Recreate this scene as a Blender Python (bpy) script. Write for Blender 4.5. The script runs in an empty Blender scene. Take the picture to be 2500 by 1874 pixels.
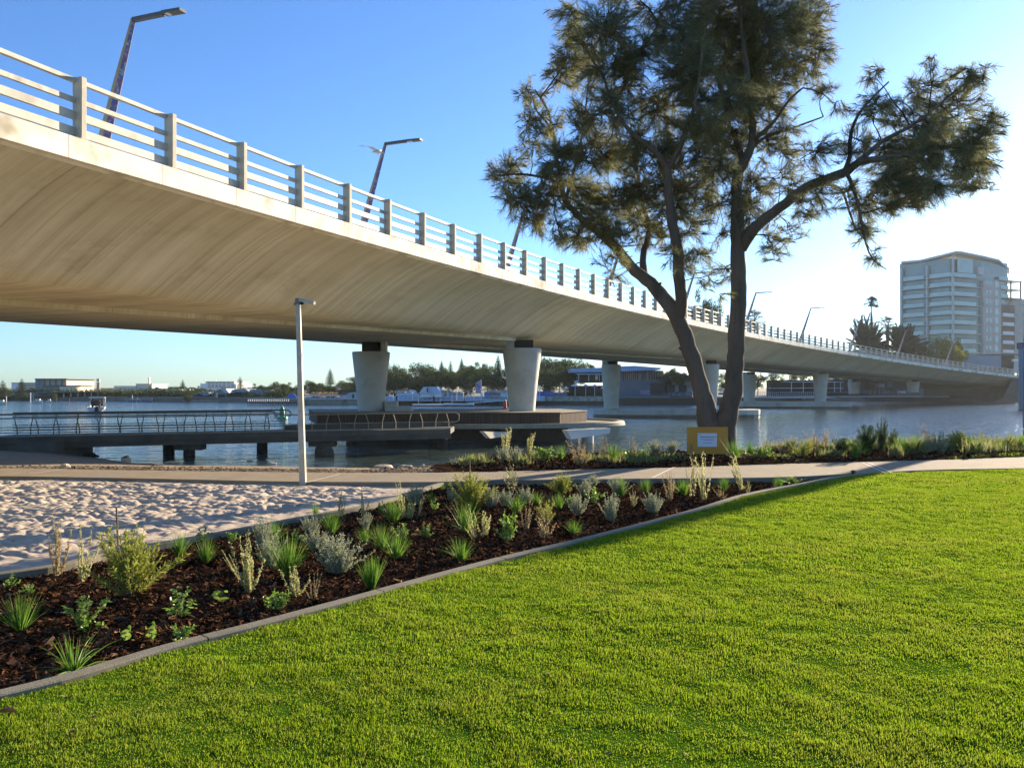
import bpy, math, random
import numpy as np
from mathutils import Vector, Matrix
random.seed(7)
rng = np.random.default_rng(11)
scn = bpy.context.scene
COL = scn.collection
# ------------------------------------------------------------------ camera, sky, sun, exposure
F, CX, Y0, ZC = 1950.0, 1250.0, 948.0, 1.6
cam_d = bpy.data.cameras.new('camera')
cam_d.sensor_width = 36.0
cam_d.lens = 36.0 * F / 2500.0
cam_d.shift_y = (Y0 - 937.0) / 2500.0
cam_d.clip_start = 0.1
cam_d.clip_end = 6000
cam = bpy.data.objects.new('camera', cam_d)
cam.location = (0, 0, ZC)
cam.rotation_euler = (math.pi / 2, 0, 0)
COL.objects.link(cam)
scn.camera = cam

SUN_AZ, SUN_EL = math.radians(41.0), math.radians(14.0)
world = bpy.data.worlds.new('World')
scn.world = world
world.use_nodes = True
wn = world.node_tree
wn.nodes.clear()
sky = wn.nodes.new('ShaderNodeTexSky')
sky.sky_type = 'NISHITA'
sky.sun_disc = False
sky.sun_elevation = SUN_EL
sky.sun_rotation = SUN_AZ
sky.altitude = 0
sky.air_density = 1.0
sky.dust_density = 0.3
sky.ozone_density = 3.0
bg = wn.nodes.new('ShaderNodeBackground')
bg.inputs['Strength'].default_value = 0.075
wo = wn.nodes.new('ShaderNodeOutputWorld')
tint = wn.nodes.new('ShaderNodeMix')
tint.data_type = 'RGBA'
tint.blend_type = 'MULTIPLY'
tint.inputs[0].default_value = 1
tint.inputs[7].default_value = (.68, .94, 1.30, 1)      # the camera's cool daylight balance
wn.links.new(sky.outputs[0], tint.inputs[6])
wn.links.new(tint.outputs[2], bg.inputs[0])
wn.links.new(bg.outputs[0], wo.inputs[0])
sd = bpy.data.lights.new('sun', 'SUN')
sd.energy = 5.0
sd.angle = math.radians(0.6)
sd.color = (1.0, 0.83, 0.60)
sun = bpy.data.objects.new('sun', sd)
sdir = Vector((math.sin(SUN_AZ) * math.cos(SUN_EL), math.cos(SUN_AZ) * math.cos(SUN_EL), math.sin(SUN_EL)))
sun.rotation_euler = sdir.to_track_quat('Z', 'Y').to_euler()
sun.location = (30, 30, 30)
COL.objects.link(sun)
scn.view_settings.view_transform = 'Standard'
scn.view_settings.look = 'None'
scn.view_settings.gamma = 1.0
scn.view_settings.exposure = 1.48
scn.cycles.max_bounces = 8
scn.cycles.diffuse_bounces = 4
scn.cycles.transparent_max_bounces = 8
scn.cycles.sample_clamp_indirect = 6.0

# ------------------------------------------------------------------ helpers
def W(px, py, Y):
    """photo pixel at depth Y -> world point"""
    return Vector(((px - CX) / F * Y, Y, ZC + (Y0 - py) / F * Y))
def G(px, py, z=0.0):
    Y = (ZC - z) * F / (py - Y0)
    return Vector(((px - CX) / F * Y, Y, z))
def UX(px, Y): return (px - CX) / F * Y
def VZ(py, Y): return ZC + (Y0 - py) / F * Y

def tag(o, label=None, cat=None, group=None, kind=None):
    if label: o['label'] = label
    if cat: o['category'] = cat
    if group: o['group'] = group
    if kind: o['kind'] = kind
    return o
def empty(name, loc=(0, 0, 0), rz=0.0, label=None, cat=None, group=None):
    o = bpy.data.objects.new(name, None)
    o.empty_display_size = 0.2
    o.location = loc
    o.rotation_euler = (0, 0, rz)
    COL.objects.link(o)
    return tag(o, label, cat, group)
def mesh_obj(name, me, mat=None, parent=None):
    o = bpy.data.objects.new(name, me)
    if mat is not None:
        for m in (mat if isinstance(mat, (list, tuple)) else [mat]):
            me.materials.append(m)
    COL.objects.link(o)
    if parent is not None: o.parent = parent
    return o
def np_mesh(name, V, Fc, smooth=False):
    """V (n,3); Fc (m,k) same-size faces"""
    V = np.asarray(V, dtype=np.float32); Fc = np.asarray(Fc, dtype=np.int32)
    me = bpy.data.meshes.new(name)
    me.vertices.add(len(V)); me.vertices.foreach_set('co', V.ravel())
    k = Fc.shape[1]
    me.loops.add(Fc.size); me.loops.foreach_set('vertex_index', Fc.ravel())
    me.polygons.add(len(Fc))
    me.polygons.foreach_set('loop_start', np.arange(0, Fc.size, k, dtype=np.int32))
    me.polygons.foreach_set('loop_total', np.full(len(Fc), k, dtype=np.int32))
    if smooth: me.polygons.foreach_set('use_smooth', np.ones(len(Fc), dtype=bool))
    me.update(calc_edges=True)
    return me
class MB:
    def __init__(s): s.v = []; s.f = []; s.mi = []; s.sm = []
    def add(s, vs, fs, mi=0, sm=False):
        b = len(s.v); s.v += [tuple(v) for v in vs]
        for f in fs: s.f.append(tuple(b + i for i in f)); s.mi.append(mi); s.sm.append(sm)
    def box(s, c, d, rz=0.0, mi=0, M=None):
        hx, hy, hz = d[0] / 2, d[1] / 2, d[2] / 2
        vs = [Vector((x, y, z)) for x in (-hx, hx) for y in (-hy, hy) for z in (-hz, hz)]
        R = M if M is not None else Matrix.Rotation(rz, 3, 'Z')
        vs = [R @ v + Vector(c) for v in vs]
        s.add(vs, [(0, 1, 3, 2), (4, 6, 7, 5), (0, 4, 5, 1), (2, 3, 7, 6), (0, 2, 6, 4), (1, 5, 7, 3)], mi)
        return s
    def bx(s, x0, x1, y0, y1, z0, z1, mi=0):
        return s.box(((x0 + x1) / 2, (y0 + y1) / 2, (z0 + z1) / 2), (x1 - x0, y1 - y0, z1 - z0), 0, mi)
    def beam(s, a, b, w, h, mi=0, up=(0, 0, 1)):
        a = Vector(a); b = Vector(b); d = (b - a); L = d.length
        if L < 1e-6: return s
        d.normalize(); u = Vector(up)
        x = d.cross(u)
        if x.length < 1e-4: x = d.cross(Vector((1, 0, 0)))
        x.normalize(); z = x.cross(d)
        M = Matrix((x, d, z)).transposed()
        return s.box((a + b) / 2, (w, L, h), 0, mi, M)
    def tube(s, pts, rad, n=8, mi=0, caps=True, sm=True):
        pts = [Vector(p) for p in pts]; m = len(pts)
        if not hasattr(rad, '__len__'): rad = [rad] * m
        rings = []; prev = None
        for i, p in enumerate(pts):
            d = (pts[min(i + 1, m - 1)] - pts[max(i - 1, 0)]).normalized()
            if prev is None:
                x = d.cross(Vector((0, 0, 1)))
                if x.length < .05: x = d.cross(Vector((0, 1, 0)))
            else: x = prev - d * prev.dot(d)
            x.normalize(); prev = x; y = d.cross(x)
            rings.append([p + (x * math.cos(2 * math.pi * j / n) + y * math.sin(2 * math.pi * j / n)) * rad[i] for j in range(n)])
        vs = [v for r in rings for v in r]
        fs = [(i * n + j, i * n + (j + 1) % n, (i + 1) * n + (j + 1) % n, (i + 1) * n + j) for i in range(m - 1) for j in range(n)]
        s.add(vs, fs, mi, sm)
        if caps:
            s.add(rings[0], [tuple(range(n))[::-1]], mi); s.add(rings[-1], [tuple(range(n))], mi)
        return s
    def lathe(s, c, prof, n=32, mi=0, sm=True):
        c = Vector(c); m = len(prof)
        vs = [c + Vector((r * math.cos(2 * math.pi * j / n), r * math.sin(2 * math.pi * j / n), z)) for r, z in prof for j in range(n)]
        fs = [(i * n + j, i * n + (j + 1) % n, (i + 1) * n + (j + 1) % n, (i + 1) * n + j) for i in range(m - 1) for j in range(n)]
        s.add(vs, fs, mi, sm)
        if prof[-1][0] > 1e-3: s.add(vs[-n:], [tuple(range(n))], mi)
        if prof[0][0] > 1e-3: s.add(vs[:n], [tuple(range(n))[::-1]], mi)
        return s
    def prism(s, poly, z0, z1, mi=0):
        n = len(poly)
        vs = [(x, y, z0) for x, y in poly] + [(x, y, z1) for x, y in poly]
        s.add(vs, [tuple(range(n))[::-1], tuple(range(n, 2 * n))] + [(i, (i + 1) % n, n + (i + 1) % n, n + i) for i in range(n)], mi)
        return s
    def loft(s, secs, mi=0, sm=False, close=False):
        n = len(secs[0]); vs = [v for sec in secs for v in sec]
        r = range(n) if close else range(n - 1)
        fs = [(i * n + j, i * n + (j + 1) % n, (i + 1) * n + (j + 1) % n, (i + 1) * n + j) for i in range(len(secs) - 1) for j in r]
        s.add(vs, fs, mi, sm); return s
    def mesh(s, name):
        me = bpy.data.meshes.new(name); me.from_pydata(s.v, [], s.f)
        me.polygons.foreach_set('material_index', s.mi)
        me.polygons.foreach_set('use_smooth', s.sm); me.update(); return me
    def build(s, name, mat, parent=None, bevel=0.0):
        o = mesh_obj(name, s.mesh(name), mat, parent)
        if bevel:
            b = o.modifiers.new('bevel', 'BEVEL'); b.width = bevel; b.segments = 2; b.limit_method = 'ANGLE'
        return o
def copy_tree(o, parent=None):
    c = o.copy(); COL.objects.link(c); c.parent = parent
    for ch in [x for x in COL.objects if x.parent == o]: copy_tree(ch, c)
    return c
def copy_thing(o, kids):
    """kids: nested list [(child, [grandchildren])]"""
    c = o.copy(); COL.objects.link(c)
    for ch, gs in kids:
        d = ch.copy(); COL.objects.link(d); d.parent = c
        for g in gs:
            e = g.copy(); COL.objects.link(e); e.parent = d
    return c
def kids_of(o): return [(c, list(c.children)) for c in o.children]

# numpy value noise
def vnoise(x, y, seed=0):
    xi = np.floor(x).astype(np.int64); yi = np.floor(y).astype(np.int64)
    fx = x - xi; fy = y - yi
    fx = fx * fx * fx * (fx * (fx * 6 - 15) + 10); fy = fy * fy * fy * (fy * (fy * 6 - 15) + 10)
    def h(a, b):
        n = (a * 374761393 + b * 668265263 + seed * 1442695041) & 0x7fffffff
        n = ((n ^ (n >> 13)) * 1274126177) & 0x7fffffff
        return ((n ^ (n >> 16)) & 0xffff) / 65535.0
    return (h(xi, yi) * (1 - fx) + h(xi + 1, yi) * fx) * (1 - fy) + (h(xi, yi + 1) * (1 - fx) + h(xi + 1, yi + 1) * fx) * fy
def fbm(x, y, oct=4, seed=0):
    r = 0; a = .5
    for i in range(oct):
        r = r + a * (vnoise(x, y, seed + i * 17) - .5) * 2; x = x * 2.03 + 5.1; y = y * 2.03 - 3.7; a *= .5
    return r
def in_poly(x, y, poly):
    c = np.zeros(x.shape, bool); n = len(poly)
    for i in range(n):
        x1, y1 = poly[i]; x2, y2 = poly[(i + 1) % n]
        if y1 == y2: continue
        t = ((y1 > y) != (y2 > y)) & (x < (x2 - x1) * (y - y1) / (y2 - y1) + x1)
        c ^= t
    return c
def resample(pts, step):
    pts = [Vector(p).to_3d() if len(p) == 2 else Vector(p) for p in pts]
    out = []
    P = [pts[0] * 2 - pts[1]] + pts + [pts[-1] * 2 - pts[-2]]
    for i in range(1, len(P) - 2):
        a, b, c, d = P[i - 1:i + 3]; n = max(1, int((c - b).length / step))
        for k in range(n):
            t = k / n
            out.append(.5 * ((2 * b) + (c - a) * t + (2 * a - 5 * b + 4 * c - d) * t * t + (3 * b - a - 3 * c + d) * t ** 3))
    out.append(pts[-1]); return out

# ------------------------------------------------------------------ materials
def mat(name, c1, c2=None, rough=.8, scale=4.0, bump=0.0, bscale=None, detail=5, spec=.5, metal=0.0, island=0.0, trans=0.0, coord='Object', contrast=(.35, .65), stretch=(1, 1, 1), island_c=None, c3=None, c3scale=1.0, coat=0.0, patch=None):
    m = bpy.data.materials.new(name); m.use_nodes = True
    nt = m.node_tree; N = nt.nodes; L = nt.links
    b = N['Principled BSDF']
    b.inputs['Roughness'].default_value = rough
    b.inputs['Specular IOR Level'].default_value = spec
    b.inputs['Metallic'].default_value = metal
    if coat: b.inputs['Coat Weight'].default_value = coat
    tc = N.new('ShaderNodeTexCoord'); mp = N.new('ShaderNodeMapping')
    L.new(tc.outputs[coord], mp.inputs[0]); mp.inputs['Scale'].default_value = stretch
    def noise(sc, det=detail):
        n = N.new('ShaderNodeTexNoise'); n.inputs['Scale'].default_value = sc; n.inputs['Detail'].default_value = det
        n.inputs['Roughness'].default_value = .6
        L.new(mp.outputs[0], n.inputs['Vector']); return n
    def mix(fac, a, bb):
        x = N.new('ShaderNodeMix'); x.data_type = 'RGBA'
        for i, v in ((0, fac), (6, a), (7, bb)):
            if hasattr(v, 'is_output'): L.new(v, x.inputs[i])
            else: x.inputs[i].default_value = v if i == 0 else (*v[:3], 1)
        return x.outputs[2]
    col = None
    if c2 is not None:
        n = noise(scale); mr = N.new('ShaderNodeMapRange')
        mr.inputs[1].default_value = contrast[0]; mr.inputs[2].default_value = contrast[1]
        L.new(n.outputs[0], mr.inputs[0]); col = mix(mr.outputs[0], c1, c2)
    else:
        n = noise(scale); mr = N.new('ShaderNodeMapRange'); mr.inputs[3].default_value = 0; mr.inputs[4].default_value = .35
        L.new(n.outputs[0], mr.inputs[0]); col = mix(mr.outputs[0], c1, tuple(x * .6 for x in c1))
    if c3 is not None:
        n = noise(c3scale, 3); mr = N.new('ShaderNodeMapRange'); mr.inputs[1].default_value = .5; mr.inputs[2].default_value = .7
        L.new(n.outputs[0], mr.inputs[0]); col = mix(mr.outputs[0], col, c3)
    if island or island_c:
        g = N.new('ShaderNodeNewGeometry')
        if island_c:
            cr = N.new('ShaderNodeValToRGB'); e = cr.color_ramp; e.interpolation = 'LINEAR'
            while len(e.elements) < len(island_c): e.elements.new(.5)
            for i, c in enumerate(island_c):
                e.elements[i].position = i / max(1, len(island_c) - 1); e.elements[i].color = (*c, 1)
            L.new(g.outputs['Random Per Island'], cr.inputs[0]); col = cr.outputs[0]
        else:
            hs = N.new('ShaderNodeHueSaturation'); mr = N.new('ShaderNodeMapRange')
            mr.inputs[3].default_value = 1 - island; mr.inputs[4].default_value = 1 + island
            L.new(g.outputs['Random Per Island'], mr.inputs[0]); L.new(mr.outputs[0], hs.inputs['Value']); L.new(col, hs.inputs['Color']); col = hs.outputs[0]
    if patch:
        n = noise(patch[1], 4); mr = N.new('ShaderNodeMapRange'); mr.inputs[1].default_value = .48; mr.inputs[2].default_value = .66; mr.inputs[4].default_value = patch[2]
        L.new(n.outputs[0], mr.inputs[0]); col = mix(mr.outputs[0], col, patch[0])
    L.new(col, b.inputs['Base Color'])
    if bump:
        n = noise(bscale or scale * 4, 6); bp = N.new('ShaderNodeBump'); bp.inputs['Strength'].default_value = min(1, bump)
        bp.inputs['Distance'].default_value = .02 if bump <= 1 else .02 * bump
        L.new(n.outputs[0], bp.inputs['Height']); L.new(bp.outputs[0], b.inputs['Normal'])
    if trans:
        t = N.new('ShaderNodeBsdfTranslucent'); L.new(col, t.inputs[0])
        ms = N.new('ShaderNodeMixShader'); ms.inputs[0].default_value = trans
        out = N['Material Output']
        L.new(b.outputs[0], ms.inputs[1]); L.new(t.outputs[0], ms.inputs[2]); L.new(ms.outputs[0], out.inputs[0])
    return m
# ------------------------------------------------------------------ ground, beds, path, sand, water
WZ = -1.5   # water level
kerb_pts = [(-5.2, 2.2), (-3.9, 3.25), (-2.68, 4.18), (-2.13, 4.93), (-1.68, 5.47), (-1.11, 6.2), (-.91, 6.47), (-.1, 7.5), (.89, 8.62), (2.39, 10.47), (3.47, 11.95), (4.8, 13.33), (5.86, 14.4), (6.75, 15.07)]
path_near = [(-30, 15.6), (-14, 14.8), (-9.28, 14.5), (-6.4, 14.1), (-3.66, 13.65), (-1.3, 13.6), (-.3, 13.85), (1.14, 13.95), (1.8, 14.05), (4.65, 14.3), (6.03, 14.8), (6.75, 15.07), (8.14, 15.6), (10.2, 15.95), (14, 16.5), (22, 17.5), (34, 18.5)]
path_far = [(-30, 17.0), (-14, 16.3), (-10.2, 15.95), (-7.03, 15.5), (-3.46, 15.1), (-1.53, 15.1), (-.13, 15.4), (1.69, 15.76), (3.5, 16.2), (5.45, 16.8), (9.73, 17.9), (11.9, 18.6), (16, 19.6), (24, 21), (34, 22)]
sand_edge = [(-10.2, 3.2), (-7.2, 5.1), (-4.45, 6.95), (-3.96, 7.86), (-3.61, 8.36), (-3.1, 9.18), (-2.49, 10.2), (-2.06, 10.9), (-1.74, 11.8), (-1.45, 12.8), (-1.2, 13.6)]
shore_line = [(-60, 52), (-38, 44), (-26, 39), (-20.5, 36.5), (-16.5, 33.6), (-12, 32.6), (-6, 31.6), (-2, 30), (2, 27.5), (7, 26), (14, 25.5), (22, 26), (34, 27), (60, 29), (120, 36)]
kerbR = resample(kerb_pts, .2); pnR = resample(path_near, .4); pfR = resample(path_far, .4); seR = resample(sand_edge, .2); shR = resample(shore_line, 1.0)
def xy(L): return [(p.x, p.y) for p in L]
def yat(line, x):
    P = np.array(xy(line)); return np.interp(x, P[:, 0], P[:, 1])

M_mulch = mat('mulch', (.026, .015, .009), (.07, .038, .022), .95, 9, 1.0, 45, spec=0, c3=(.012, .008, .006), c3scale=3)
M_sand = mat('white_sand', (.49, .385, .27), (.57, .46, .34), .95, 30, .5, 220, c3=(.40, .32, .24), c3scale=1.2)
M_soil = mat('lawn_soil', (.04, .10, .006), (.065, .135, .01), 1, 12, .6, 60, spec=0)
M_path = mat('path_concrete', (.25, .185, .105), (.31, .235, .14), .95, 2.5, .25, 300, c3=(.26, .21, .15), c3scale=.7)
M_kerb = mat('kerb_concrete', (.17, .145, .095), (.225, .195, .13), .9, 6, .35, 120, c3=(.2, .18, .13), c3scale=1.5)
M_shore = mat('shore_ground', (.30, .22, .13), (.10, .07, .045), .95, 5, 1.0, 22, c3=(.42, .33, .22), c3scale=2.5, contrast=(.4, .6))
M_beach = mat('beach_sand', (.22, .17, .11), (.30, .24, .16), .95, 3, .4, 40)

def grid(name, x0, x1, y0, y1, step, poly, hfun, m, kind='structure', smooth=True, stretch=1.0):
    nx = int((x1 - x0) / step) + 1; ny = int((y1 - y0) / (step * stretch)) + 1
    X, Yg = np.meshgrid(np.linspace(x0, x1, nx), np.linspace(y0, y1, ny))
    Z = hfun(X, Yg)
    V = np.stack([X.ravel(), Yg.ravel(), Z.ravel()], 1)
    i = np.arange(nx * ny).reshape(ny, nx)
    Fq = np.stack([i[:-1, :-1].ravel(), i[:-1, 1:].ravel(), i[1:, 1:].ravel(), i[1:, :-1].ravel()], 1)
    cx = V[Fq, 0].mean(1); cy = V[Fq, 1].mean(1)
    Fq = Fq[in_poly(cx, cy, poly)]
    used = np.unique(Fq); re = np.full(len(V), -1); re[used] = np.arange(len(used))
    o = mesh_obj(name, np_mesh(name, V[used], re[Fq], smooth), m)
    return tag(o, kind=kind)

# near land: one sloping sheet down to under the water
def land_h(X, Yg):
    yf = yat(pfR, X); ys = yat(shR, X)
    t = np.clip((Yg - yf - .3) / (ys - yf), 0, 3)
    left = np.clip((2.0 - X) / 6.0, 0, 1)
    prof_l = t                                    # even slope down to the beach
    prof_r = np.clip((t - .36) / .4, 0, 3)
    z = -(1.5) * (prof_l * left + prof_r * (1 - left)) - .06
    z = z + .05 * fbm(X * .8, Yg * .8, 3, 5) * (t > 0)
    return np.where(Yg < yf + .2, -.12 - .03 * 0, z)
grid('ground', -62, 70, -30, 56, .5, [(-62, -30), (70, -30), (70, 34), (20, 34), (-10, 42), (-62, 56)], land_h, M_shore)
lawn_poly = [(-9, -9)] + xy(kerbR) + [(p.x, p.y) for p in pnR if p.x > 6.8] + [(34, -9)]
bed_poly = xy(kerbR) + [(p.x, p.y) for p in pnR[::-1] if -1.2 < p.x < 6.7] + xy(seR)[::-1]
sand_poly = xy(seR) + [(p.x, p.y) for p in pnR[::-1] if p.x < -1.2] + [(-30, 3.2)]
far_poly = [(p.x, p.y) for p in pfR if p.x > -1.6] + [(34, 24), (22, 22.5), (12, 21.2), (7, 20.2), (1.5, 19.2), (-.5, 18), (-1.6, 16.5)]

grid('lawn', -9, 34, -9, 18.8, .12, lawn_poly, lambda X, Y: -.012 + .02 * fbm(X * .9, Y * .9, 3, 2), M_soil)
def bed_h(X, Y): return -.075 + .022 * fbm(X * 2, Y * 2, 2, 8) + .028 * fbm(X * 11, Y * 11, 3, 9)
grid('garden_bed', -11, 7, 2, 15.3, .05, bed_poly, bed_h, M_mulch)
grid('riverside_bed', -1.6, 34, 15.2, 25, .1, far_poly, lambda X, Y: .03 + .03 * fbm(X * 2, Y * 2, 2, 18) + .03 * fbm(X * 9, Y * 9, 3, 19) + 0 * Y, M_mulch)
def sand_h(X, Y):
    w = fbm(X * 1.1, Y * 1.1, 2, 41) * .5
    a = vnoise(X * 5.2 + w, Y * 7.6, 3); b = vnoise(X * 10.5 + 9, Y * 14 + w, 4); c = vnoise(X * 24, Y * 28, 6)
    h = np.minimum(np.abs(a - .5) * 2, .75) * .062 + np.abs(b - .5) * .06 + c * .016
    d = np.hypot(X - np.interp(Y, [p.y for p in seR], [p.x for p in seR]), 0) / 1.0
    f = np.clip(d * .9, .18, 1) * np.clip((yat(pnR, X) - Y) * 1.5, .3, 1)
    return -.065 + h * f + .03 * fbm(X * .5, Y * .5, 2, 12)
grid('sand', -15, -1.1, 3.2, 15.2, .026, sand_poly, sand_h, M_sand)

# path: a slab with joints
mb = MB(); topz = .012
A = [Vector((x, np.interp(x, [p.x for p in pnR], [p.y for p in pnR]), 0)) for x in np.arange(-29, 33, .35)]
B = [Vector((x, np.interp(x, [p.x for p in pfR], [p.y for p in pfR]), 0)) for x in np.arange(-29, 33, .35)]
mb.loft([[(a.x, a.y, -.12), (a.x, a.y, topz), (b.x, b.y, topz), (b.x, b.y, -.12)] for a, b in zip(A, B)])
path = mb.build('path', M_path); tag(path, kind='structure')
M_joint = mat('pale_joint', (.52, .46, .36), (.6, .54, .44), .9, 8)
mb = MB()
for (a, b) in [((830, 1157), (750, 1177)), ((160, 1145), (70, 1156)), ((1655, 1136), (1592, 1166)), ((2105, 1129), (2160, 1154)), ((2118, 1128), (2176, 1153))]:
    p, q = G(*a, topz), G(*b, topz)
    d = (q - p).normalized() * .04
    n = Vector((-(q - p).y, (q - p).x, 0)).normalized() * .022
    mb.add([p - n + Vector((0, 0, .004)), p + n + Vector((0, 0, .004)), q + n + Vector((0, 0, .004)), q - n + Vector((0, 0, .004))], [(0, 1, 2, 3)])
o = mb.build('path_joint_lines', M_joint); tag(o, kind='structure')

def kerb(name, line, w, z0, z1, m, label, gaps=2.2):
    mb = MB(); L = 0; seg = []
    def flush(seg):
        if len(seg) < 2: return
        secs = []
        for i, p in enumerate(seg):
            d = (seg[min(i + 1, len(seg) - 1)] - seg[max(i - 1, 0)]).normalized(); n = Vector((-d.y, d.x, 0))
            secs.append([p + n * w / 2 + Vector((0, 0, z0)), p + n * w / 2 + Vector((0, 0, z1 - .008)), p + n * (w / 2 - .01) + Vector((0, 0, z1)), p - n * (w / 2 - .01) + Vector((0, 0, z1)), p - n * w / 2 + Vector((0, 0, z1 - .008)), p - n * w / 2 + Vector((0, 0, z0))])
        mb.loft(secs)
        mb.add(secs[0], [tuple(range(6))]); mb.add(secs[-1], [tuple(range(6))[::-1]])
    fine = resample([tuple(p) for p in line], .1)
    for i, p in enumerate(fine):
        seg.append(p)
        if i: L += (p - fine[i - 1]).length
        if L > gaps:
            flush(seg); L = 0
            d = (fine[min(i + 1, len(fine) - 1)] - p).normalized(); seg = [p + d * .012]
    flush(seg)
    return tag(mb.build(name, m), label, 'kerb')
kerb('lawn_kerb', kerbR, .10, -.14, .014, M_kerb, 'long curved grey concrete edging kerb between the lawn and the mulched bed', 1.45)
kerb('sand_kerb', seR, .10, -.14, .0, M_kerb, 'low sandy concrete edging between the white sand and the mulched bed', 1.6)
kerb('path_kerb', [p for p in pnR if -1.25 < p.x < 6.6], .10, -.14, .017, M_kerb, 'straight concrete edging along the path where the mulched bed ends', 3)
M_lip = M_kerb

# water
wm = bpy.data.materials.new('river_water'); wm.use_nodes = True
nt = wm.node_tree; N = nt.nodes; L = nt.links; b = N['Principled BSDF']
b.inputs['Base Color'].default_value = (.05, .075, .068, 1); b.inputs['Roughness'].default_value = .09
b.inputs['IOR'].default_value = 1.34; b.inputs['Specular IOR Level'].default_value = 1.0
tc = N.new('ShaderNodeTexCoord'); prev = None
for sc, st, dist in (((.5, 1.1, 1), 1.0, .42), ((1.7, 2.6, 1), 1.0, .13), ((.06, .12, 1), 1.0, .25)):
    mp = N.new('ShaderNodeMapping'); mp.inputs['Scale'].default_value = sc
    L.new(tc.outputs['Object'], mp.inputs[0])
    n = N.new('ShaderNodeTexNoise'); n.inputs['Scale'].default_value = 1.0; n.inputs['Detail'].default_value = 3
    L.new(mp.outputs[0], n.inputs['Vector'])
    bp = N.new('ShaderNodeBump'); bp.inputs['Strength'].default_value = st; bp.inputs['Distance'].default_value = dist
    L.new(n.outputs[0], bp.inputs['Height'])
    if prev: L.new(prev.outputs[0], bp.inputs['Normal'])
    prev = bp
L.new(prev.outputs[0], b.inputs['Normal'])
mb = MB(); mb.add([(-490, 15, WZ), (590, 15, WZ), (590, 420, WZ), (-490, 420, WZ)], [(0, 1, 2, 3)])
tag(mb.build('water', wm), kind='structure')
M_bed = mat('river_mud', (.03, .03, .02))
# far bank: land behind a curving shoreline
M_bank = mat('bank_ground', (.10, .10, .06), (.16, .14, .09), .95, .3, .5, 2)
bank_line = [(-370, 300), (-220, 235), (-120, 205), (-85, 186), (-62, 178), (-40, 160), (-15, 150), (6, 156), (30, 160), (60, 176), (80, 190), (105, 194), (140, 188), (220, 190), (420, 230)]
bkR = resample(bank_line, 4)
mb = MB()
mb.loft([[(p.x, p.y - .4, WZ - .5), (p.x, p.y + .6, -.55), (p.x * 1.01, p.y + 3, -.35), (p.x * 1.05, p.y + 60, -.1), (p.x * 1.3, 680, 2)] for p in bkR])
tag(mb.build('far_bank', M_bank), kind='structure')
# ------------------------------------------------------------------ bridge
PB = [-8.80532186, 16.4567467, .357257319, .0786604980, -.00105388560, .0000478185415]
K0, K1 = -14, 84
_k = np.arange(K0, K1 + 1)
_a = PB[2] + PB[3] * _k / 10 + PB[4] * (_k / 10) ** 2 + PB[5] * (_k / 10) ** 3
_X = np.zeros(len(_k)); _Y = np.zeros(len(_k))
z0i = -K0
_X[z0i], _Y[z0i] = PB[0], PB[1]
for i in range(z0i, len(_k) - 1):
    _X[i + 1] = _X[i] + 2.5 * math.sin(_a[i]); _Y[i + 1] = _Y[i] + 2.5 * math.cos(_a[i])
for i in range(z0i, 0, -1):
    _X[i - 1] = _X[i] - 2.5 * math.sin(_a[i - 1]); _Y[i - 1] = _Y[i] - 2.5 * math.cos(_a[i - 1])
def deckz(k): return ((7.52887843e-08 * k - 8.51045070e-06) * k - 8.36446627e-04) * k * k + 5.25136862e-02 * k + 6.72036766
def bp(k, s, dz=0.0):
    """point on the bridge: station k (2.5 m each), s metres in from the near edge, dz above the deck edge"""
    x = np.interp(k, _k, _X); y = np.interp(k, _k, _Y); a = np.interp(k, _k, _a)
    return Vector((x - s * math.cos(a), y + s * math.sin(a), deckz(k) + dz))
def baz(k): return float(np.interp(k, _k, _a))
def depth(k): return float(np.interp(k, [-14, 30, 42, 58, 79, 84], [2.72, 2.72, 2.72, 2.5, 2.0, 1.9]))
SW = 18.6
rows = [(49.0, 906, 1274.5, 1.22, .80), (88.0, 1492, 1731, 1.13, .8), (127.0, 1829, 2003, 1.22, .85), (158.0, 2085, 2229, 1.25, 1.0)]
def k_of(X, Y):
    best = None
    for k in np.arange(K0, K1, .25):
        p = bp(k, 0); a = baz(k)
        al = (X - p.x) * math.sin(a) + (Y - p.y) * math.cos(a)
        if best is None or abs(al) < abs(best[0]): best = (al, k, (p.x - X) * math.cos(a) - (p.y - Y) * math.sin(a))
    return best[1], best[2]
M_conc = mat('bridge_concrete', (.56, .49, .36), (.66, .59, .45), .85, .5, .12, 30, c3=(.47, .41, .30), c3scale=.25)
# board-marked soffit: streaks run across the deck (object V axis = uv)
ms = bpy.data.materials.new('soffit_concrete'); ms.use_nodes = True
nt = ms.node_tree; N = nt.nodes; L = nt.links; b = N['Principled BSDF']; b.inputs['Roughness'].default_value = .8
b.inputs['Specular IOR Level'].default_value = .3
uv = N.new('ShaderNodeUVMap'); uv.uv_map = 'along_across'
def _n(sx, sy, det=6, rough=.6):
    mp = N.new('ShaderNodeMapping'); mp.inputs['Scale'].default_value = (sx, sy, 1); L.new(uv.outputs[0], mp.inputs[0])
    n = N.new('ShaderNodeTexNoise'); n.inputs['Scale'].default_value = 1; n.inputs['Detail'].default_value = det; n.inputs['Roughness'].default_value = rough
    L.new(mp.outputs[0], n.inputs['Vector']); return n
def _ramp(n, stops):
    r = N.new('ShaderNodeValToRGB')
    while len(r.color_ramp.elements) < len(stops): r.color_ramp.elements.new(.5)
    for i, (p, c) in enumerate(stops): r.color_ramp.elements[i].position = p; r.color_ramp.elements[i].color = (*c, 1)
    L.new(n.outputs[0], r.inputs[0]); return r
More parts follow.
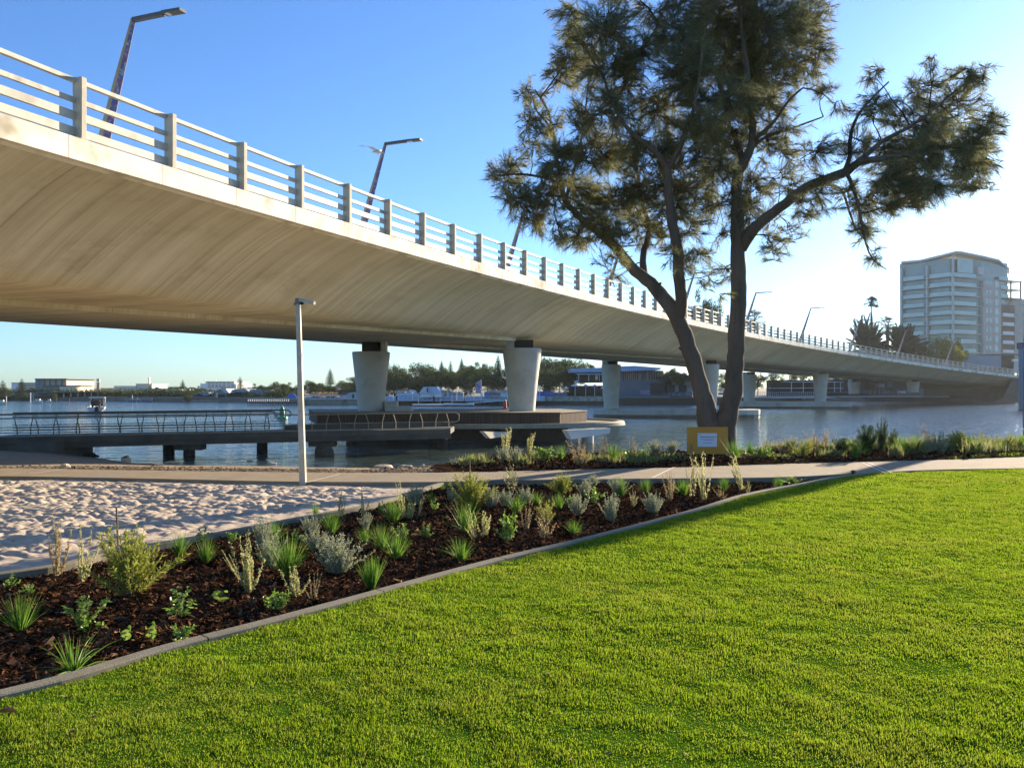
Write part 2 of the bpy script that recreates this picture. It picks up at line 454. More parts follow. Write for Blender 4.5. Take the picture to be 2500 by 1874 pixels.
def _mul(a, bb, f=1.0):
    x = N.new('ShaderNodeMix'); x.data_type = 'RGBA'; x.blend_type = 'MULTIPLY'; x.inputs[0].default_value = f
    L.new(a, x.inputs[6]); L.new(bb, x.inputs[7]); return x.outputs[2]
streak = _ramp(_n(8.0, .12, 8, .72), [(.3, (.66, .62, .55)), (.47, (.95, .94, .92)), (.6, (1, 1, 1)), (.74, (.76, .73, .67))])
streak2 = _ramp(_n(1.8, .08, 4, .5), [(.32, (.80, .77, .72)), (.6, (1, 1, 1))])
patch = _ramp(_n(.22, .25, 4, .6), [(.35, (.64, .605, .45)), (.6, (.75, .715, .545)), (.75, (.70, .65, .48))])
sx = N.new('ShaderNodeSeparateXYZ'); L.new(uv.outputs[0], sx.inputs[0])
md = N.new('ShaderNodeMath'); md.operation = 'PINGPONG'; md.inputs[1].default_value = 3.75; L.new(sx.outputs[0], md.inputs[0])
lt = N.new('ShaderNodeMapRange'); lt.inputs[1].default_value = .012; lt.inputs[2].default_value = .03; lt.inputs[3].default_value = .72; lt.inputs[4].default_value = 1; L.new(md.outputs[0], lt.inputs[0])
stain = _ramp(_n(.45, .5, 7, .75), [(.36, (.88, .86, .82)), (.46, (1, 1, 1))])
L.new(_mul(_mul(_mul(_mul(patch.outputs[0], streak.outputs[0]), streak2.outputs[0]), stain.outputs[0]), lt.outputs[0]), b.inputs['Base Color'])
bpn = N.new('ShaderNodeBump'); bpn.inputs['Strength'].default_value = .6; bpn.inputs['Distance'].default_value = .03
nn = _n(5.0, .12, 6, .6); L.new(nn.outputs[0], bpn.inputs['Height']); L.new(bpn.outputs[0], b.inputs['Normal'])
M_soff = ms
M_conc_f = mat('fascia_concrete', (.76, .71, .57), (.82, .77, .64), .85, 1.2, .15, 40, c3=(.38, .33, .24), c3scale=.9, contrast=(.3, .6))
M_pier = mat('pier_concrete', (.50, .485, .42), (.58, .565, .49), .75, 1.2, .1, 30, c3=(.36, .35, .31), c3scale=.6)
M_steel = mat('galvanised_rail', (.46, .43, .35), (.58, .54, .45), .6, 3, .05, 20, spec=.35, c3=(.34, .31, .25), c3scale=2)
M_postc = mat('post_concrete', (.42, .38, .29), (.52, .47, .36), .8, 3, .2, 25)
M_dark = mat('dark_rubber', (.02, .02, .018), rough=.8)

ra = empty('road_bridge', (0, 0, 0), 0, 'long curving pale concrete road bridge crossing the river on tapered piers', 'bridge')
# supports on station coordinates
sup = []
for (Y, pa, pb, rt, rb) in rows:
    kf, sf = k_of(UX(pb, Y), Y); kfar, sfar = k_of(UX(pa, Y), Y)
    sup.append((kf, sf, kfar, sfar))
def s_line(k):
    """where the wide haunch of the near girder ends: slants from the far bearing to the next near bearing"""
    ends = [(-12, 4.2)] + [(a, b) for a, b, c, d in sup] + [(84, 5)]
    for i in range(len(ends) - 1):
        if ends[i][0] <= k <= ends[i + 1][0]:
            t = (k - ends[i][0]) / (ends[i + 1][0] - ends[i][0])
            return max(3.9, 12.6 * (1 - t) + (ends[i + 1][1] - .1) * t)
    return 5
ks = np.arange(K0 + 1, 82.01, .5)
wing = [(.16, .0), (.6, .075), (1.1, .17), (1.7, .31), (2.3, .47), (2.9, .64), (3.4, .79), (3.9, .93)]
def sect(k):
    D = depth(k); zt = -.49; zb = -D
    pts = [(s, zt + (zb - zt) * (f if f < .93 else .93)) for s, f in wing]
    sl = s_line(k)
    zl = zt + (zb - zt) * .955
    pts += [(max(4.0, min(5.0, sl)), zt + (zb - zt) * .95), (max(4.05, sl), zl), (max(4.06, sl) + .01, zb - .06), (14.6, zb - .06)]
    far = [(14.7, zt + (zb - zt) * .93)] + [(SW - s, zt + (zb - zt) * f) for s, f in wing[::-1][1:]]
    return pts + far
secs = [sect(k) for k in ks]
V = []; UV = []
for k, sc in zip(ks, secs):
    ln = 0; prev = None
    for s, z in sc:
        if prev: ln += math.hypot(s - prev[0], z - prev[1])
        prev = (s, z); V.append(tuple(bp(k, s, z))); UV.append((k * 2.5, ln))
n = len(secs[0]); m_ = len(secs)
idx = np.arange(n * m_).reshape(m_, n)
Fq = np.stack([idx[:-1, :-1].ravel(), idx[1:, :-1].ravel(), idx[1:, 1:].ravel(), idx[:-1, 1:].ravel()], 1)
me = np_mesh('girder_soffit', V, Fq, False)
sm = np.zeros((m_ - 1, n - 1), bool); sm[:, :8] = True; sm[:, 13:] = True
me.polygons.foreach_set('use_smooth', sm.ravel())
ul = me.uv_layers.new(name='along_across'); UVa = np.array(UV, dtype=np.float32)
li = np.zeros(len(me.loops), dtype=np.int32); me.loops.foreach_get('vertex_index', li)
ul.data.foreach_set('uv', UVa[li].ravel())
mesh_obj('girder_soffit', me, M_soff, ra)
# deck slab with fascias
mb = MB()
mb.loft([[bp(k, .2, -.52), bp(k, .13, -.47), bp(k, 0, -.46), bp(k, 0, 0), bp(k, .34, .02), bp(k, .35, -.12), bp(k, SW - .35, -.12), bp(k, SW - .34, .02), bp(k, SW, 0), bp(k, SW, -.46), bp(k, SW - .2, -.52)] for k in np.arange(K0 + 1, 82, 1.0)])
mb.build('deck_fascia', M_conc_f, ra)
mb = MB()   # joints of the fascia, thin dark slots
for k in np.arange(-12.15, 80, 1.0):
    a = baz(k); p = bp(k, .0, -.23)
    mb.box(p, (.012, .004, .46), 0, 0, Matrix.Rotation(math.pi / 2 - a, 3, 'Z'))
mb.build('fascia_joints', mat('fascia_joint_dark', (.34, .30, .22), rough=1), ra)['kind'] = 'stuff'
# rails
def rail(name, z, h, t=.07, s=.17, mat_=None):
    mb = MB()
    mb.loft([[bp(k, s, z), bp(k, s, z + h), bp(k, s + t, z + h), bp(k, s + t, z)] for k in np.arange(K0 + 1, 80.01, .5)], close=True)
    return mb.build(name, mat_ or M_steel, ra)
rail('top_rail', 1.19, .085, .10)
rail('handrail_bar', .77, .10)
rail('guard_rail', .42, .165)
rail('guard_rail', .09, .165)
def post(k, full=True):
    a = baz(k); p = bp(k, .14, 0)
    mb = MB()
    R = Matrix.Rotation(-a + math.pi / 2, 3, 'Z')    # x along the bridge
    mb.box(p + Vector((0, 0, .645)), (.13, .25, 1.29), 0, 0, R)
    if full:
        mb.box(p + Vector((0, 0, .015)) , (.2, .28, .03), 0, 0, R)
    o = mb.build('rail_post', M_postc, ra, .012 if full and k < 12 else 0)
    return o
for k in range(-6, 80): post(k, k < 20)
# dark packers left of each post on the lower rails
# piers, bearings, pile caps
def pier(Yp, px, rt, rb, ztop, zbase, k, s, first=False):
    X = UX(px, Yp); mb = MB()
    H = ztop - zbase
    prof = [(rb, 0)] + [(rb + (rt - rb) * (t ** 1.25), H * t) for t in (.15, .3, .45, .6, .75, .9)] + [(rt - .02, H - .04), (rt - .06, H)]
    mb.lathe((X, Yp, zbase), prof, 48)
    o = mb.build('pier', M_pier, ra)
    zs = deckz(k) - depth(k) - .03
    if zs - ztop > .05:
        b2 = MB(); b2.box((X + .1, Yp, (zs + ztop) / 2), (1.15, 1.0, zs - ztop + .1)); b2.build('bearing', M_dark, o)
        b3 = MB(); b3.box((X + (.72 if px < 1000 else -.72), Yp - .1, (zs + ztop) / 2), (.5, .8, zs - ztop + .08)); b3.build('bearing_block', M_pier, o)
    return o
tops = [(859, 851), (890, 889), (914, 912), (932, 931)]
bases = [(1004, 1004.5), (997.5, 997.5), (979.5, 979.5), (961, 957)]
for (Y, pa, pb, rt, rb), (kf, sf, kfar, sfar), (ta, tb), (ba, bb) in zip(rows, sup, tops, bases):
    pier(Y, pa, rt * .96, rb, VZ(ta, Y), VZ(ba, Y), kfar, sfar)
    pier(Y, pb, rt, rb, VZ(tb, Y), VZ(bb, Y), kf, sf)
print('SUP', [tuple(round(float(x), 1) for x in q) for q in sup])
def stadium(x0, x1, y, r, n=10):
    P = []
    for i in range(n + 1):
        t = -math.pi / 2 + math.pi * i / n; P.append((x1 + r * math.cos(t), y + r * math.sin(t)))
    for i in range(n + 1):
        t = math.pi / 2 + math.pi * i / n; P.append((x0 + r * math.cos(t), y + r * math.sin(t)))
    return P
M_wet = mat('wet_tide_band', (.05, .05, .035), (.09, .085, .06), .4, 2)
for (Y, x0p, x1p, zt) in ((88, 1448, 1782, VZ(998.5, 88)), (127, 1800, 2058, VZ(980, 127))):
    r = 3.2; x0 = UX(x0p, Y) + (r if Y == 88 else 0); x1 = UX(x1p, Y) - (0 if Y == 127 else 0)
    mb = MB(); mb.prism(stadium(x0, x1, Y, r) if Y == 88 else [(x0, Y - r), (x1, Y - r), (x1, Y + r), (x0, Y + r)], WZ + .28, zt)
    o = mb.build('pile_cap', M_pier, ra, .05)
    mb = MB(); mb.prism(stadium(x0, x1, Y, r - .02) if Y == 88 else [(x0 + .02, Y - r + .02), (x1 - .02, Y - r + .02), (x1 - .02, Y + r), (x0 + .02, Y + r)], WZ - .5, WZ + .28)
    mb.build('tide_band', M_wet, o)
# abutment
mb = MB()
mb.loft([[bp(k, .6 + (80.5 - k) * .0, -.5 - depth(k) * .1), bp(k, 1.2, -depth(k)), bp(k, 2.6, -deckz(k) - .6)] for k in (78.5, 80, 82)])
mb.loft([[bp(82, .6, -.5), bp(82, 2.6, -deckz(82) - .6)], [bp(82, 18, -.5), bp(82, 18, -deckz(82) - .6)]])
mb.build('abutment', mat('abutment_concrete', (.11, .105, .09), (.15, .14, .12), .9, .8), ra)
# ------------------------------------------------------------------ the she-oak by the water
M_bark = mat('sheoak_bark', (.085, .062, .042), (.18, .135, .095), .95, 3, 3.0, 9, stretch=(1, 1, .25), c3=(.03, .024, .018), c3scale=1.5)
M_twig = mat('sheoak_twig', (.05, .036, .026), (.08, .06, .042), .95, 6)
M_needle = mat('sheoak_needles', (.06, .075, .025), rough=.7, spec=.15, trans=.58, island_c=[(.12, .15, .08), (.18, .20, .10), (.25, .26, .11), (.20, .22, .12), (.34, .32, .13), (.30, .25, .14)])
TY = 19.0
def TP(px, py, dy=0.0): return W(px, py, TY + dy)
limbs = [
 ([(1752, 1140, 0, 46), (1748, 1105, 0, 40), (1738, 1060, 0, 30), (1722, 990, .05, 23), (1710, 945, .1, 21.5), (1698, 905, .1, 20), (1690, 872, .1, 19.5), (1676, 830, .1, 19), (1658, 790, .1, 19), (1640, 752, .1, 18), (1612, 716, .15, 17), (1588, 691, .2, 15.5), (1551, 661, .2, 13.5), (1521, 625, .3, 12.5), (1491, 592, .3, 12), (1461, 568, .4, 10), (1431, 543, .5, 8.5), (1401, 516, .6, 8), (1380, 489, .6, 7), (1371, 450, .7, 6), (1360, 395, .7, 5), (1352, 333, .8, 4), (1335, 265, .8, 3), (1306, 220, .9, 2)], 0),
 ([(1752, 1120, 0, 42), (1760, 1080, 0, 34), (1772, 1020, 0, 26), (1784, 975, -.1, 22.5), (1791, 940, -.1, 21.5), (1795, 872, -.1, 20.5), (1800, 790, -.15, 19.5), (1803, 700, -.2, 18.8), (1802, 630, -.2, 17.5), (1803, 575, -.2, 17.5), (1800, 500, -.2, 14), (1798, 441, -.2, 13), (1812, 400, -.25, 13.5), (1826, 378, -.3, 10.5), (1838, 339, -.3, 9), (1836, 283, -.3, 8), (1828, 226, -.3, 7), (1824, 170, -.35, 6), (1815, 100, -.4, 5), (1805, 20, -.4, 3.5), (1795, -60, -.4, 2.5)], 0),
 ([(1656, 775, .05, 15), (1664, 740, -.1, 14.5), (1662, 706, -.2, 14), (1657, 661, -.4, 13.5), (1654, 616, -.6, 13), (1648, 580, -.7, 12), (1640, 540, -.8, 11), (1634, 480, -.9, 10), (1628, 407, -1, 9), (1612, 388, -1.1, 7.5), (1589, 360, -1.2, 6), (1538, 320, -1.3, 5), (1500, 260, -1.4, 3.5), (1470, 180, -1.5, 2.5)], 0),
 ([(1628, 415, -1, 8), (1650, 380, -1.2, 6.5), (1668, 340, -1.3, 6), (1690, 280, -1.5, 4.5), (1705, 200, -1.6, 3.2), (1715, 110, -1.7, 2.5)], 1),
 ([(1575, 680, .2, 10), (1569, 640, .5, 9), (1572, 610, .6, 7.5), (1582, 580, .7, 7), (1585, 550, .8, 6), (1570, 500, 1, 5), (1560, 440, 1.1, 4), (1545, 380, 1.2, 3), (1540, 300, 1.3, 2)], 1),
 ([(1488, 588, .3, 6), (1476, 545, .2, 5), (1455, 519, .1, 4), (1420, 500, 0, 3), (1380, 480, -.2, 2.4), (1300, 482, -.3, 1.8), (1260, 500, -.3, 1.3)], 1),
 ([(1795, 441, -.2, 9), (1812, 395, 0, 8), (1798, 345, .3, 7), (1778, 300, .5, 6), (1768, 240, .7, 4.5), (1740, 160, .9, 3), (1720, 80, 1, 2)], 1),
 ([(1808, 605, -.2, 15), (1830, 574, -.4, 13.5), (1860, 540, -.6, 12.5), (1917, 497, -.9, 11.5), (1967, 458, -1.1, 11), (2024, 435, -1.3, 10.5), (2069, 418, -1.4, 10), (2097, 395, -1.5, 8.5), (2150, 388, -1.6, 6.5), (2210, 378, -1.7, 5.5), (2270, 362, -1.8, 4), (2330, 355, -1.9, 3), (2400, 330, -2, 2)], 1),
 ([(2090, 400, -1.5, 6), (2120, 375, -1.3, 5.5), (2154, 345, -1.1, 5), (2210, 315, -.9, 4), (2267, 278, -.7, 3.2), (2323, 230, -.5, 2.4), (2380, 190, -.4, 1.6)], 2),
 ([(2060, 420, -1.4, 6), (2074, 385, -1.6, 5), (2076, 335, -1.9, 4), (2095, 280, -2.1, 3), (2130, 240, -2.3, 2.2), (2170, 200, -2.4, 1.6)], 2),
 ([(2066, 424, -1.4, 5), (2082, 455, -1.6, 4.2), (2092, 490, -1.7, 3.6), (2103, 540, -1.7, 3), (2114, 595, -1.8, 2.2), (2131, 633, -1.8, 1.6), (2165, 658, -1.8, 1)], 2),
 ([(1990, 450, -1.2, 4.5), (2030, 452, -1, 4), (2058, 470, -.9, 3.2), (2075, 520, -.8, 2.4), (2090, 560, -.8, 1.6)], 2),
 ([(1838, 345, -.3, 6), (1860, 325, -.5, 5), (1888, 299, -.7, 4), (1928, 243, -1, 3), (1960, 215, -1.1, 2)], 2),
 ([(1836, 360, -.3, 5), (1870, 335, 0, 4), (1920, 318, .3, 3), (1970, 300, .5, 2.2), (2010, 285, .6, 1.6)], 2),
 ([(1812, 570, -.2, 5), (1840, 545, .2, 4), (1868, 530, .4, 3), (1900, 520, .6, 2)], 2),
 ([(1352, 338, .8, 4), (1335, 300, 1, 3.2), (1310, 270, 1.1, 2.5), (1300, 235, 1.2, 1.8)], 2),
 ([(1371, 455, .7, 5), (1350, 440, .4, 4), (1310, 430, .2, 3.2), (1262, 425, 0, 2.5), (1215, 430, 0, 1.6)], 2),
 ([(1500, 262, -1.4, 4), (1530, 200, -1, 3), (1560, 140, -.8, 2.5), (1600, 70, -.6, 2), (1630, 0, -.5, 1.6)], 2),
 ([(1470, 182, -1.5, 3), (1430, 120, -1.6, 2.4), (1400, 60, -1.7, 2)], 2),
 ([(1380, 489, .6, 5), (1400, 420, .9, 4), (1420, 340, 1.1, 3), (1430, 260, 1.3, 2.4), (1440, 180, 1.4, 2)], 2),
 ([(1815, 100, -.4, 5), (1860, 60, 0, 3.5), (1920, 30, .4, 2.4)], 2),
 ([(1768, 245, .7, 4), (1800, 180, 1.2, 3), (1850, 130, 1.6, 2.2), (1920, 120, 1.8, 1.6)], 2),
]
tree = empty('sheoak_tree', (TP(1752, 1140).x, TY, 0), 0, 'large dark she-oak with a forked trunk and wispy needle foliage behind the orange board', 'tree')
inv = Matrix.Translation(tree.location).inverted()
skel = []
mbT = MB(); mbL = MB()
for li_, (pts, kind) in enumerate(limbs):
    P = [TP(x, y, d) for x, y, d, r in pts]; R = [r * TY / F * (1.0) for x, y, d, r in pts]
    # refine
    Pf = []; Rf = []
    for i in range(len(P) - 1):
        n_ = max(2, int((P[i + 1] - P[i]).length / .14))
        a = P[max(i - 1, 0)]; b_ = P[i]; c = P[i + 1]; d = P[min(i + 2, len(P) - 1)]
        for k in range(n_):
            t = k / n_
            q = .5 * ((2 * b_) + (c - a) * t + (2 * a - 5 * b_ + 4 * c - d) * t * t + (3 * b_ - a - 3 * c + d) * t ** 3)
            rr = R[i] * (1 - t) + R[i + 1] * t
            w = .10 * rr + .004
            q = q + Vector((random.uniform(-w, w), random.uniform(-w, w), 0))
            Pf.append(q - tree.location); Rf.append(rr * random.uniform(.96, 1.05))
    Pf.append(P[-1] - tree.location); Rf.append(R[-1])
    (mbT if kind == 0 else mbL).tube(Pf, Rf, 14 if kind == 0 else 9)
    for q, r in zip(Pf, Rf): skel.append((q + tree.location, r))
for _k2 in range(10):   # knots and broken stubs
    q, r = random.choice([s for s in skel if s[1] > .12 and s[0].z > 2.4])
    d = Vector((random.uniform(-1, 1), random.uniform(-1, .2), random.uniform(0, .7))).normalized()
    mbT.tube([q - tree.location + d * r * .6, q - tree.location + d * (r + .05), q - tree.location + d * (r + .09)], [r * .35, r * .22, .012], 7)
mbT.build('trunk', M_bark, tree); mbL.build('limbs', M_bark, tree)
clumps = [(1100,375,55,45,1),(1125,430,50,45,1),(1150,480,42,38,.9),(1150,200,36,35,.8),(1168,260,50,40,.9),(1150,310,35,35,.6),(1210,340,60,50,1),(1230,40,45,45,1),(1250,110,60,45,1.1),(1220,160,45,40,1),(1300,60,70,60,1.1),(1320,160,80,60,1.1),(1300,250,80,60,1.1),(1380,120,60,60,.9),(1290,330,70,50,1),(1250,410,65,42,.9),(1340,420,70,50,.9),(1390,330,70,60,1),(1250,510,50,38,.9),(1300,490,50,40,.9),(1208,500,32,32,.8),(1320,560,38,30,.5),(1420,230,60,60,1),(1400,30,50,40,.5),(1480,150,70,80,1.3),(1470,60,70,70,1.3),(1570,40,90,60,1.6),(1570,130,100,60,1.5),(1660,60,90,70,1.6),(1650,160,90,60,1.4),(1740,40,65,60,1.3),(1740,130,60,60,1.1),(1560,230,90,60,1.3),(1660,235,70,40,1),(1480,300,70,60,1.1),(1480,390,70,60,1.1),(1550,330,60,50,.8),(1440,470,60,50,.9),(1500,500,40,36,.6),(1390,500,40,40,.6),(1560,440,50,40,.5),(1780,190,34,28,.6),(1808,232,26,20,.5),(1700,290,60,35,.5),(1765,330,50,40,.5),(1690,390,60,45,.7),(1740,440,50,40,.7),(1660,470,40,40,.5),(1670,530,42,32,.7),(1715,500,34,30,.5),(1888,165,26,30,.7),(1880,235,50,42,.6),(1940,250,50,40,.9),(2000,195,45,45,1),(2010,135,16,24,.7),(2060,160,22,22,.6),(2098,165,46,32,1),(2056,230,70,48,1.1),(2120,275,42,48,1.1),(1980,310,80,50,1.2),(2060,325,80,55,1.1),(2128,350,32,48,1),(1900,330,60,45,.9),(1930,400,60,50,1),(2000,405,60,45,1),(1880,440,50,40,.7),(2110,405,36,20,.7),(1862,500,36,36,.7),(1888,560,24,30,.45),(1820,420,50,35,.5),(1560,590,36,28,.5),(1500,560,44,42,.8),(1525,605,25,20,.5),(1340,600,30,26,.4),(1560,510,30,30,.4),(1700,340,50,40,.5),(1620,400,50,50,.6),(1600,330,50,40,.6),(1830,330,40,40,.4),(1450,550,30,30,.5),(1240,460,40,30,.6),(1380,410,50,50,.8),(1330,330,60,50,.9),
 (1560,360,50,40,.8),(1610,440,40,45,.7),(1450,330,45,45,.8),(1370,460,45,40,.8),(1270,470,40,35,.8),(1180,440,45,40,.8),(1200,390,45,45,.8),(1950,440,50,35,.8),(2080,380,45,40,.9),(1840,300,40,35,.5),(1430,400,45,40,.9),(1525,455,40,45,.7),(1600,470,36,50,.6),(1640,300,50,40,.8),(1590,280,50,40,.9),(1520,270,50,50,.9),(1340,500,40,40,.8),(1290,430,50,40,.8),(1420,520,30,30,.5),(1480,450,40,40,.7),(1960,370,60,40,.8),(2020,280,60,40,.8),
 (1500,-50,90,50,1.2),(1640,-50,90,50,1.3),(1330,-30,60,40,1),(1750,-40,60,40,1),(1560,640,20,14,.25),(1780,400,40,34,.45)]
def needles_for(clumps, skel, N_twig, N_need, nl=(.10, .27), w=.0048):
    sk = np.array([tuple(p) for p, r in skel]); 
    NV = []; TW = MB(); allv = []
    for (cx, cy, rx, ry, den) in clumps:
        cx *= 1.13015; cy *= 1.13015; rx *= 1.13015; ry *= 1.13015
        dsk = np.hypot((sk[:, 0] / sk[:, 1] * F + CX) - cx, (Y0 - (sk[:, 2] - ZC) / sk[:, 1] * F) - cy)
        near = np.argsort(dsk)[:6]; base_dy = float(sk[near, 1].mean() - TY)
        dy = base_dy * .7 + random.uniform(-1.3, 1.3)
        C = TP(cx, cy, dy); r = Vector((rx, (rx + ry) * .6, ry)) * (C.y / F)
        # connecting branch from the skeleton
        d3 = np.linalg.norm(sk - np.array(tuple(C)), axis=1); j = int(np.argmin(d3 + .3 * np.maximum(0, sk[:, 2] - C.z)))
        S = Vector(sk[j]); mid = (S + C) / 2 + Vector((random.uniform(-.2, .2), random.uniform(-.2, .2), random.uniform(.05, .3)))
        bp_ = [S]
        for t in (.25, .5, .75, 1): bp_.append(S * (1 - t) ** 2 + mid * 2 * t * (1 - t) + C * t * t + Vector((random.uniform(-.03, .03), random.uniform(-.03, .03), random.uniform(-.03, .03))))
        TW.tube([p - tree.location for p in bp_], [min(.022, .010 + .008 * d3[j]) * f for f in (1, .85, .65, .5, .35)], 5, caps=False)
        area = rx * ry / 2500.0
        nt_ = max(3, int(N_twig * den * area))
        subs = []
        for _ in range(max(2, int(5 * den))):
            u = Vector((random.gauss(0, 1), random.gauss(0, 1), random.gauss(0, 1))).normalized() * random.uniform(.45, .95)
            E_ = C + Vector((u.x * r.x, u.y * r.y, u.z * r.z)); s1 = random.choice(bp_[2:])
            md = (s1 + E_) / 2 + Vector((random.uniform(-.15, .15), random.uniform(-.15, .15), random.uniform(-.05, .15)))
            Q = [s1 * (1 - t) ** 2 + md * 2 * t * (1 - t) + E_ * t * t for t in (0, .25, .5, .75, 1)]
            TW.tube([p - tree.location for p in Q], [.013, .011, .009, .007, .004], 4, caps=False); subs += Q[1:]
        for _ in range(nt_):
            u = Vector((random.gauss(0, 1), random.gauss(0, 1), random.gauss(0, 1))).normalized() * (random.random() ** .33) * 1.08
            T = C + Vector((u.x * r.x, u.y * r.y, u.z * r.z))
            s0 = min(random.sample(subs, min(6, len(subs))), key=lambda q: (q - T).length)
            dirn = (T - s0); L_ = dirn.length
            if L_ > .5: s0 = T - dirn * (.5 / L_); dirn = T - s0
            m_ = s0 * .5 + T * .5 + Vector((random.uniform(-.12, .12), random.uniform(-.12, .12), random.uniform(-.14, .04)))
            P = [s0 * (1 - t) ** 2 + m_ * 2 * t * (1 - t) + T * t * t for t in (0, .33, .66, 1)]
            TW.tube([p - tree.location for p in P], [.009, .007, .005, .003], 3, caps=False)
            pa = np.array([tuple(p) for p in P])
            nn_ = int(N_need * random.uniform(.7, 1.25))
            t = rng.random(nn_) ** .7 * 3; i = np.minimum(t.astype(int), 2); fr = (t - i)[:, None]
            b0 = pa[i] * (1 - fr) + pa[i + 1] * fr
            tan = pa[3] - pa[1]; tan = tan / (np.linalg.norm(tan) + 1e-6)
            dd = tan[None] * rng.uniform(.5, 1.3, (nn_, 1)) + rng.normal(0, .5, (nn_, 3)); dd[:, 2] += .14
            dd /= np.linalg.norm(dd, axis=1)[:, None]
            l = rng.uniform(nl[0], nl[1], (nn_, 1))
            droop = np.zeros((nn_, 3)); droop[:, 2] = -l[:, 0] * rng.uniform(.05, .5, nn_)
            mid_ = b0 + dd * l * .55 + droop * .25; tip = b0 + dd * l + droop
            side = np.cross(dd, rng.normal(0, 1, (nn_, 3))); side /= np.linalg.norm(side, axis=1)[:, None]
            allv.append(np.stack([b0 - side * w * .5, b0 + side * w * .5, mid_ + side * w * .5, tip, mid_ - side * w * .5], 1))
    A = np.concatenate(allv) - np.array(tuple(tree.location))
    n_ = len(A); V = A.reshape(-1, 3)
    base = np.arange(n_)[:, None] * 5
    Fq = base + np.array([[0, 1, 2, 3, 4]])
    return TW, V, Fq
TW, V, Fq = needles_for(clumps, skel, 68, 52)
TW.build('twigs', M_twig, tree)
mesh_obj('needle_foliage', np_mesh('needle_foliage', V, Fq), M_needle, tree)
print('needles', len(Fq))
# ------------------------------------------------------------------ street lamps on the bridge
M_lampm = mat('lamp_metal', (.05, .055, .055), (.08, .085, .08), .6, 2, 0)
M_lampy = mat('lamp_face_pale', (.26, .24, .15), (.36, .33, .22), .6, 1.5)
M_art = mat('lamp_face_artwork', (.07, .09, .24), (.16, .08, .20), .5, 5, c3=(.34, .40, .46), c3scale=7, contrast=(.45, .55))
def bridge_lamp(k, label, arm=True):
    s0 = 10.6; H = 7.6; a = baz(k)
    base = bp(k, s0, -.1); t = empty('street_lamp', base, 0, label, 'street lamp', 'leaning lamps along the bridge')
    ac = Vector((math.cos(a), -math.sin(a), 0)); al = Vector((math.sin(a), math.cos(a), 0)); up = Vector((0, 0, 1))
    # tapering three-sided blade leaning over the near lanes
    def ring(f):
        w = .38 * (1 - f) + .10 * f; d = .32 * (1 - f) + .09 * f
        c = ac * (2.6 * f) + up * (H * f)
        return [c - al * w - ac * d * .2, c - al * w * .1 - ac * d, c + al * w - ac * .0, c + al * w * .2 + ac * d]
    R = [ring(f) for f in (0, .25, .5, .75, 1)]
    mb = MB()
    for i in range(4):
        for j in range(4):
            mb.add([R[i][j], R[i][(j + 1) % 4], R[i + 1][(j + 1) % 4], R[i + 1][j]], [(0, 1, 2, 3)], 0 if j in (1, 2) else (1 if j == 0 else 2))
    # faces: 3 (front-left) pale, 2 painted
    mb.add(R[4], [(0, 1, 2, 3)], 0)
    mb.build('pole', [M_lampm, M_lampm, M_lampy], t)
    # painted panel standing on the river-facing side
    mb = MB(); o_ = ac * .02 + al * -.0
    for i in range(4):
        n_ = (ac - al).normalized() * .012; q = [R[i][0] * .62 + R[i][3] * .38 + n_, R[i][3] + n_, R[i + 1][3] + n_, R[i + 1][0] * .62 + R[i + 1][3] * .38 + n_]
        mb.add(q, [(0, 1, 2, 3)])
    mb.build('painted_panel', M_art, t)
    top = ac * 2.6 + up * H
    mb = MB(); e = top + ac * 1.35 - up * .08
    mb.beam(top - up * .06, e, .16, .13); mb.build('arm', M_lampm, t)
    mb = MB(); mb.beam(e + ac * .04, e + ac * .85 - up * .04, .3, .09); hd = mb.build('lamp_head', M_lampm, t)
    mb = MB(); mb.beam(e + ac * .15 - up * .06, e + ac * .8 - up * .015, .2, .015); mb.build('lens', mat('lamp_lens', (.5, .52, .5), rough=.3), hd)
    return t
def lamp_k(px, z=15.0):
    best = None
    for k in np.arange(-6, 78, .1):
        p = bp(k, 8.0); q = CX + F * p.x / p.y
        if best is None or abs(q - px) < best[0]: best = (abs(q - px), k)
    return float(best[1])
for px, lab in [(330, 'nearest leaning lamp with its arm at the top left of the sky'), (944, 'second leaning bridge lamp, the one with the gull flying beside it'), (1280, 'leaning bridge lamp half hidden in the left edge of the tree'), (1515, 'leaning bridge lamp behind the left limb of the tree'), (1695, 'leaning bridge lamp seen between the two tree stems'), (1845, 'leaning bridge lamp just right of the right tree stem'), (1980, 'leaning bridge lamp standing free against white sky'), (2100, 'leaning bridge lamp left of the round date palm'), (2213, 'leaning bridge lamp in front of the second date palm'), (2330, 'leaning bridge lamp in front of the yellow-green tree')]:
    bridge_lamp(lamp_k(px), lab)
# gull
g = MB(); c = W(921, 371, 40)
body = [(-.26, 0, -.02), (-.18, 0, 0), (-.05, 0, .01), (.08, 0, .0), (.2, 0, -.05), (.3, 0, -.09)]
g.tube([c + Vector(p) for p in body], [.012, .04, .07, .07, .04, .01], 10)
for sgn in (-1, 1):
    r0 = c + Vector((.0, 0, .04)); 
    P = [(0, 0, 0), (sgn * .18 - .1, sgn * .25, .13), (sgn * .3 - .3, sgn * .5, .10), (sgn * .35 - .42, sgn * .72, .02)]
    ch = [.13, .12, .09, .02]
    g.loft([[r0 + Vector((p[0] - w_, p[1], p[2])), r0 + Vector((p[0], p[1], p[2] + .018)), r0 + Vector((p[0] + w_, p[1], p[2])), r0 + Vector((p[0], p[1], p[2] - .008))] for p, w_ in zip(P, ch)], close=True, sm=True)
g.tube([c + Vector((-.25, 0, -.02)), c + Vector((-.31, 0, -.035))], [.012, .004], 6)
tag(g.build('gull', mat('gull_feathers', (.42, .40, .36), (.6, .58, .54), .8, 8)), 'grey gull flying just left of the second bridge lamp', 'bird')

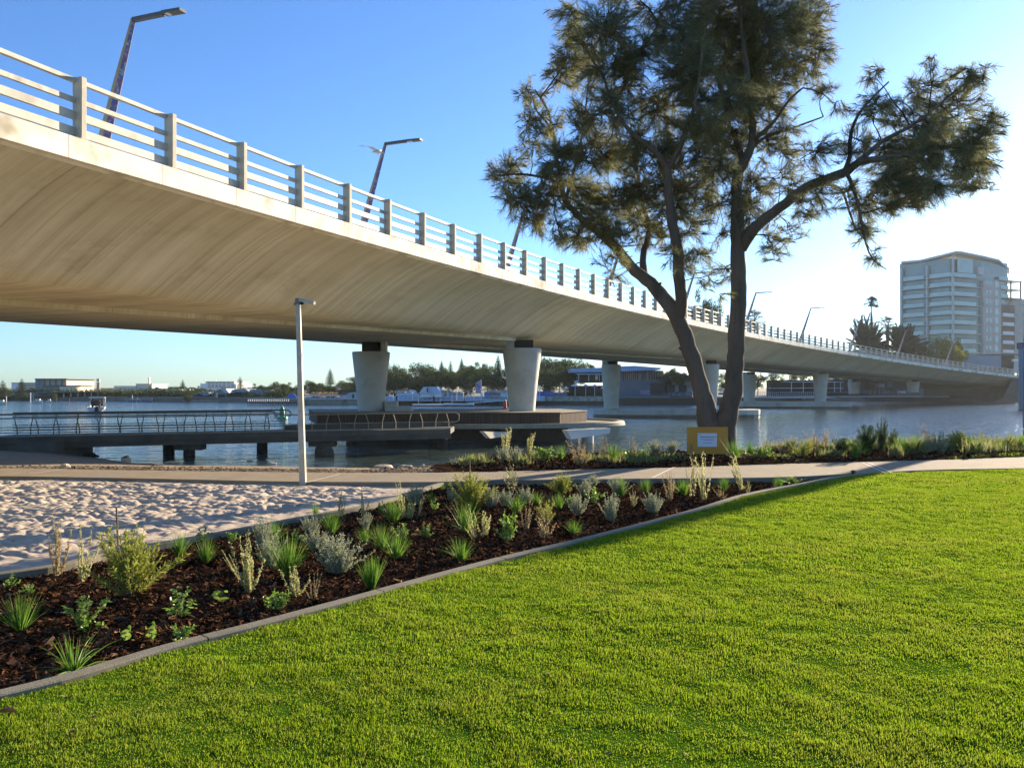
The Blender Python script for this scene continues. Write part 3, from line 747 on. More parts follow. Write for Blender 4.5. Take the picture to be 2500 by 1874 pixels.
# ------------------------------------------------------------------ pale post on the sand
M_post = mat('painted_post', (.33, .31, .24), (.40, .38, .30), .5, 3, .05, 20, c3=(.5, .48, .4), c3scale=4)
pb = G(740, 1186, -.06); Yp = pb.y
t = empty('light_post', pb, 0, 'slim pale post with a small flat lamp head standing in the sand', 'light post')
H = VZ(742, Yp) + .06
lean = Vector(((728 - 740) / F * Yp, 0, 0))
mb = MB()
mb.loft([[Vector((x, y, H * f)) + lean * f for x, y in ((-w, -w), (w, -w), (w, w), (-w, w))] for f, w in ((0, .052), (.5, .042), (1, .036))], close=True)
mb.add([Vector((x, y, H)) + lean for x, y in ((-.036, -.036), (.036, -.036), (.036, .036), (-.036, .036))], [(0, 1, 2, 3)])
o = mb.build('post', M_post, t)
tp = lean + Vector((0, 0, H))
mb = MB(); mb.box(tp + Vector((0, 0, .045)), (.085, .085, .10)); mb.box(tp + Vector((-.055, 0, .0)), (.03, .05, .04)); mb.build('cap_box', mat('cap_metal', (.16, .18, .17)), t)
mb = MB(); mb.beam(tp + Vector((.03, -.02, .065)), tp + Vector((.285, -.02, .015)), .13, .055); h = mb.build('lamp_head', M_post, t)
mb = MB(); mb.box(tp + Vector((.075, -.06, .005)), (.06, .04, .045)); mb.build('bracket', M_dark, t)
mb = MB(); mb.tube([tp + Vector((.02, 0, .13)), tp + Vector((.07, 0, .085))], .006, 6); mb.tube([tp + Vector((.13, 0, .085)), tp + Vector((.185, 0, .10))], .006, 6); mb.build('bird_spikes', mat('spike_metal', (.6, .55, .35)), t)
mb = MB()
for z in (.62, 1.02): mb.box(Vector((-.01, -.047, z)) + lean * (z / H), (.03, .012, .03))
mb.build('bolt', mat('bolt_metal', (.45, .43, .36)), t)

# ------------------------------------------------------------------ orange notice board in front of the tree
M_or = mat('orange_board', (.52, .22, .012), (.58, .26, .02), .5, 2)
M_paper = mat('notice_paper', (.62, .62, .70), (.66, .66, .74), .7, 3)
M_ink = mat('notice_ink', (.06, .06, .08), rough=.8)
Ys = 18.3
x0, x1 = UX(1677, Ys), UX(1777, Ys); z0_, z1_ = VZ(1108, Ys), VZ(1042, Ys)
t = empty('notice_board', ((x0 + x1) / 2, Ys, 0), 0, 'orange notice board with a white sheet in front of the tree trunk', 'sign')
def loc(v): return Vector(v) - t.location
mb = MB(); mb.box(loc(((x0 + x1) / 2, Ys, (z0_ + z1_) / 2)), (x1 - x0, .02, z1_ - z0_)); mb.build('board', M_or, t, .003)
px0, px1 = UX(1703, Ys), UX(1750, Ys); pz0, pz1 = VZ(1090, Ys), VZ(1057, Ys)
mb = MB(); mb.box(loc(((px0 + px1) / 2, Ys - .013, (pz0 + pz1) / 2)), (px1 - px0, .004, pz1 - pz0)); sh = mb.build('paper_sheet', M_paper, t)
mb = MB()
for (a, b, y, h) in [(1705, 1712, 1061.3, .010), (1709, 1748, 1066.5, .016), (1709, 1744, 1072, .008), (1720, 1742, 1074.5, .008), (1716, 1737, 1080.5, .009)]:
    xa, xb = UX(a, Ys), UX(b, Ys); z = VZ(y, Ys); x = xa
    while x < xb:
        l = random.uniform(.012, .035); mb.box(loc((x + l / 2, Ys - .0165, z)), (min(l, xb - x), .002, h)); x += l + .008
mb.build('printed_lines', M_ink, sh)
def text_obj(s, size, M, m, parent, name, ext=.0015):
    cu = bpy.data.curves.new(name, 'FONT'); cu.body = s; cu.size = size; cu.extrude = ext; cu.align_x = 'CENTER'; cu.align_y = 'CENTER'
    tmp = bpy.data.objects.new(name, cu); COL.objects.link(tmp)
    dg = bpy.context.evaluated_depsgraph_get(); me = bpy.data.meshes.new_from_object(tmp.evaluated_get(dg))
    bpy.data.objects.remove(tmp)
    me.materials.clear()
    o = mesh_obj(name, me, m, parent); o.matrix_local = M; return o
Rf = Matrix.Rotation(math.pi / 2, 4, 'X')
for ch, py in (('H', 1087.5), ('C', 1096), ('C', 1103.5)):
    text_obj(ch, .095, Matrix.Translation(loc((UX(1687, Ys), Ys - .0125, VZ(py, Ys)))) @ Matrix.Rotation(math.pi / 2, 4, 'X') @ Matrix.Rotation(-math.pi / 2, 4, 'Z'), M_ink, t, 'letter')
mb = MB()
for x in (x0 + .12, x1 - .12): mb.tube([loc((x, Ys + .02, -.05)), loc((x, Ys + .02, z0_ + .3))], .018, 6)
mb.build('stake', M_twig, t)
mb = MB()
mb.tube([loc(G(1655, 1120, .02) ), loc((UX(1675, Ys), Ys - .05, VZ(1110, Ys))), loc((UX(1690, Ys), Ys - .1, VZ(1118, Ys)))], .008, 5)
mb.tube([loc((UX(1775, Ys), Ys - .03, VZ(1108, Ys))), loc((UX(1795, Ys), Ys - .1, VZ(1115, Ys))), loc((UX(1815, Ys), Ys, VZ(1124, Ys)))], .008, 5)
mb.build('guy_rope', M_dark, t)

# ------------------------------------------------------------------ timber platform round the first pair of piers
M_timber = mat('dark_timber_cladding', (.085, .048, .030), (.13, .075, .045), .85, 1.5, .5, 60, stretch=(14, 14, .5), c3=(.06, .036, .024), c3scale=.7)
M_deckt = mat('platform_deck', (.20, .17, .12), (.28, .24, .17), .85, 2, .3, 30)
M_rim = mat('weathered_rim', (.26, .23, .16), (.34, .30, .22), .7, 2, .3, 30)
Yb = 46.0; top = VZ(1006.5, Yb); bot = VZ(1034.5, Yb)
t = empty('river_platform', (0, Yb + 3, WZ), 0, 'round timber river platform with a raised clad plinth under the first two piers', 'platform')
def loc(v): return Vector(v) - t.location
xl, xr = UX(775, Yb - .3), UX(1367, Yb)
xbr = UX(1432, Yb + 3.6)
plin = [(xl, Yb - .3), (xr, Yb), (xbr, Yb + 3.6), (xbr - 1.5, Yb + 8.0), (xl - 2.5, Yb + 7.6)]
mb = MB(); mb.prism([(x - t.location.x, y - t.location.y) for x, y in plin], bot - WZ - .05, top - WZ - .03)
pl = mb.build('plinth', M_timber, t)
mb = MB(); cx_ = sum(p[0] for p in plin) / 5; cy_ = sum(p[1] for p in plin) / 5
mb.prism([(cx_ + (x - cx_) * 1.008 - t.location.x, cy_ + (y - cy_) * 1.012 - t.location.y) for x, y in plin], top - WZ - .03, top - WZ + .01)
mb.build('plinth_top', M_deckt, pl)
mb = MB()     # board gaps
for a, b in ((plin[0], plin[1]), (plin[1], plin[2])):
    A = Vector((*a, 0)); B = Vector((*b, 0)); n_ = int((B - A).length / .19); nd = Vector(((B - A).y, -(B - A).x, 0)).normalized()
    for i in range(1, n_):
        p = A + (B - A) * (i / n_) + nd * .002
        mb.box(loc((p.x, p.y, (top + bot) / 2)), (.012, .012, top - bot - .05), math.atan2((B - A).y, (B - A).x))
o = mb.build('board_gaps', M_dark, pl); o['kind'] = 'stuff'
# curved rim deck
cxp, cyp, rx_, ry_ = -2.6, Yb + 3.6, UX(1520, Yb + 3.6) + 2.6, 5.6
zd = bot - .02
def ell(f, n=96, sc=1.0, t0=0, t1=2 * math.pi): return [(cxp + rx_ * f * math.cos(t0 + (t1 - t0) * i / n), cyp + ry_ * f * math.sin(t0 + (t1 - t0) * i / n)) for i in range(n)]
mb = MB(); mb.prism([(x - t.location.x, y - t.location.y) for x, y in ell(.985)], zd - WZ - .17, zd - WZ); mb.build('curved_deck', M_deckt, t)
mb = MB(); R = []
for i in range(120):
    a = 2 * math.pi * i / 120; c, s = math.cos(a), math.sin(a)
    R.append([loc((cxp + rx_ * f * c, cyp + ry_ * f * s, z)) for f, z in ((.97, zd + .02), (.97, zd + .10), (1.0, zd + .10), (1.01, zd + .02), (1.01, zd - .08), (1.015, zd - .10), (1.015, zd - .16), (.98, zd - .18))])
R.append(R[0]); mb.loft(R, close=True); mb.build('deck_rim', M_rim, t)
M_shiny = mat('pale_soffit_panel', (.66, .60, .46), (.72, .66, .52), .5, 2)
for (xa, ya, xb, yb2, xc, yc, xd, yd_, Yq) in ((1181, 1053, 1250, 1055, 1245, 1063.5, 1197, 1070, 42.4), (1384, 1050, 1491, 1045, 1488, 1058, 1396, 1071, 42.6)):
    # slanting outrigger plates facing the low sun
    A, B, C, D = W(xa, ya, Yq + .2), W(xb, yb2, Yq + 1.4), W(xc, yc, Yq + .9), W(xd, yd_, Yq - .5)
    mb = MB(); back = Vector((-.25, .35, .0))
    vs = [loc(v) for v in (A, B, C, D)] + [loc(v + back) for v in (A, B, C, D)]
    mb.add(vs, [(0, 1, 2, 3), (7, 6, 5, 4), (0, 4, 5, 1), (1, 5, 6, 2), (2, 6, 7, 3), (3, 7, 4, 0)]); mb.build('outrigger_plate', M_shiny, t)
for (px, Yq, r) in ((1435, 45.5, .33), (1225, 44.5, .12), (1060, 46, .35), (860, 46, .35), (1300, 50, .4), (960, 51, .4)):
    mb = MB(); mb.tube([loc((UX(px, Yq), Yq, WZ - .6)), loc((UX(px, Yq), Yq, zd - .2))], r, 16); mb.build('pile', M_pier if r > .3 and px == 1435 else M_twig, t)
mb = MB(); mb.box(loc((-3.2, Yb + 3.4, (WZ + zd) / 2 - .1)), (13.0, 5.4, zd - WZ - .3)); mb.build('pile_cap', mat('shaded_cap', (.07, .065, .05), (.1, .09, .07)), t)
# stepped concrete seats by the left pier
M_seat = mat('seat_concrete', (.46, .43, .36), (.54, .51, .44), .85, 3, .1, 30)
Yc = 48.2
for (a, b, za, lab, gname) in ((936, 965, 980, 'tall pale concrete block with scrawled tags right of the left pier', 'concrete blocks on the plinth'), (945, 1006, 993.5, 'long low concrete block with a sunlit end on the plinth', 'concrete blocks on the plinth')):
    xa, xb = UX(a, Yc), UX(b, Yc); zt = VZ(za, Yc); dep = 1.2 if za > 985 else 1.0; yy = Yc + (0 if za > 985 else .9)
    mb = MB(); h_ = zt - top; e = empty('concrete_block', ((xa + xb) / 2, yy, top + .01), 0, lab, 'block', gname)
    mb.box((0, 0, h_ / 2), (xb - xa, dep, h_)); mb.build('block_body', M_seat, e, .02)
    if za < 985:
        mb = MB()
        for q in range(7):
            mb.beam((-.05 + q * .07 - .1, -dep / 2 - .004, h_ * .72), (-.02 + q * .07 - .1 + random.uniform(-.02, .05), -dep / 2 - .004, h_ * .86), .006, .012, up=(0, 1, 0))
        mb.build('scrawl', M_dark, e)

# ------------------------------------------------------------------ jetty
M_jet = mat('jetty_concrete', (.085, .082, .07), (.125, .12, .10), .85, 1.5, .3, 20)
M_jrail = mat('jetty_rail_steel', (.17, .165, .15), (.24, .23, .20), .4, 5, metal=.6)
M_pile = mat('tarred_pile', (.035, .028, .022), (.06, .045, .035), .9, 4, .4, 20)
t = empty('jetty', (-12, 35, WZ), 0, 'low dark jetty with curved steel railings running from the beach to the platform', 'jetty')
def loc(v): return Vector(v) - t.location
def jr(a, b, Ya, Yb_):   # near edge from pixel a at depth Ya to pixel b at depth Yb
    return lambda f: ((UX(a, Ya)) * (1 - f) + UX(b, Yb_) * f, Ya * (1 - f) + Yb_ * f)
xA, yA, zA = UX(-60, 33.6), 33.6, VZ(1069, 33.6)
xB, yB, zB = UX(1100, 40.0), 40.0, VZ(1046, 40.0)
def J(f, dy=0, dz=0): return loc((xA + (xB - xA) * f, yA + (yB - yA) * f + dy, zA + (zB - zA) * f + dz))
mb = MB(); mb.loft([[J(f, 0, -.26), J(f, 0, 0), J(f, 2.6, 0), J(f, 2.6, -.26)] for f in (0, .25, .5, .75, 1)], close=True)
mb.add([J(1, 0, -.26), J(1, 0, 0), J(1, 2.6, 0), J(1, 2.6, -.26)], [(0, 1, 2, 3)]); mb.build('deck', M_jet, t)
mb = MB(); mb.loft([[J(f, .15, -.5), J(f, .15, -.26), J(f, .5, -.26), J(f, .5, -.5)] for f in (0, .5, 1)], close=True); mb.build('edge_beam', M_jet, t)
mb = MB(); mb.loft([[J(f, -.05, .02), J(f, -.05, .07), J(f, .02, .07), J(f, .02, .02)] for f in (.1, .5, 1)], close=True); mb.build('edge_strip', M_rim, t)
zJ = lambda f: zA + (zB - zA) * f
for (px, Yq, cap, w) in ((462, 35.2, True, 1.0), (787, 36.6, True, 1.0), (412, 38.5, False, 0), (640, 39.5, False, 0), (1080, 40.5, False, 1.0)):
    f = .5
    for _ in range(30): x = UX(px, yA + (yB - yA) * f + (.9 if cap else 2.2)); f = (x - xA) / (xB - xA)
    Yq = yA + (yB - yA) * f + (.9 if cap else 2.2); r = .26
    mb = MB(); mb.tube([loc((x, Yq, WZ - .8)), loc((x, Yq, zJ(f) - .6 + (-.1 if cap else .3)))], r, 14); mb.build('pile', M_pile, t)
    if cap: mb = MB(); mb.box(loc((x + .0, Yq + .1, zJ(f) - .50 - .14)), (1.25, .7, .28)); mb.build('pile_head', mat('pile_head_concrete', (.11, .105, .08), (.15, .14, .11)) if px == 462 else bpy.data.materials['pile_head_concrete'], t)
mb = MB(); mb.box(loc((UX(60, 35.5), 35.6, VZ(1095, 35.5) - .1)), (4.4, 3.0, 1.0)); mb.build('abutment', M_jet, t)
# railing: curved stanchions with rails, front and back
def stan(f, dy, h=.95, rad=.022, out=-1):
    b = J(f, dy, 0); return [b, b + Vector((0, 0, h * .35)), b + Vector((out * .03, out * .07, h * .62)), b + Vector((out * .05, out * .12, h * .85)), b + Vector((out * .02, out * .03, h))]
fe = (UX(660, 37.5) - xA) / (xB - xA)
for dy, out in ((.05, -1), (2.5, 1)):
    n_ = 14 if dy < 1 else 12
    for i in range(n_ + 1):
        f = .035 + (fe - .035) * i / n_; mb = MB()
        P = stan(f, dy, .97, out=out); mb.tube(P, [.032, .03, .026, .022, .018], 6); 
        mb.build('stanchion', M_jrail, t)
    for z, r in ((.97, .042), (.80, .03), (.42, .02), (.30, .02), (.18, .02)):
        mb = MB(); n2 = 20; oo = out * .03 if z > .9 else 0
        mb.tube([J(.0 + fe * i / n2, dy + oo, z) for i in range(n2 + 1)] + ([J(fe + .012, dy, z - .03), J(fe + .016, dy, z - .2), J(fe + .012, dy, z - .33)] if z > .9 else []), r, 6); mb.build('rail' if z < .9 else 'handrail', M_jrail, t)
# lower loop railing in front of the platform
fs, fe2 = fe + .03, .995
zo = .0
for i in range(13):
    f = fs + (fe2 - fs) * i / 12; mb = MB(); o_ = .006 * (1 if i % 2 else -1)
    mb.tube([J(f, .05, -.1), J(f, .05, .38), J(f + o_, -.02, .80)], .02, 6); mb.build('stanchion', M_rim, t)
mb = MB(); mb.tube([J(fs - .02, .0, .80)] + [J(fs + (fe2 - fs) * i / 10, -.02, .80) for i in range(11)] + [J(fe2 + .018, .0, .79), J(fe2 + .026, 0, .7), J(fe2 + .026, 0, .42), J(fe2 + .02, 0, .34), J(fe2 - .01, 0, .33)], .028, 8); mb.build('handrail', M_rim, t)
mb = MB(); mb.tube([J(fs + (fe2 - fs) * i / 10, .03, .36) for i in range(11)], .016, 6); mb.build('rail', M_rim, t)
# far kerb wall behind
mb = MB(); mb.loft([[J(f, 2.62, -.05), J(f, 2.62, .22), J(f, 2.8, .22), J(f, 2.8, -.05)] for f in (fe, .8, 1)], close=True); mb.build('upstand', M_jet, t)

# ------------------------------------------------------------------ shoreline rocks
M_rock = mat('limestone', (.58, .46, .31), (.70, .58, .42), .9, 4, .8, 15, c3=(.40, .30, .20), c3scale=3)
M_rockd = mat('wet_dark_rock', (.05, .045, .035), (.09, .08, .06), .8, 4, .8, 15)
def rock(c, sx, sy, sz, seed, m):
    rr = np.random.default_rng(seed); V = []; Fq = []; nu, nv = 12, 7
    for j in range(nv + 1):
        for i in range(nu):
            th = 2 * math.pi * i / nu; ph = math.pi * j / nv - math.pi / 2
            d = Vector((math.cos(ph) * math.cos(th), math.cos(ph) * math.sin(th), math.sin(ph)))
            s = 1 + .35 * float(fbm(np.array([d.x * 1.6 + seed * 3.1]), np.array([d.y * 1.6 + d.z * 2.2 + seed]), 3, seed)[0])
            s *= .82 + .18 * min(1, 1.4 - abs(d.z))
            V.append((c[0] + d.x * sx * s, c[1] + d.y * sy * s, c[2] + d.z * sz * s))
    mb = MB(); mb.add(V, [(j * nu + i, j * nu + (i + 1) % nu, (j + 1) * nu + (i + 1) % nu, (j + 1) * nu + i) for j in range(nv) for i in range(nu)])
    return mb.build('rock', m)
def shore_pt(px, py):
    for Yq in np.arange(15, 40, .05):
        x = UX(px, Yq); z = float(land_h(np.array([x]), np.array([Yq]))[0])
        if Y0 + (ZC - z) * F / Yq <= py: return Vector((x, Yq, z))
    return Vector((UX(px, 30), 30, -1.4))
rk = [(307, 1130, 12, 13, 'upright pinkish boulder with a dark cap on the left beach', 0), (160, 1141, 12, 8, 'small buff rock beside the path at far left', 0), (377, 1130, 14, 8, 'buff rock right of the upright boulder', 0), (420, 1133, 20, 6, 'flat rock below the first tall jetty pile', 0), (458, 1133, 22, 8, 'long pale rock in front of the capped jetty pile', 0), (500, 1132, 16, 6, 'brown rock half sunk in shore gravel right of the capped pile', 0), (548, 1132, 26, 9, 'wide brown rock at the waterline, leftmost of the rock row', 0), (583, 1132, 14, 9, 'round buff rock with pitted face in the rock row', 0), (612, 1136, 18, 9, 'dark sided rock in the middle of the rock row', 0), (640, 1134, 22, 11, 'largest pale boulder of the shoreline rock row', 0), (665, 1137, 14, 7, 'small rock at the right end of the row left of the post', 0), (765, 1138, 24, 9, 'pale rock just right of the light post base', 0), (800, 1137, 14, 8, 'squat cream rock right of the light post', 0), (843, 1138, 20, 9, 'broad cream rock under the platform shadow', 0), (865, 1136, 14, 8, 'rounded cream rock beside a broad one', 0), (935, 1137, 24, 7, 'low cream rock midway along the shore', 0), (990, 1138, 18, 7, 'pale wedge rock left of the wooden stake', 0), (1033, 1137, 10, 7, 'little pointed rock left of the wooden stake', 0), (1110, 1130, 24, 9, 'cream slab rock near the stake at the bed corner', 0), (1160, 1132, 20, 7, 'orange brown flat rock right of the stake', 0)]
for i, (px, py, w, h, lab, d) in enumerate(rk):
    p = shore_pt(px, py); s = p.y / F
    o = rock((p.x, p.y, p.z + h * s * .3), w * s * 1.05, w * s * .8, h * s * 1.15, i + 3, M_rock); tag(o, lab, 'rock', 'rocks along the water edge')
for i, (px, py, w, h, lab) in enumerate([(152, 1098, 22, 8, 'black rock closest to the jetty abutment'), (170, 1101, 12, 8, 'peaked black rock second along the dark spit'), (196, 1106, 14, 8, 'black rock in the middle of the dark spit'), (218, 1108, 16, 8, 'rounded black rock near the tip of the dark spit'), (233, 1112, 8, 5, 'smallest black rock at the tip of the spit'), (307, 1118, 7, 6, 'small dark stone sitting on top of the upright boulder')]):
    Yq = 36.5 if px < 300 else shore_pt(307, 1130).y; s = Yq / F; p = W(px, py, Yq)
    o = rock((p.x, p.y, p.z - h * s * .3 if px < 300 else p.z), w * s, w * s, h * s, i + 40, M_rockd); tag(o, lab, 'rock', 'dark rocks by the jetty')
mb = MB(); mb.loft([[(UX(a, 21), 21, VZ(1150, 21)), (UX(a, 26), 26, VZ(1143 - (1140 - min(b, 1140)) * .25, 26)), (UX(a, 31), 31, VZ(1138 - (1138 - min(b, 1138)) * .6, 31)), (UX(a, 36.8), 36.6, VZ(b, 36.8)), (UX(a, 36.8), 38, VZ(b, 36.8) - .9)] for a, b in ((-300, 1080), (0, 1088), (100, 1095), (150, 1101), (200, 1110), (240, 1115), (290, 1121), (330, 1127), (400, 1140))], sm=True)
tag(mb.build('spit', M_beach), kind='structure')
for i, (px, py, lab) in enumerate([(792, 1113, 'dark brown boulder in the water beside the second jetty pile')]):
    p = W(px, py, 37.3); tag(rock((p.x, p.y, WZ + .1), .45, .4, .5, 71, M_rockd), lab, 'rock')

# ------------------------------------------------------------------ buoys and boat
def buoy(px, py_top, py_base, m, lab, kind):
    Y = (ZC - WZ) * F / (py_base - Y0); x = UX(px, Y); s = Y / F; H = (py_base - py_top) * s
    t = empty('navigation_buoy', (x, Y, WZ), 0, lab, 'buoy', 'channel buoys')
    mb = MB()
    if kind == 'g':
        mb.lathe((0, 0, -.2), [(.45, 0), (.55, .1), (.55, .42), (.50, .47)], 20); mb.build('float', m, t)
        mb = MB(); mb.lathe((0, 0, .27), [(.24, 0), (.26, .2), (.25, (H - .3) * .5), (.17, (H - .3) * .8), (.03, H - .28)], 16); mb.build('daymark', m, t)
    else:
        mb.lathe((0, 0, -.2), [(.3, 0), (.32, .1), (.5, .35), (.62, .5), (.6, .72), (.3, .8)], 20); mb.build('float', m, t)
        mb = MB(); mb.lathe((0, 0, .55), [(.24, 0), (.22, .3), (.2, H - .85), (.18, H - .75)], 16); mb.build('daymark', m, t)
        mb = MB(); mb.lathe((0, 0, H - .22), [(.07, 0), (.07, .14), (.02, .2)], 8); mb.build('lantern', M_post, t)
buoy(689, 989, 1023, mat('buoy_green', (.02, .26, .16), rough=.5), 'green conical channel buoy right of the jetty railing end', 'g')
buoy(1233, 974, 1007, mat('buoy_red', (.45, .02, .02), rough=.5), 'red can shaped channel buoy left of the second pier', 'r')
M_boat = mat('boat_white', (.62, .60, .54), (.68, .66, .6), .35, 3)
Yq = 108; t = empty('motor_boat', (UX(238, Yq), Yq, WZ), math.radians(22), 'small white motor boat under way on the open river, seen from astern', 'boat')
mb = MB(); mb.loft([[(-w, y, zt), (-w * .96, y, zt * .5), (-w * .55, y, .0), (0, y, -.25), (w * .55, y, .0), (w * .96, y, zt * .5), (w, y, zt)] for y, w, zt in ((-2.4, 1.02, .62), (-1, 1.08, .66), (.8, .98, .78), (2.0, .6, .92), (2.7, .04, 1.0))], sm=True)
mb.add([(-1.02, -2.4, .62), (-.98, -2.4, .3), (-.56, -2.4, 0), (0, -2.4, -.25), (.56, -2.4, 0), (.98, -2.4, .3), (1.02, -2.4, .62)], [tuple(range(7))])
mb.add([(-1.0, -2.3, .5), (1.0, -2.3, .5), (.9, .9, .6), (0, 2.5, .85), (-.9, .9, .6)], [(0, 1, 2, 3, 4)]); mb.build('hull', M_boat, t)
mb = MB()
for sx in (-.8, .8):
    mb.beam((sx, -1.1, .6), (sx, -1.0, 1.85), .05, .05); mb.beam((sx, .5, .7), (sx, .4, 1.85), .05, .05)
mb.build('canopy_frame', M_steel, t)
mb = MB(); mb.box((0, -.3, 1.88), (1.9, 1.9, .06)); mb.build('canopy', M_boat, t)
mb = MB(); mb.box((0, .35, 1.1), (1.5, .5, .75)); mb.build('console', mat('console_dark', (.04, .04, .045)), t)
mb = MB(); mb.box((.15, -2.6, .35), (.42, .35, .75)); mb.build('outboard_motor', M_dark, t)
def small_person(x, y, h, shirt, label, parent_loc, rz, seat=0):
    p = Matrix.Rotation(rz, 4, 'Z') @ Vector((x, y, .55)); mb = MB(); o = Vector(parent_loc) + p
    mb.tube([o, o + Vector((0, 0, h * .28)), o + Vector((0, 0, h * .5)), o + Vector((0, 0, h * .78)), o + Vector((0, 0, h * .84)), o + Vector((0, 0, h * .9)), o + Vector((0, 0, h * .98)), o + Vector((0, 0, h))], [.12, .15, .16, .2, .07, .09, .1, .04], 10)
    for sx in (-1, 1): mb.tube([o + Vector((sx * .19, 0, h * .76)), o + Vector((sx * .25, .05, h * .6)), o + Vector((sx * .2, .25, h * .5))], [.055, .05, .04], 6)
    return tag(mb.build('person', shirt), label, 'person', 'people in the boat')
small_person(-.45, -1.5, 1.1, M_dark, 'dark dressed person sitting at the left of the motor boat', t.location, math.radians(22))
small_person(.35, -1.3, 1.05, mat('brown_shirt', (.10, .06, .05)), 'brown dressed person sitting at the right of the motor boat', t.location, math.radians(22))
# blue-grey steel tower at the right edge
M_bl = mat('blue_grey_steel', (.13, .20, .28), (.16, .23, .32), .5, .6)
Yq = 116; x = UX(2491, Yq); zt = VZ(836, Yq)
t = empty('steel_pylon', (x + .9, Yq, WZ), 0, 'tall blue grey steel pylon cut by the right edge of the photo', 'pylon')
mb = MB(); mb.bx(-.75, .75, -.7, .7, .0, zt - WZ - .9); mb.build('column', M_bl, t, .04)
mb = MB(); mb.bx(-.9, .9, -.85, .85, zt - WZ - .9, zt - WZ); mb.build('cap', mat('dark_blue_steel', (.05, .09, .16)), t)
mb = MB(); mb.bx(-.2, .6, -.73, -.69, 3.4, 3.9); mb.build('opening', M_dark, t)
# ------------------------------------------------------------------ lawn grass, mulch, bed plants
M_grass = mat('grass_blades', (.1, .2, .02), rough=.6, spec=.2, trans=.55, island_c=[(.105, .185, .007), (.155, .26, .009), (.20, .315, .012), (.255, .365, .016), (.175, .28, .01), (.30, .38, .022), (.32, .30, .07)], patch=((.30, .33, .04), .9, .55))
def blades(n, x, y, z, h, w, lean, seed, curl=.3):
    r = np.random.default_rng(seed)
    a = r.uniform(0, 2 * math.pi, n); la = r.uniform(0, 2 * math.pi, n); lm = np.abs(r.normal(0, lean, n))
    sx, sy = np.cos(a) * w / 2, np.sin(a) * w / 2
    dx, dy = np.cos(la) * lm * h, np.sin(la) * lm * h
    z1 = z + h * .62; zt = z + h * np.sqrt(np.clip(1 - lm * lm, .1, 1))
    P = np.stack([np.stack([x - sx, y - sy, z], 1), np.stack([x + sx, y + sy, z], 1), np.stack([x + dx * .4 + sx * .8, y + dy * .4 + sy * .8, z1], 1), np.stack([x + dx, y + dy, zt], 1), np.stack([x + dx * .4 - sx * .8, y + dy * .4 - sy * .8, z1], 1)], 1)
    return P.reshape(-1, 3), np.arange(n)[:, None] * 5 + np.array([[0, 1, 2, 3, 4]])
parts = []
for (y0, y1, dens, h, w) in ((2.6, 4.6, 19000, .025, .0038), (4.6, 7, 13000, .025, .005), (7, 10, 7500, .026, .007), (10, 13, 4400, .027, .0095), (13, 19.2, 2400, .028, .013)):
    xr_ = y1 * .68 + 1.7; n = int(dens * (y1 - y0) * 2 * xr_)
    x = rng.uniform(-xr_, xr_, n); y = rng.uniform(y0, y1, n)
    clump = fbm(x * 7, y * 7, 3, 33)
    keep = in_poly(x, y, lawn_poly) & (rng.random(n) < .85 + .5 * clump)
    x, y, clump = x[keep], y[keep], clump[keep]
    und = fbm(x * 1.6, y * 2.4, 3, 77)
    hh = h * np.clip(.8 + .6 * clump + .4 * und, .4, 1.4) * rng.uniform(.6, 1.25, len(x))
    z = -.012 + .02 * fbm(x * .9, y * .9, 3, 2) - .004
    V_, F_ = blades(len(x), x, y, z, hh, w, .38, int(y0 * 10)); parts.append((V_, F_))
off = 0; Vs = []; Fs = []
for V_, F_ in parts: Vs.append(V_); Fs.append(F_ + off); off += len(V_)
# small strip of lawn beyond the path at the far right
gx = rng.uniform(9.6, 16, 9000); gy = rng.uniform(17.8, 20.2, 9000)
yfp = yat(pfR, gx); kp = (gy > yfp + .03) & (gy < yfp + .55 * np.clip((gx - 9.6) / 2.5, 0, 1) + .05)
V_, F_ = blades(int(kp.sum()), gx[kp], gy[kp], np.full(kp.sum(), .02), .06 * rng.uniform(.6, 1.2, kp.sum()), .013, .35, 5)
Vs.append(V_); Fs.append(F_ + off)
print('blades', sum(len(f) for f in Fs))
tag(mesh_obj('lawn_grass', np_mesh('lawn_grass', np.concatenate(Vs), np.concatenate(Fs)), M_grass), kind='stuff')

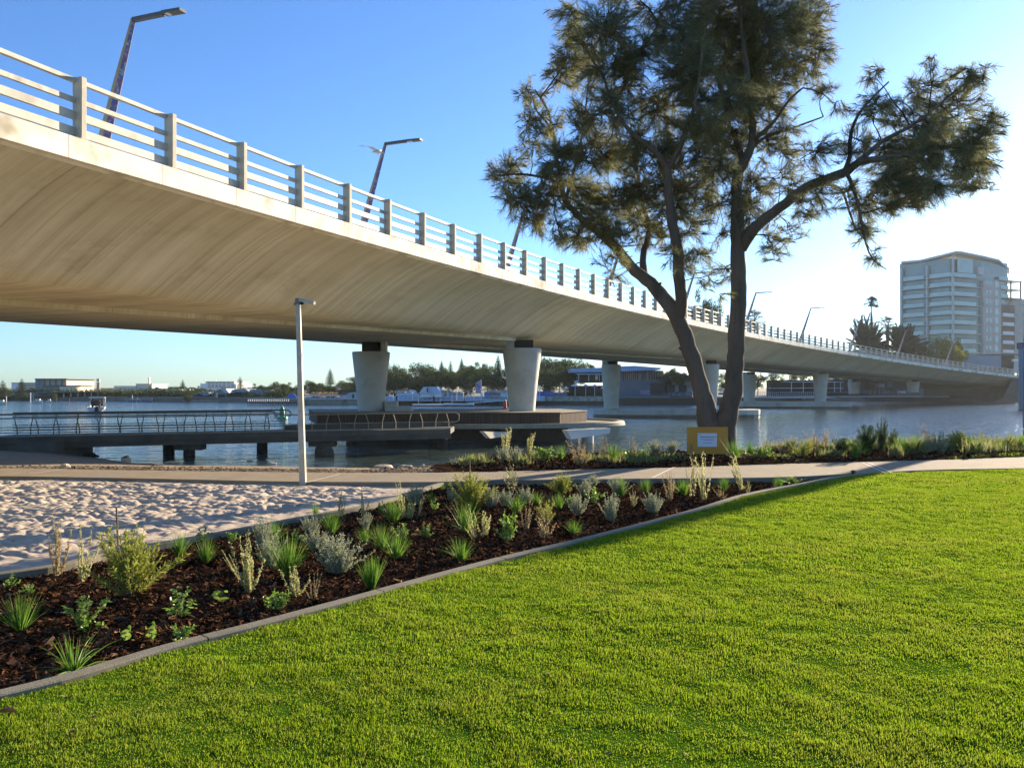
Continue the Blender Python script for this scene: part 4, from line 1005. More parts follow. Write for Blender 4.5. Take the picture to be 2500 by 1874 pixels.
M_chip = mat('bark_chips', (.06, .03, .02), rough=.9, spec=0, island_c=[(.022, .012, .007), (.03, .016, .009), (.05, .022, .011), (.08, .034, .016), (.04, .02, .010), (.17, .075, .035), (.028, .015, .009), (.26, .14, .075), (.045, .024, .013)])
def chips(n, poly, bb, hf, smin, smax, seed):
    r = np.random.default_rng(seed)
    x = r.uniform(bb[0], bb[1], n); y = r.uniform(bb[2], bb[3], n); k = in_poly(x, y, poly); x, y = x[k], y[k]; n = len(x)
    z = hf(x, y) + r.uniform(.002, .022, n); s = r.uniform(smin, smax, n) * (1 + (r.random(n) > .93) * 1.2)
    a = r.uniform(0, 2 * math.pi, n); t1 = r.normal(0, .45, n); t2 = r.normal(0, .5, n); wd = s * r.uniform(.18, .5, n)
    u = np.stack([np.cos(a) * np.cos(t1), np.sin(a) * np.cos(t1), np.sin(t1)], 1)
    v = np.stack([-np.sin(a) * np.cos(t2), np.cos(a) * np.cos(t2), np.sin(t2)], 1)
    c = np.stack([x, y, z], 1); nrm = np.cross(u, v)
    bend = r.uniform(-.25, .35, n)[:, None] * s[:, None]
    A = [c - u * s[:, None] / 2 - v * wd[:, None] * .3 - nrm * bend * .5, c - v * wd[:, None] / 2 + nrm * bend * .3, c + u * s[:, None] / 2 - v * wd[:, None] * .2 - nrm * bend * .4, c + u * s[:, None] / 2.4 + v * wd[:, None] * .35, c + v * wd[:, None] / 2 + nrm * bend * .5, c - u * s[:, None] / 2.2 + v * wd[:, None] * .35]
    return np.stack(A, 1).reshape(-1, 3), np.arange(n)[:, None] * 6 + np.array([[0, 1, 2, 3, 4, 5]])
CV = []; CF = []; off = 0
near_poly = [p for p in bed_poly]
for n, bb, a, b, sd_ in ((90000, (-9, 0, 3, 8), .015, .055, 1), (60000, (-4.5, 4, 8, 12), .02, .06, 2), (30000, (-2, 7, 12, 15.2), .025, .07, 3)):
    V_, F_ = chips(n, near_poly, bb, bed_h, a, b, sd_); CV.append(V_); CF.append(F_ + off); off += len(V_)
V_, F_ = chips(45000, far_poly, (-1, 20, 15.3, 22), lambda X, Y: .05 + 0 * X, .03, .09, 4); CV.append(V_); CF.append(F_ + off); off += len(V_)
tag(mesh_obj('bark_mulch', np_mesh('bark_mulch', np.concatenate(CV), np.concatenate(CF)), M_chip), kind='stuff')
print('chips', sum(len(f) for f in CF))
# leaf litter and gravel on the shore strip
M_lit = mat('shore_litter', (.1, .07, .04), rough=.95, island_c=[(.09, .06, .032), (.17, .12, .07), (.06, .04, .025), (.22, .16, .09), (.12, .085, .05)])
r = np.random.default_rng(9); n = 16000
x = r.uniform(-16, 1.2, n); yf = yat(pfR, x); y = yf + .1 + np.abs(r.normal(0, 3.4, n)); z = land_h(x, y) + .01
k = (r.random(n) < np.clip((x + 14) / 8, .08, 1)) & (z > -1.4); x, y, z = x[k], y[k], z[k]; n = len(x)
s = r.uniform(.015, .06, n); a = r.uniform(0, 6.28, n); c = np.stack([x, y, z], 1)
u = np.stack([np.cos(a), np.sin(a), r.normal(0, .3, n)], 1) * s[:, None]; v = np.stack([-np.sin(a), np.cos(a), r.normal(0, .3, n)], 1) * s[:, None] * .6
t_ = c + np.stack([0 * s, 0 * s, s * .4], 1)
A = np.stack([c - u, c - v, c + u, c + v, t_], 1).reshape(-1, 3)
b_ = np.arange(n)[:, None, None] * 5 + np.array([[[0, 1, 4], [1, 2, 4], [2, 3, 4], [3, 0, 4]]])
tag(mesh_obj('shore_gravel', np_mesh('shore_gravel', A, b_.reshape(-1, 3)), M_lit), kind='stuff')
# fallen leaves on the lawn
M_leafd = mat('dry_leaf', (.28, .11, .05), (.36, .16, .08), .8, 20)
for px, py, s, lab in ((14, 1738, .035, 'reddish dry leaf clump on the lawn at the left edge'), (230, 1749, .012, 'tiny orange leaf on the lawn beside a curved dead stalk'), (178, 1787, .016, 'small brown leaf pressed in the lawn below the orange one'), (683, 1710, .010, 'tiny pale orange petal on the lawn, farthest right of the litter')):
    p = G(px, py, .045); mb = MB()
    for q in range(4):
        a = random.uniform(0, 6.28); o_ = Vector((math.cos(a), math.sin(a), 0)) * s * .5
        mb.add([p + o_ + Vector((-s, -s * .3, 0)), p + o_ + Vector((0, -s * .5, s * .6)), p + o_ + Vector((s, 0, .0)), p + o_ + Vector((0, s * .5, s * .5))], [(0, 1, 2), (0, 2, 3)])
    tag(mb.build('fallen_leaf', M_leafd), lab, 'leaf', 'litter on the lawn')

# ---- plant prototypes (height about 1, scaled when placed)
M_tuft = mat('tuft_leaves', (.1, .2, .03), rough=.5, spec=.3, trans=.5, island_c=[(.05, .13, .012), (.09, .2, .02), (.14, .27, .03), (.20, .33, .05), (.08, .17, .02)])
M_silver = mat('silver_leaves', (.3, .34, .26), rough=.9, spec=.1, trans=.35, island_c=[(.26, .28, .18), (.38, .40, .27), (.46, .48, .33), (.34, .36, .22)])
M_pale = mat('pale_spike_leaves', (.4, .4, .2), rough=.8, spec=.1, trans=.5, island_c=[(.34, .36, .13), (.48, .48, .2), (.6, .58, .3), (.42, .38, .16)])
M_palet = mat('tan_spike_leaves', (.4, .3, .18), rough=.8, spec=.1, trans=.4, island_c=[(.34, .24, .12), (.46, .33, .18), (.38, .34, .15), (.5, .4, .24)])
M_round = mat('round_leaves', (.1, .2, .03), rough=.35, spec=.5, trans=.4, island_c=[(.08, .17, .015), (.15, .27, .03), (.24, .36, .05), (.36, .44, .12)])
M_feath = mat('feathery_leaves', (.15, .2, .04), rough=.8, spec=.1, trans=.5, island_c=[(.16, .21, .03), (.24, .28, .045), (.32, .35, .06), (.38, .37, .09)])
M_darkp = mat('dark_needle_leaves', (.05, .09, .03), rough=.8, spec=.1, trans=.35, island_c=[(.035, .07, .025), (.06, .10, .035), (.09, .12, .04)])
M_stem = mat('plant_stem', (.16, .11, .06), (.24, .18, .10), .9, 10)
M_stemg = mat('plant_stem_green', (.16, .17, .06), (.22, .24, .09), .9, 10)
def leafset(P, D, l, w, r, flat=.5):
    """kite leaves: base points P, directions D"""
    n = len(P); D = D / np.linalg.norm(D, axis=1)[:, None]
    s = np.cross(D, r.normal(0, 1, (n, 3))); s /= np.linalg.norm(s, axis=1)[:, None]
    l = l[:, None]; w = w[:, None]
    A = np.stack([P, P + D * l * .5 + s * w * .5, P + D * l, P + D * l * .5 - s * w * .5], 1)
    return A.reshape(-1, 3), np.arange(n)[:, None] * 4 + np.array([[0, 1, 2, 3]])
def curve_pts(b, d, L, n, droop, wob, r):
    P = [np.array(b, float)]; d = np.array(d, float); d /= np.linalg.norm(d)
    for i in range(n):
        d = d + np.array([0, 0, -droop / n]) + r.normal(0, wob, 3); d /= np.linalg.norm(d); P.append(P[-1] + d * L / n)
    return P
def proto_tuft(seed, n=170, spread=.40, w=.014, droop=1.0):
    r = np.random.default_rng(seed); mb = MB()
    for i in range(n):
        a = r.uniform(0, 6.28); t = abs(r.normal(0, spread)); b = (math.cos(a) * .08 * r.random(), math.sin(a) * .08 * r.random(), -.03)
        P = curve_pts(b, (math.cos(a) * t, math.sin(a) * t, 1), r.uniform(.55, 1.12), 4, droop * t * 1.2, .02, r)
        s = np.cross(P[2] - P[0], r.normal(0, 1, 3)); s /= np.linalg.norm(s) + 1e-9; ws = [w, w, w * .8, w * .5, .001]
        vs = []; 
        for p, ww in zip(P, ws): vs += [p - s * ww / 2, p + s * ww / 2]
        mb.add(vs, [(2 * k, 2 * k + 1, 2 * k + 3, 2 * k + 2) for k in range(4)])
    return [('leaf_blades', mb.mesh('tuft'), M_tuft)]
def proto_spike(seed, stems=9, m=None, lean=.35, leafd=75, leafw=.042, bushy=.0, sil=False, split=0):
    r = np.random.default_rng(seed); mb = MB(); PP = []; DD = []; LL = []
    for i in range(stems):
        a = r.uniform(0, 6.28); t = abs(r.normal(0, lean)); L = r.uniform(.5, 1.1)
        P = curve_pts((math.cos(a) * .06, math.sin(a) * .06, -.03), (math.cos(a) * t, math.sin(a) * t, 1), L, 7, -.1, .05, r)
        chains = [P]
        for _ in range(split):
            q = P[r.integers(1, 5)]; a2 = r.uniform(0, 6.28)
            chains.append(curve_pts(q, (math.cos(a2) * .7, math.sin(a2) * .7, 1), L * r.uniform(.25, .55), 5, -.3, .05, r))
        for ci, Q in enumerate(chains):
            mb.tube(Q, [.010 * (1 - .8 * k / (len(Q) - 1)) * (1 if ci == 0 else .7) for k in range(len(Q))], 4, caps=False)
            Q = np.array(Q); nl = int(leafd * (1 if ci == 0 else .5)); t_ = r.uniform(.12 if ci == 0 else .1, 1, nl) * (len(Q) - 1); i_ = np.minimum(t_.astype(int), len(Q) - 2); f = (t_ - i_)[:, None]
            p = Q[i_] * (1 - f) + Q[i_ + 1] * f; tan = Q[i_ + 1] - Q[i_]; tan /= np.linalg.norm(tan, axis=1)[:, None]
            d = tan * .6 + r.normal(0, .75, p.shape); PP.append(p); DD.append(d); LL.append(r.uniform(.7, 1.3, nl) * leafw * (1.6 - .7 * t_ / (len(Q) - 1)))
    P = np.concatenate(PP); D = np.concatenate(DD); L = np.concatenate(LL)
    V_, F_ = leafset(P, D, L * 1.25, L * .62, r)
    return [('stems', mb.mesh('spikestems'), M_stemg if sil else M_stem), ('leaves', np_mesh('spikeleaves', V_, F_), m or M_pale)]
def proto_silver(seed, n=42):
    return proto_spike(seed, int(n * 1.4), M_silver, .42, 55, .042, sil=True)
def proto_round(seed, stems=17, lw=.15, m=None, per=13, spread=.8):
    r = np.random.default_rng(seed); mb = MB(); V = []; Fc = []; o = 0; mb2 = MB()
    for i in range(stems):
        a = r.uniform(0, 6.28); t = abs(r.normal(0, spread)); L = r.uniform(.4, 1)
        P = curve_pts((0, 0, -.03), (math.cos(a) * t, math.sin(a) * t, 1), L, 5, -.2, .08, r); mb.tube(P, [.014, .012, .01, .008, .006, .004], 4, caps=False)
        for k in range(per):
            f = r.uniform(.35, 1) * 5; j = min(int(f), 4); p = P[j] * (1 - (f - j)) + P[j + 1] * (f - j)
            d = (P[j + 1] - P[j]); d /= np.linalg.norm(d); d = d * .55 + r.normal(0, .6, 3); d /= np.linalg.norm(d)
            s = np.cross(d, r.normal(0, 1, 3)); s /= np.linalg.norm(s); nn = np.cross(d, s); l = lw * r.uniform(.6, 1.15); w = l * .62; c = nn * l * .08
            mb2.add([p, p + d * l * .35 + s * w * .42 + c, p + d * l * .75 + s * w * .45 + c, p + d * l, p + d * l * .75 - s * w * .45 + c, p + d * l * .35 - s * w * .42 + c], [(0, 1, 2, 3), (0, 3, 4, 5)])
    return [('stems', mb.mesh('rstems'), M_stemg), ('leaves', mb2.mesh('rleaves'), m or M_round)]
def proto_feath(seed, n=75, m=None, spread=.5, per=90, ll=.075):
    r = np.random.default_rng(seed); mb = MB(); PP = []; DD = []
    for i in range(n):
        a = r.uniform(0, 6.28); t = abs(r.normal(0, spread)); L = r.uniform(.45, 1.08)
        Q = np.array(curve_pts((0, 0, -.03), (math.cos(a) * t, math.sin(a) * t, 1), L, 6, -.15, .07, r)); mb.tube(list(Q), [.008, .007, .006, .005, .004, .003, .002], 3, caps=False)
        t_ = r.uniform(.2, 1, per) * 6; i_ = np.minimum(t_.astype(int), 5); f = (t_ - i_)[:, None]
        PP.append(Q[i_] * (1 - f) + Q[i_ + 1] * f); tn = Q[i_ + 1] - Q[i_]; tn /= np.linalg.norm(tn, axis=1)[:, None]; DD.append(tn * 1.0 + r.normal(0, .5, (per, 3)))
    P = np.concatenate(PP); D = np.concatenate(DD); L = r.uniform(.6, 1.4, len(P)) * ll
    V_, F_ = leafset(P, D, L, L * .12 + .004, r)
    return [('stems', mb.mesh('fstems'), M_stem), ('leaves', np_mesh('fleaves', V_, F_), m or M_feath)]
KINDS = {
 'grass': ('grass_tuft', 'grass', [proto_tuft(1), proto_tuft(2, 150, .3), proto_tuft(3, 190, .28, .013, .7)]),
 'sprawl': ('grass_tuft', 'grass', [proto_tuft(4, 80, .95, .024, 1.3)]),
 'narrow': ('grass_tuft', 'grass', [proto_tuft(5, 130, .2, .02, .4)]),
 'silver': ('silver_shrub', 'shrub', [proto_silver(11), proto_silver(12, 34), proto_silver(13, 50)]),
 'spike': ('saltbush', 'shrub', [proto_spike(21), proto_spike(22, 5, lean=.3), proto_spike(23, 6, lean=.5)]),
 'dense': ('saltbush', 'shrub', [proto_spike(24, 14, lean=.2, leafd=80, leafw=.05), proto_spike(25, 16, lean=.45, leafd=70, leafw=.045)]),
 'tan': ('saltbush', 'shrub', [proto_spike(26, 9, M_palet, .4, 50), proto_spike(27, 12, M_palet, .3, 60, .04)]),
 'wispy': ('saltbush', 'shrub', [proto_spike(28, 6, M_palet, .5, 22, .028, split=5), proto_spike(29, 5, M_pale, .4, 20, .03, split=6)]),
 'round': ('broad_leaved_plant', 'plant', [proto_round(31), proto_round(32, 8), proto_round(33, 16, .12)]),
 'small': ('broad_leaved_plant', 'plant', [proto_round(34, 4, .34, per=5, spread=.5), proto_round(35, 3, .4, per=4, spread=.4)]),
 'feath': ('feathery_bush', 'bush', [proto_feath(41), proto_feath(42, 36, spread=.55)]),
 'dark': ('needle_leaved_bush', 'bush', [proto_feath(43, 50, M_darkp, .45, 80, .1), proto_feath(44, 50, M_darkp, .33, 110, .12)]),
}
plants = []
def ground_z(x, y):
    if in_poly(np.array([x]), np.array([y]), bed_poly)[0]: return float(bed_h(np.array([x]), np.array([y]))[0])
    return .04 if y > 15 else -.05
def plant(kind, px, pb, pt, lab, tilt=0.0, wide=1.0, grp=None):
    """px,pb = base pixel, pt = top pixel"""
    Y = (ZC + .05) * F / (pb - Y0); x = UX(px, Y); z = ground_z(x, Y)
    h = (pb - pt) / F * Y
    nm, cat, protos = KINDS[kind]
    t = empty(nm, (x, Y, z), random.uniform(0, 6.28), lab, cat, grp or {'grass_tuft': 'green grass tufts planted in the beds', 'silver_shrub': 'silver shrubs in the beds', 'saltbush': 'pale stemmed saltbushes in the beds', 'broad_leaved_plant': 'broad leaved plants in the beds', 'feathery_bush': 'feathery green bushes in the beds', 'needle_leaved_bush': 'dark needle leaved bushes by the water'}[nm])
    h *= ((1.1 if kind == 'dark' else 1.4) if Y > 16 else 1.15); wide *= {'feath': 1.2, 'round': 1.2, 'dense': 1.25, 'small': 1.2, 'silver': 1.05, 'grass': .95, 'sprawl': .95}.get(kind, 1.05); t.scale = (h * wide * 1.15, h * wide * 1.15, h)
    if tilt: t.rotation_euler = (0, tilt, 0)
    for nme, me, m in random.choice(protos):
        if not me.materials: me.materials.append(m)
        o = bpy.data.objects.new(nme, me); COL.objects.link(o); o.parent = t
    plants.append(t)
P = [
 # --- lawn side of the near bed, left to right
 ('round', 26, 1430, 1395, 'bright broad leaved plant at the left edge of the near bed', 0, .8),
 ('round', 68, 1446, 1418, 'low flat broad leaved plant beside the leftmost one', 0, 1.2),
 ('grass', 50, 1528, 1445, 'green tuft left of the big round leaved bush'),
 ('round', 195, 1530, 1452, 'largest round leaved bush in the near left corner of the bed', 0, 1.0),
 ('small', 248, 1532, 1512, 'low bright seedling tucked right of the large round leaved bush', 0, 1.6),
 ('sprawl', 180, 1632, 1532, 'sprawling green tuft nearest the camera beside the lawn kerb', 0, 1.0),
 ('small', 308, 1566, 1532, 'small bright seedling, first of three by the lawn kerb', 0, 1.0),
 ('small', 372, 1560, 1518, 'single stemmed seedling, middle of three by the lawn kerb', 0, .7),
 ('round', 446, 1562, 1520, 'spreading seedling, right of three by the lawn kerb', 0, 1.1),
 ('round', 440, 1490, 1425, 'dark shaded broad leaved plant in the middle of the near bed', 0, 1.2),
 ('small', 532, 1462, 1435, 'little green seedling right of the shaded broad leaved plant', 0, 1.4),
 ('tan', 142, 1398, 1255, 'tall tan saltbush against the sand near the left edge', 0, .45),
 ('spike', 200, 1412, 1272, 'tall pale saltbush, right one of the pair against the sand', 0, .45),
 ('feath', 322, 1448, 1300, 'large feathery olive bush by the thin wooden stake', 0, .8),
 ('grass', 438, 1356, 1296, 'green tuft just right of the large feathery bush', 0, 1.0),
 ('grass', 503, 1370, 1312, 'green tuft left of the slanting pale stem', 0, 1.0),
 ('round', 497, 1318, 1280, 'upright leafy plant by the sand edging above the green tufts'),
 ('round', 566, 1322, 1296, 'small leafy sprig on the bare mulch by the sand edging', 0, .9),
 ('dense', 608, 1440, 1305, 'dense pale yellow saltbush standing tall in mid bed', 0, .42),
 ('spike', 590, 1412, 1318, 'single pale saltbush stem slanting to the left of the dense one', -.55, .3),
 ('silver', 642, 1340, 1262, 'tall silver shrub by the sand edging behind the pale saltbush', 0, .6),
 ('silver', 660, 1375, 1302, 'silver shrub between the dense saltbush and a bright tuft', 0, .7),
 ('grass', 703, 1402, 1312, 'broad bright tuft behind the drooping pale saltbush', 0, 1.1),
 ('dense', 722, 1452, 1382, 'drooping pale saltbush with clumped leaves near the lawn kerb', 0, .75),
 ('tan', 765, 1462, 1398, 'small pale saltbush at the right of the drooping one', 0, .5),
 ('round', 682, 1480, 1430, 'dark leafy plant under the drooping saltbush', 0, .9),
 ('small', 655, 1478, 1450, 'tiny dark seedling left under the drooping saltbush', 0, 1.2),
 ('grass', 670, 1316, 1266, 'yellow green tuft by the sand edging left of the silver pair', 0, .9),
 ('silver', 758, 1300, 1256, 'small silver shrub at the top of the wide silver one', 0, .9),
 ('silver', 822, 1390, 1308, 'wide silver shrub, the largest one on the bare mulch', 0, 1.05),
 ('silver', 775, 1340, 1290, 'left wing of silver shrub joined to the widest one', 0, 1.0),
 ('small', 728, 1314, 1290, 'small leafy sprig with orange berries left of the silver shrubs', 0, 1.2),
 ('grass', 810, 1300, 1246, 'bright tuft above the widest silver shrub'),
 ('grass', 770, 1256, 1230, 'dark small tuft at the sand edge right of the light post'),
 ('wispy', 832, 1262, 1172, 'tall wispy saltbush leaning over the sand right of the light post', 0, .4),
 ('spike', 887, 1258, 1180, 'tall pale saltbush left of the first silver shrub in mid bed', 0, .45),
 ('silver', 893, 1290, 1248, 'slim silver shrub below a tall pale saltbush', 0, .55),
 ('narrow', 907, 1438, 1364, 'stiff upright tuft beside the lawn kerb at the bed middle', 0, 1.0),
 ('grass', 890, 1320, 1284, 'short bright tuft below the slim silver shrub', 0, .9),
 ('grass', 930, 1334, 1276, 'upright tuft, middle of three in the bed centre', 0, .85),
 ('grass', 967, 1360, 1300, 'arching tuft, right of three in the bed centre', 0, 1.1),
 ('grass', 962, 1272, 1215, 'dense dark green tuft behind the three centre tufts', 0, .9),
 ('round', 934, 1244, 1218, 'leafy mound right against the sand edging', 0, 1.4),
 ('dense', 1000, 1264, 1228, 'dense tan rounded saltbush beside two curved stems', 0, .7),
 ('spike', 985, 1262, 1160, 'long curved saltbush stem arching over the sand', -.25, .25),
 ('spike', 1022, 1256, 1198, 'curved pale stem right of the tan rounded saltbush', .2, .25),
 ('silver', 1012, 1232, 1186, 'silver shrub at the sand edge behind the arching stem', 0, .8),
 ('grass', 1054, 1224, 1196, 'small tuft right of the silver shrub at the sand edge', 0, .9),
 ('round', 1060, 1244, 1214, 'small reddish leafy plant below the corner of the path', 0, .8),
 ('grass', 1081, 1194, 1176, 'little tuft at the corner where sand and path meet', 0, 1.0),
 ('round', 985, 1312, 1272, 'loose leafy plant right of the arching centre tuft', 0, 1.0),
 ('round', 1042, 1310, 1275, 'thin dark leafy plant on the bare mulch', 0, .6),
 ('grass', 1126, 1366, 1314, 'bright arching tuft near the lawn kerb in the bed middle', 0, 1.15),
 ('silver', 1106, 1222, 1188, 'silver shrub on the left of the big feathery bush', 0, .8),
 ('feath', 1152, 1240, 1160, 'big feathery bush in front of the bed corner stake', 0, .85),
 ('silver', 1197, 1236, 1190, 'bright silver shrub right of the big feathery bush', 0, .85),
 ('grass', 1135, 1292, 1222, 'tall tuft below the big feathery bush', 0, .9),
 ('spike', 1160, 1310, 1222, 'pale stem leaning left across the tall tuft', -.35, .3),
 ('spike', 1182, 1306, 1238, 'forked pale saltbush with leafy arms in the bed middle', 0, .6),
 ('round', 1240, 1318, 1240, 'sparse leafy plant between two forked saltbushes', 0, .5),
 ('silver', 1236, 1232, 1190, 'silver shrub, second right of the big feathery bush', 0, .8),
 ('grass', 1262, 1250, 1210, 'yellow green tuft in front of the silver shrub group', 0, 1.1),
 ('silver', 1284, 1226, 1186, 'silver shrub before the shaded path edge', 0, .8),
 ('tan', 1282, 1286, 1222, 'tan fan shaped saltbush in the bed middle', 0, .65),
 ('tan', 1330, 1308, 1226, 'large tan saltbush spreading its arms right of the fan shaped one', 0, .75),
 ('feath', 1334, 1272, 1222, 'feathery bush behind the large tan saltbush', 0, .8),
 ('wispy', 1252, 1190, 1118, 'airy see through saltbush rising across the path', 0, .8),
 ('grass', 1310, 1228, 1198, 'bright tuft behind the tan fan shaped saltbush', 0, 1.1),
 ('grass', 1364, 1242, 1202, 'bright tuft left of the white flowered plant', 0, .8),
 ('feath', 1370, 1202, 1158, 'rounded feathery bush touching the path edging', 0, .9),
 ('silver', 1408, 1252, 1206, 'broad silver shrub right of the tan saltbush', 0, .85),
 ('grass', 1400, 1298, 1262, 'short tuft between the tan saltbush and the lawn kerb', 0, 1.0),
 ('silver', 1428, 1208, 1170, 'silver shrub in front of the path edging', 0, .85),
 ('silver', 1447, 1184, 1158, 'grey shrub hanging over the path edging', 0, 1.0),
 ('round', 1455, 1226, 1186, 'white flowered leafy plant in the right half of the bed', 0, 1.0),
 ('round', 1400, 1232, 1204, 'white flecked leafy plant left of the white flowered one', 0, 1.1),
 ('silver', 1492, 1268, 1206, 'narrow silver shrub standing alone near the lawn kerb', 0, .6),
 ('silver', 1508, 1206, 1166, 'pale feathery silver shrub behind the lone narrow one', 0, .9),
 ('grass', 1518, 1208, 1162, 'green tuft beside the pale feathery silver shrub', 0, .8),
 ('silver', 1592, 1252, 1206, 'broad silver shrub, the last one before the lawn kerb', 0, .95),
 ('wispy', 1548, 1236, 1190, 'thin tan saltbush between the last two silver shrubs', 0, .8),
 ('grass', 1575, 1200, 1166, 'green tuft by the path edging below the orange board', 0, .9),
 ('tan', 1636, 1216, 1140, 'tall tan saltbush, left one below the orange board', 0, .45),
 ('wispy', 1690, 1212, 1088, 'very tall wispy saltbush in front of the orange board', 0, .35),
 ('spike', 1718, 1222, 1100, 'tallest pale saltbush reaching the orange board', 0, .3),
 ('grass', 1668, 1206, 1168, 'wide low tuft between the tall stems below the orange board', 0, 1.2),
 ('grass', 1768, 1196, 1162, 'green tuft right of the tall stems below the orange board', 0, .9),
 ('tan', 1762, 1216, 1188, 'orange tinged low plant near the lawn kerb', 0, 1.0),
 ('spike', 1815, 1196, 1098, 'pale saltbush leaning left beside the tree base', -.35, .35),
 ('wispy', 1826, 1202, 1160, 'small orange brown saltbush at the foot of the leaning one', 0, .5),
 ('grass', 1901, 1192, 1158, 'last green tuft toward the narrow end of the bed', 0, .9),
 ('round', 1934, 1178, 1158, 'low leafy plant in the narrow end of the bed', 0, 1.4),
 # --- riverside bed
 ('spike', 1236, 1122, 1064, 'tall pale saltbush, first in the riverside bed', 0, .55),
 ('spike', 1292, 1122, 1074, 'tall knobbly saltbush, second in the riverside bed', .1, .5),
 ('silver', 1232, 1140, 1108, 'silver shrub below the first riverside saltbush', 0, .8),
 ('silver', 1262, 1142, 1110, 'silver shrub between the first two riverside saltbushes', 0, .7),
 ('round', 1328, 1136, 1106, 'leafy green bush in the left of the riverside bed', 0, 1.1),
 ('grass', 1368, 1132, 1104, 'green tuft in the left of the riverside bed', 0, .8),
 ('tan', 1418, 1144, 1092, 'airy tan clump in front of the round platform tip', 0, .8),
 ('wispy', 1470, 1136, 1090, 'thin wispy clump at the platform tip', 0, .7),
 ('grass', 1498, 1134, 1100, 'yellow tuft right of the platform tip', 0, 1.0),
 ('tan', 1545, 1132, 1086, 'reddish wispy clump before the open water', 0, .6),
 ('round', 1541, 1140, 1112, 'dark leafy plant left of the orange board', 0, .9),
 ('round', 1572, 1126, 1100, 'green leafy plant second left of the orange board', 0, .8),
 ('silver', 1600, 1120, 1092, 'grey green shrub just left of the orange board', 0, .9),
 ('silver', 1640, 1118, 1092, 'pale shrub touching the orange board', 0, .8),
 ('grass', 1792, 1130, 1092, 'bright tuft at the right foot of the tree', 0, .9),
 ('grass', 1832, 1120, 1092, 'bright tuft, second right of the tree', 0, .9),
 ('round', 1862, 1128, 1104, 'white dotted leafy plant right of the tree', 0, 1.5),
 ('wispy', 1875, 1118, 1076, 'wispy grass like clump over the white dotted plant', 0, .8),
 ('tan', 1910, 1116, 1082, 'orange tinted clump in the right riverside bed', 0, .8),
 ('silver', 1935, 1112, 1084, 'pale shrub beside the orange tinted clump', 0, 1.0),
 ('feath', 1958, 1126, 1090, 'green feathery bush right of the tree in the riverside bed', 0, .9),
 ('tan', 1990, 1114, 1068, 'tall tan bush, left of the pair right of the tree', 0, .7),
 ('tan', 2018, 1112, 1066, 'tall tan bush, right of the pair right of the tree', 0, .7),
 ('dark', 2056, 1122, 1084, 'dark green bush left of the twin green tufts', 0, .9),
 ('grass', 2088, 1128, 1088, 'bright wide tuft before the dark bushes', 0, .9),
 ('dark', 2118, 1122, 1058, 'dark blue green bush left of the conical one', 0, .75),
 ('dark', 2153, 1114, 1040, 'dark conical bush tied to a stake by the water', 0, .42),
 ('dark', 2180, 1106, 1062, 'small dark bush right of the conical one', 0, .6),
 ('grass', 2202, 1118, 1082, 'bright green tuft right of the conical bush', 0, 1.1),
 ('grass', 2240, 1112, 1078, 'pale tuft behind the long wispy stem', 0, 1.0),
 ('silver', 2268, 1114, 1082, 'silver shrub near the strip of far lawn', 0, .9),
 ('wispy', 2280, 1108, 1052, 'long wispy stem leaning left over the water', -.4, .5),
 ('silver', 2300, 1114, 1076, 'tan silver shrub at the start of the far lawn strip', 0, .8),
 ('feath', 2342, 1110, 1074, 'green bush, first over the far lawn strip', 0, 1.0),
 ('grass', 2372, 1106, 1078, 'bright tuft, first over the far lawn strip', 0, 1.1),
 ('feath', 2404, 1106, 1074, 'green bush, second over the far lawn strip', 0, 1.0),
 ('tan', 2434, 1104, 1080, 'tan clump over the far lawn strip', 0, 1.0),
 ('feath', 2462, 1106, 1076, 'green bush, third over the far lawn strip', 0, 1.0),
 ('grass', 2490, 1104, 1078, 'last green clump at the right edge of the riverside bed', 0, 1.1),
]
for p in P: plant(*p)
# stakes
for px, pb, pt, lab in ((289, 1335, 1238, 'thin wooden stake behind the large feathery bush'), (1149, 1182, 1116, 'thin wooden stake at the corner of the bed and path'), (2153, 1112, 1032, 'thin stake holding the dark conical bush')):
    p = G(px, pb, -.05); h = (pb - pt) / F * p.y; mb = MB(); mb.tube([p - Vector((0, 0, .05)), p + Vector((-.012, 0, h * .5)), p + Vector((-.02, 0, h))], [.011, .011, .010], 6)
    tag(mb.build('wooden_stake', M_stem), lab, 'stake', 'thin stakes in the beds')
# path bollard light / tap at the bed's end
p = G(2083, 1157, 0); mb = MB(); mb.lathe(p + Vector((0, 0, -.05)), [(.02, 0), (.02, .08), (.045, .085), (.045, .11), (.02, .125)], 12)
tag(mb.build('sprinkler_head', M_dark), 'small black sprinkler head at the pointed end of the bed', 'sprinkler')
# unseen timber pile added beyond the right edge to cast the lawn's shadow strip

t = empty('lawn_shadow_pile', (19.45, 29.8, WZ), 0, 'tall timber pile added in the water, unseen past the right edge, to shade the lawn', 'pile')
mb = MB(); mb.tube([(0, 0, -.5), (0, 0, 4), (0, 0, 8.6)], [.34, .32, .24], 12); mb.build('pile', M_stem, t)
mb = MB(); mb.lathe((0, 0, 8.55), [(.28, 0), (.28, .1), (.05, .3)], 12); mb.build('cap', M_stem, t)

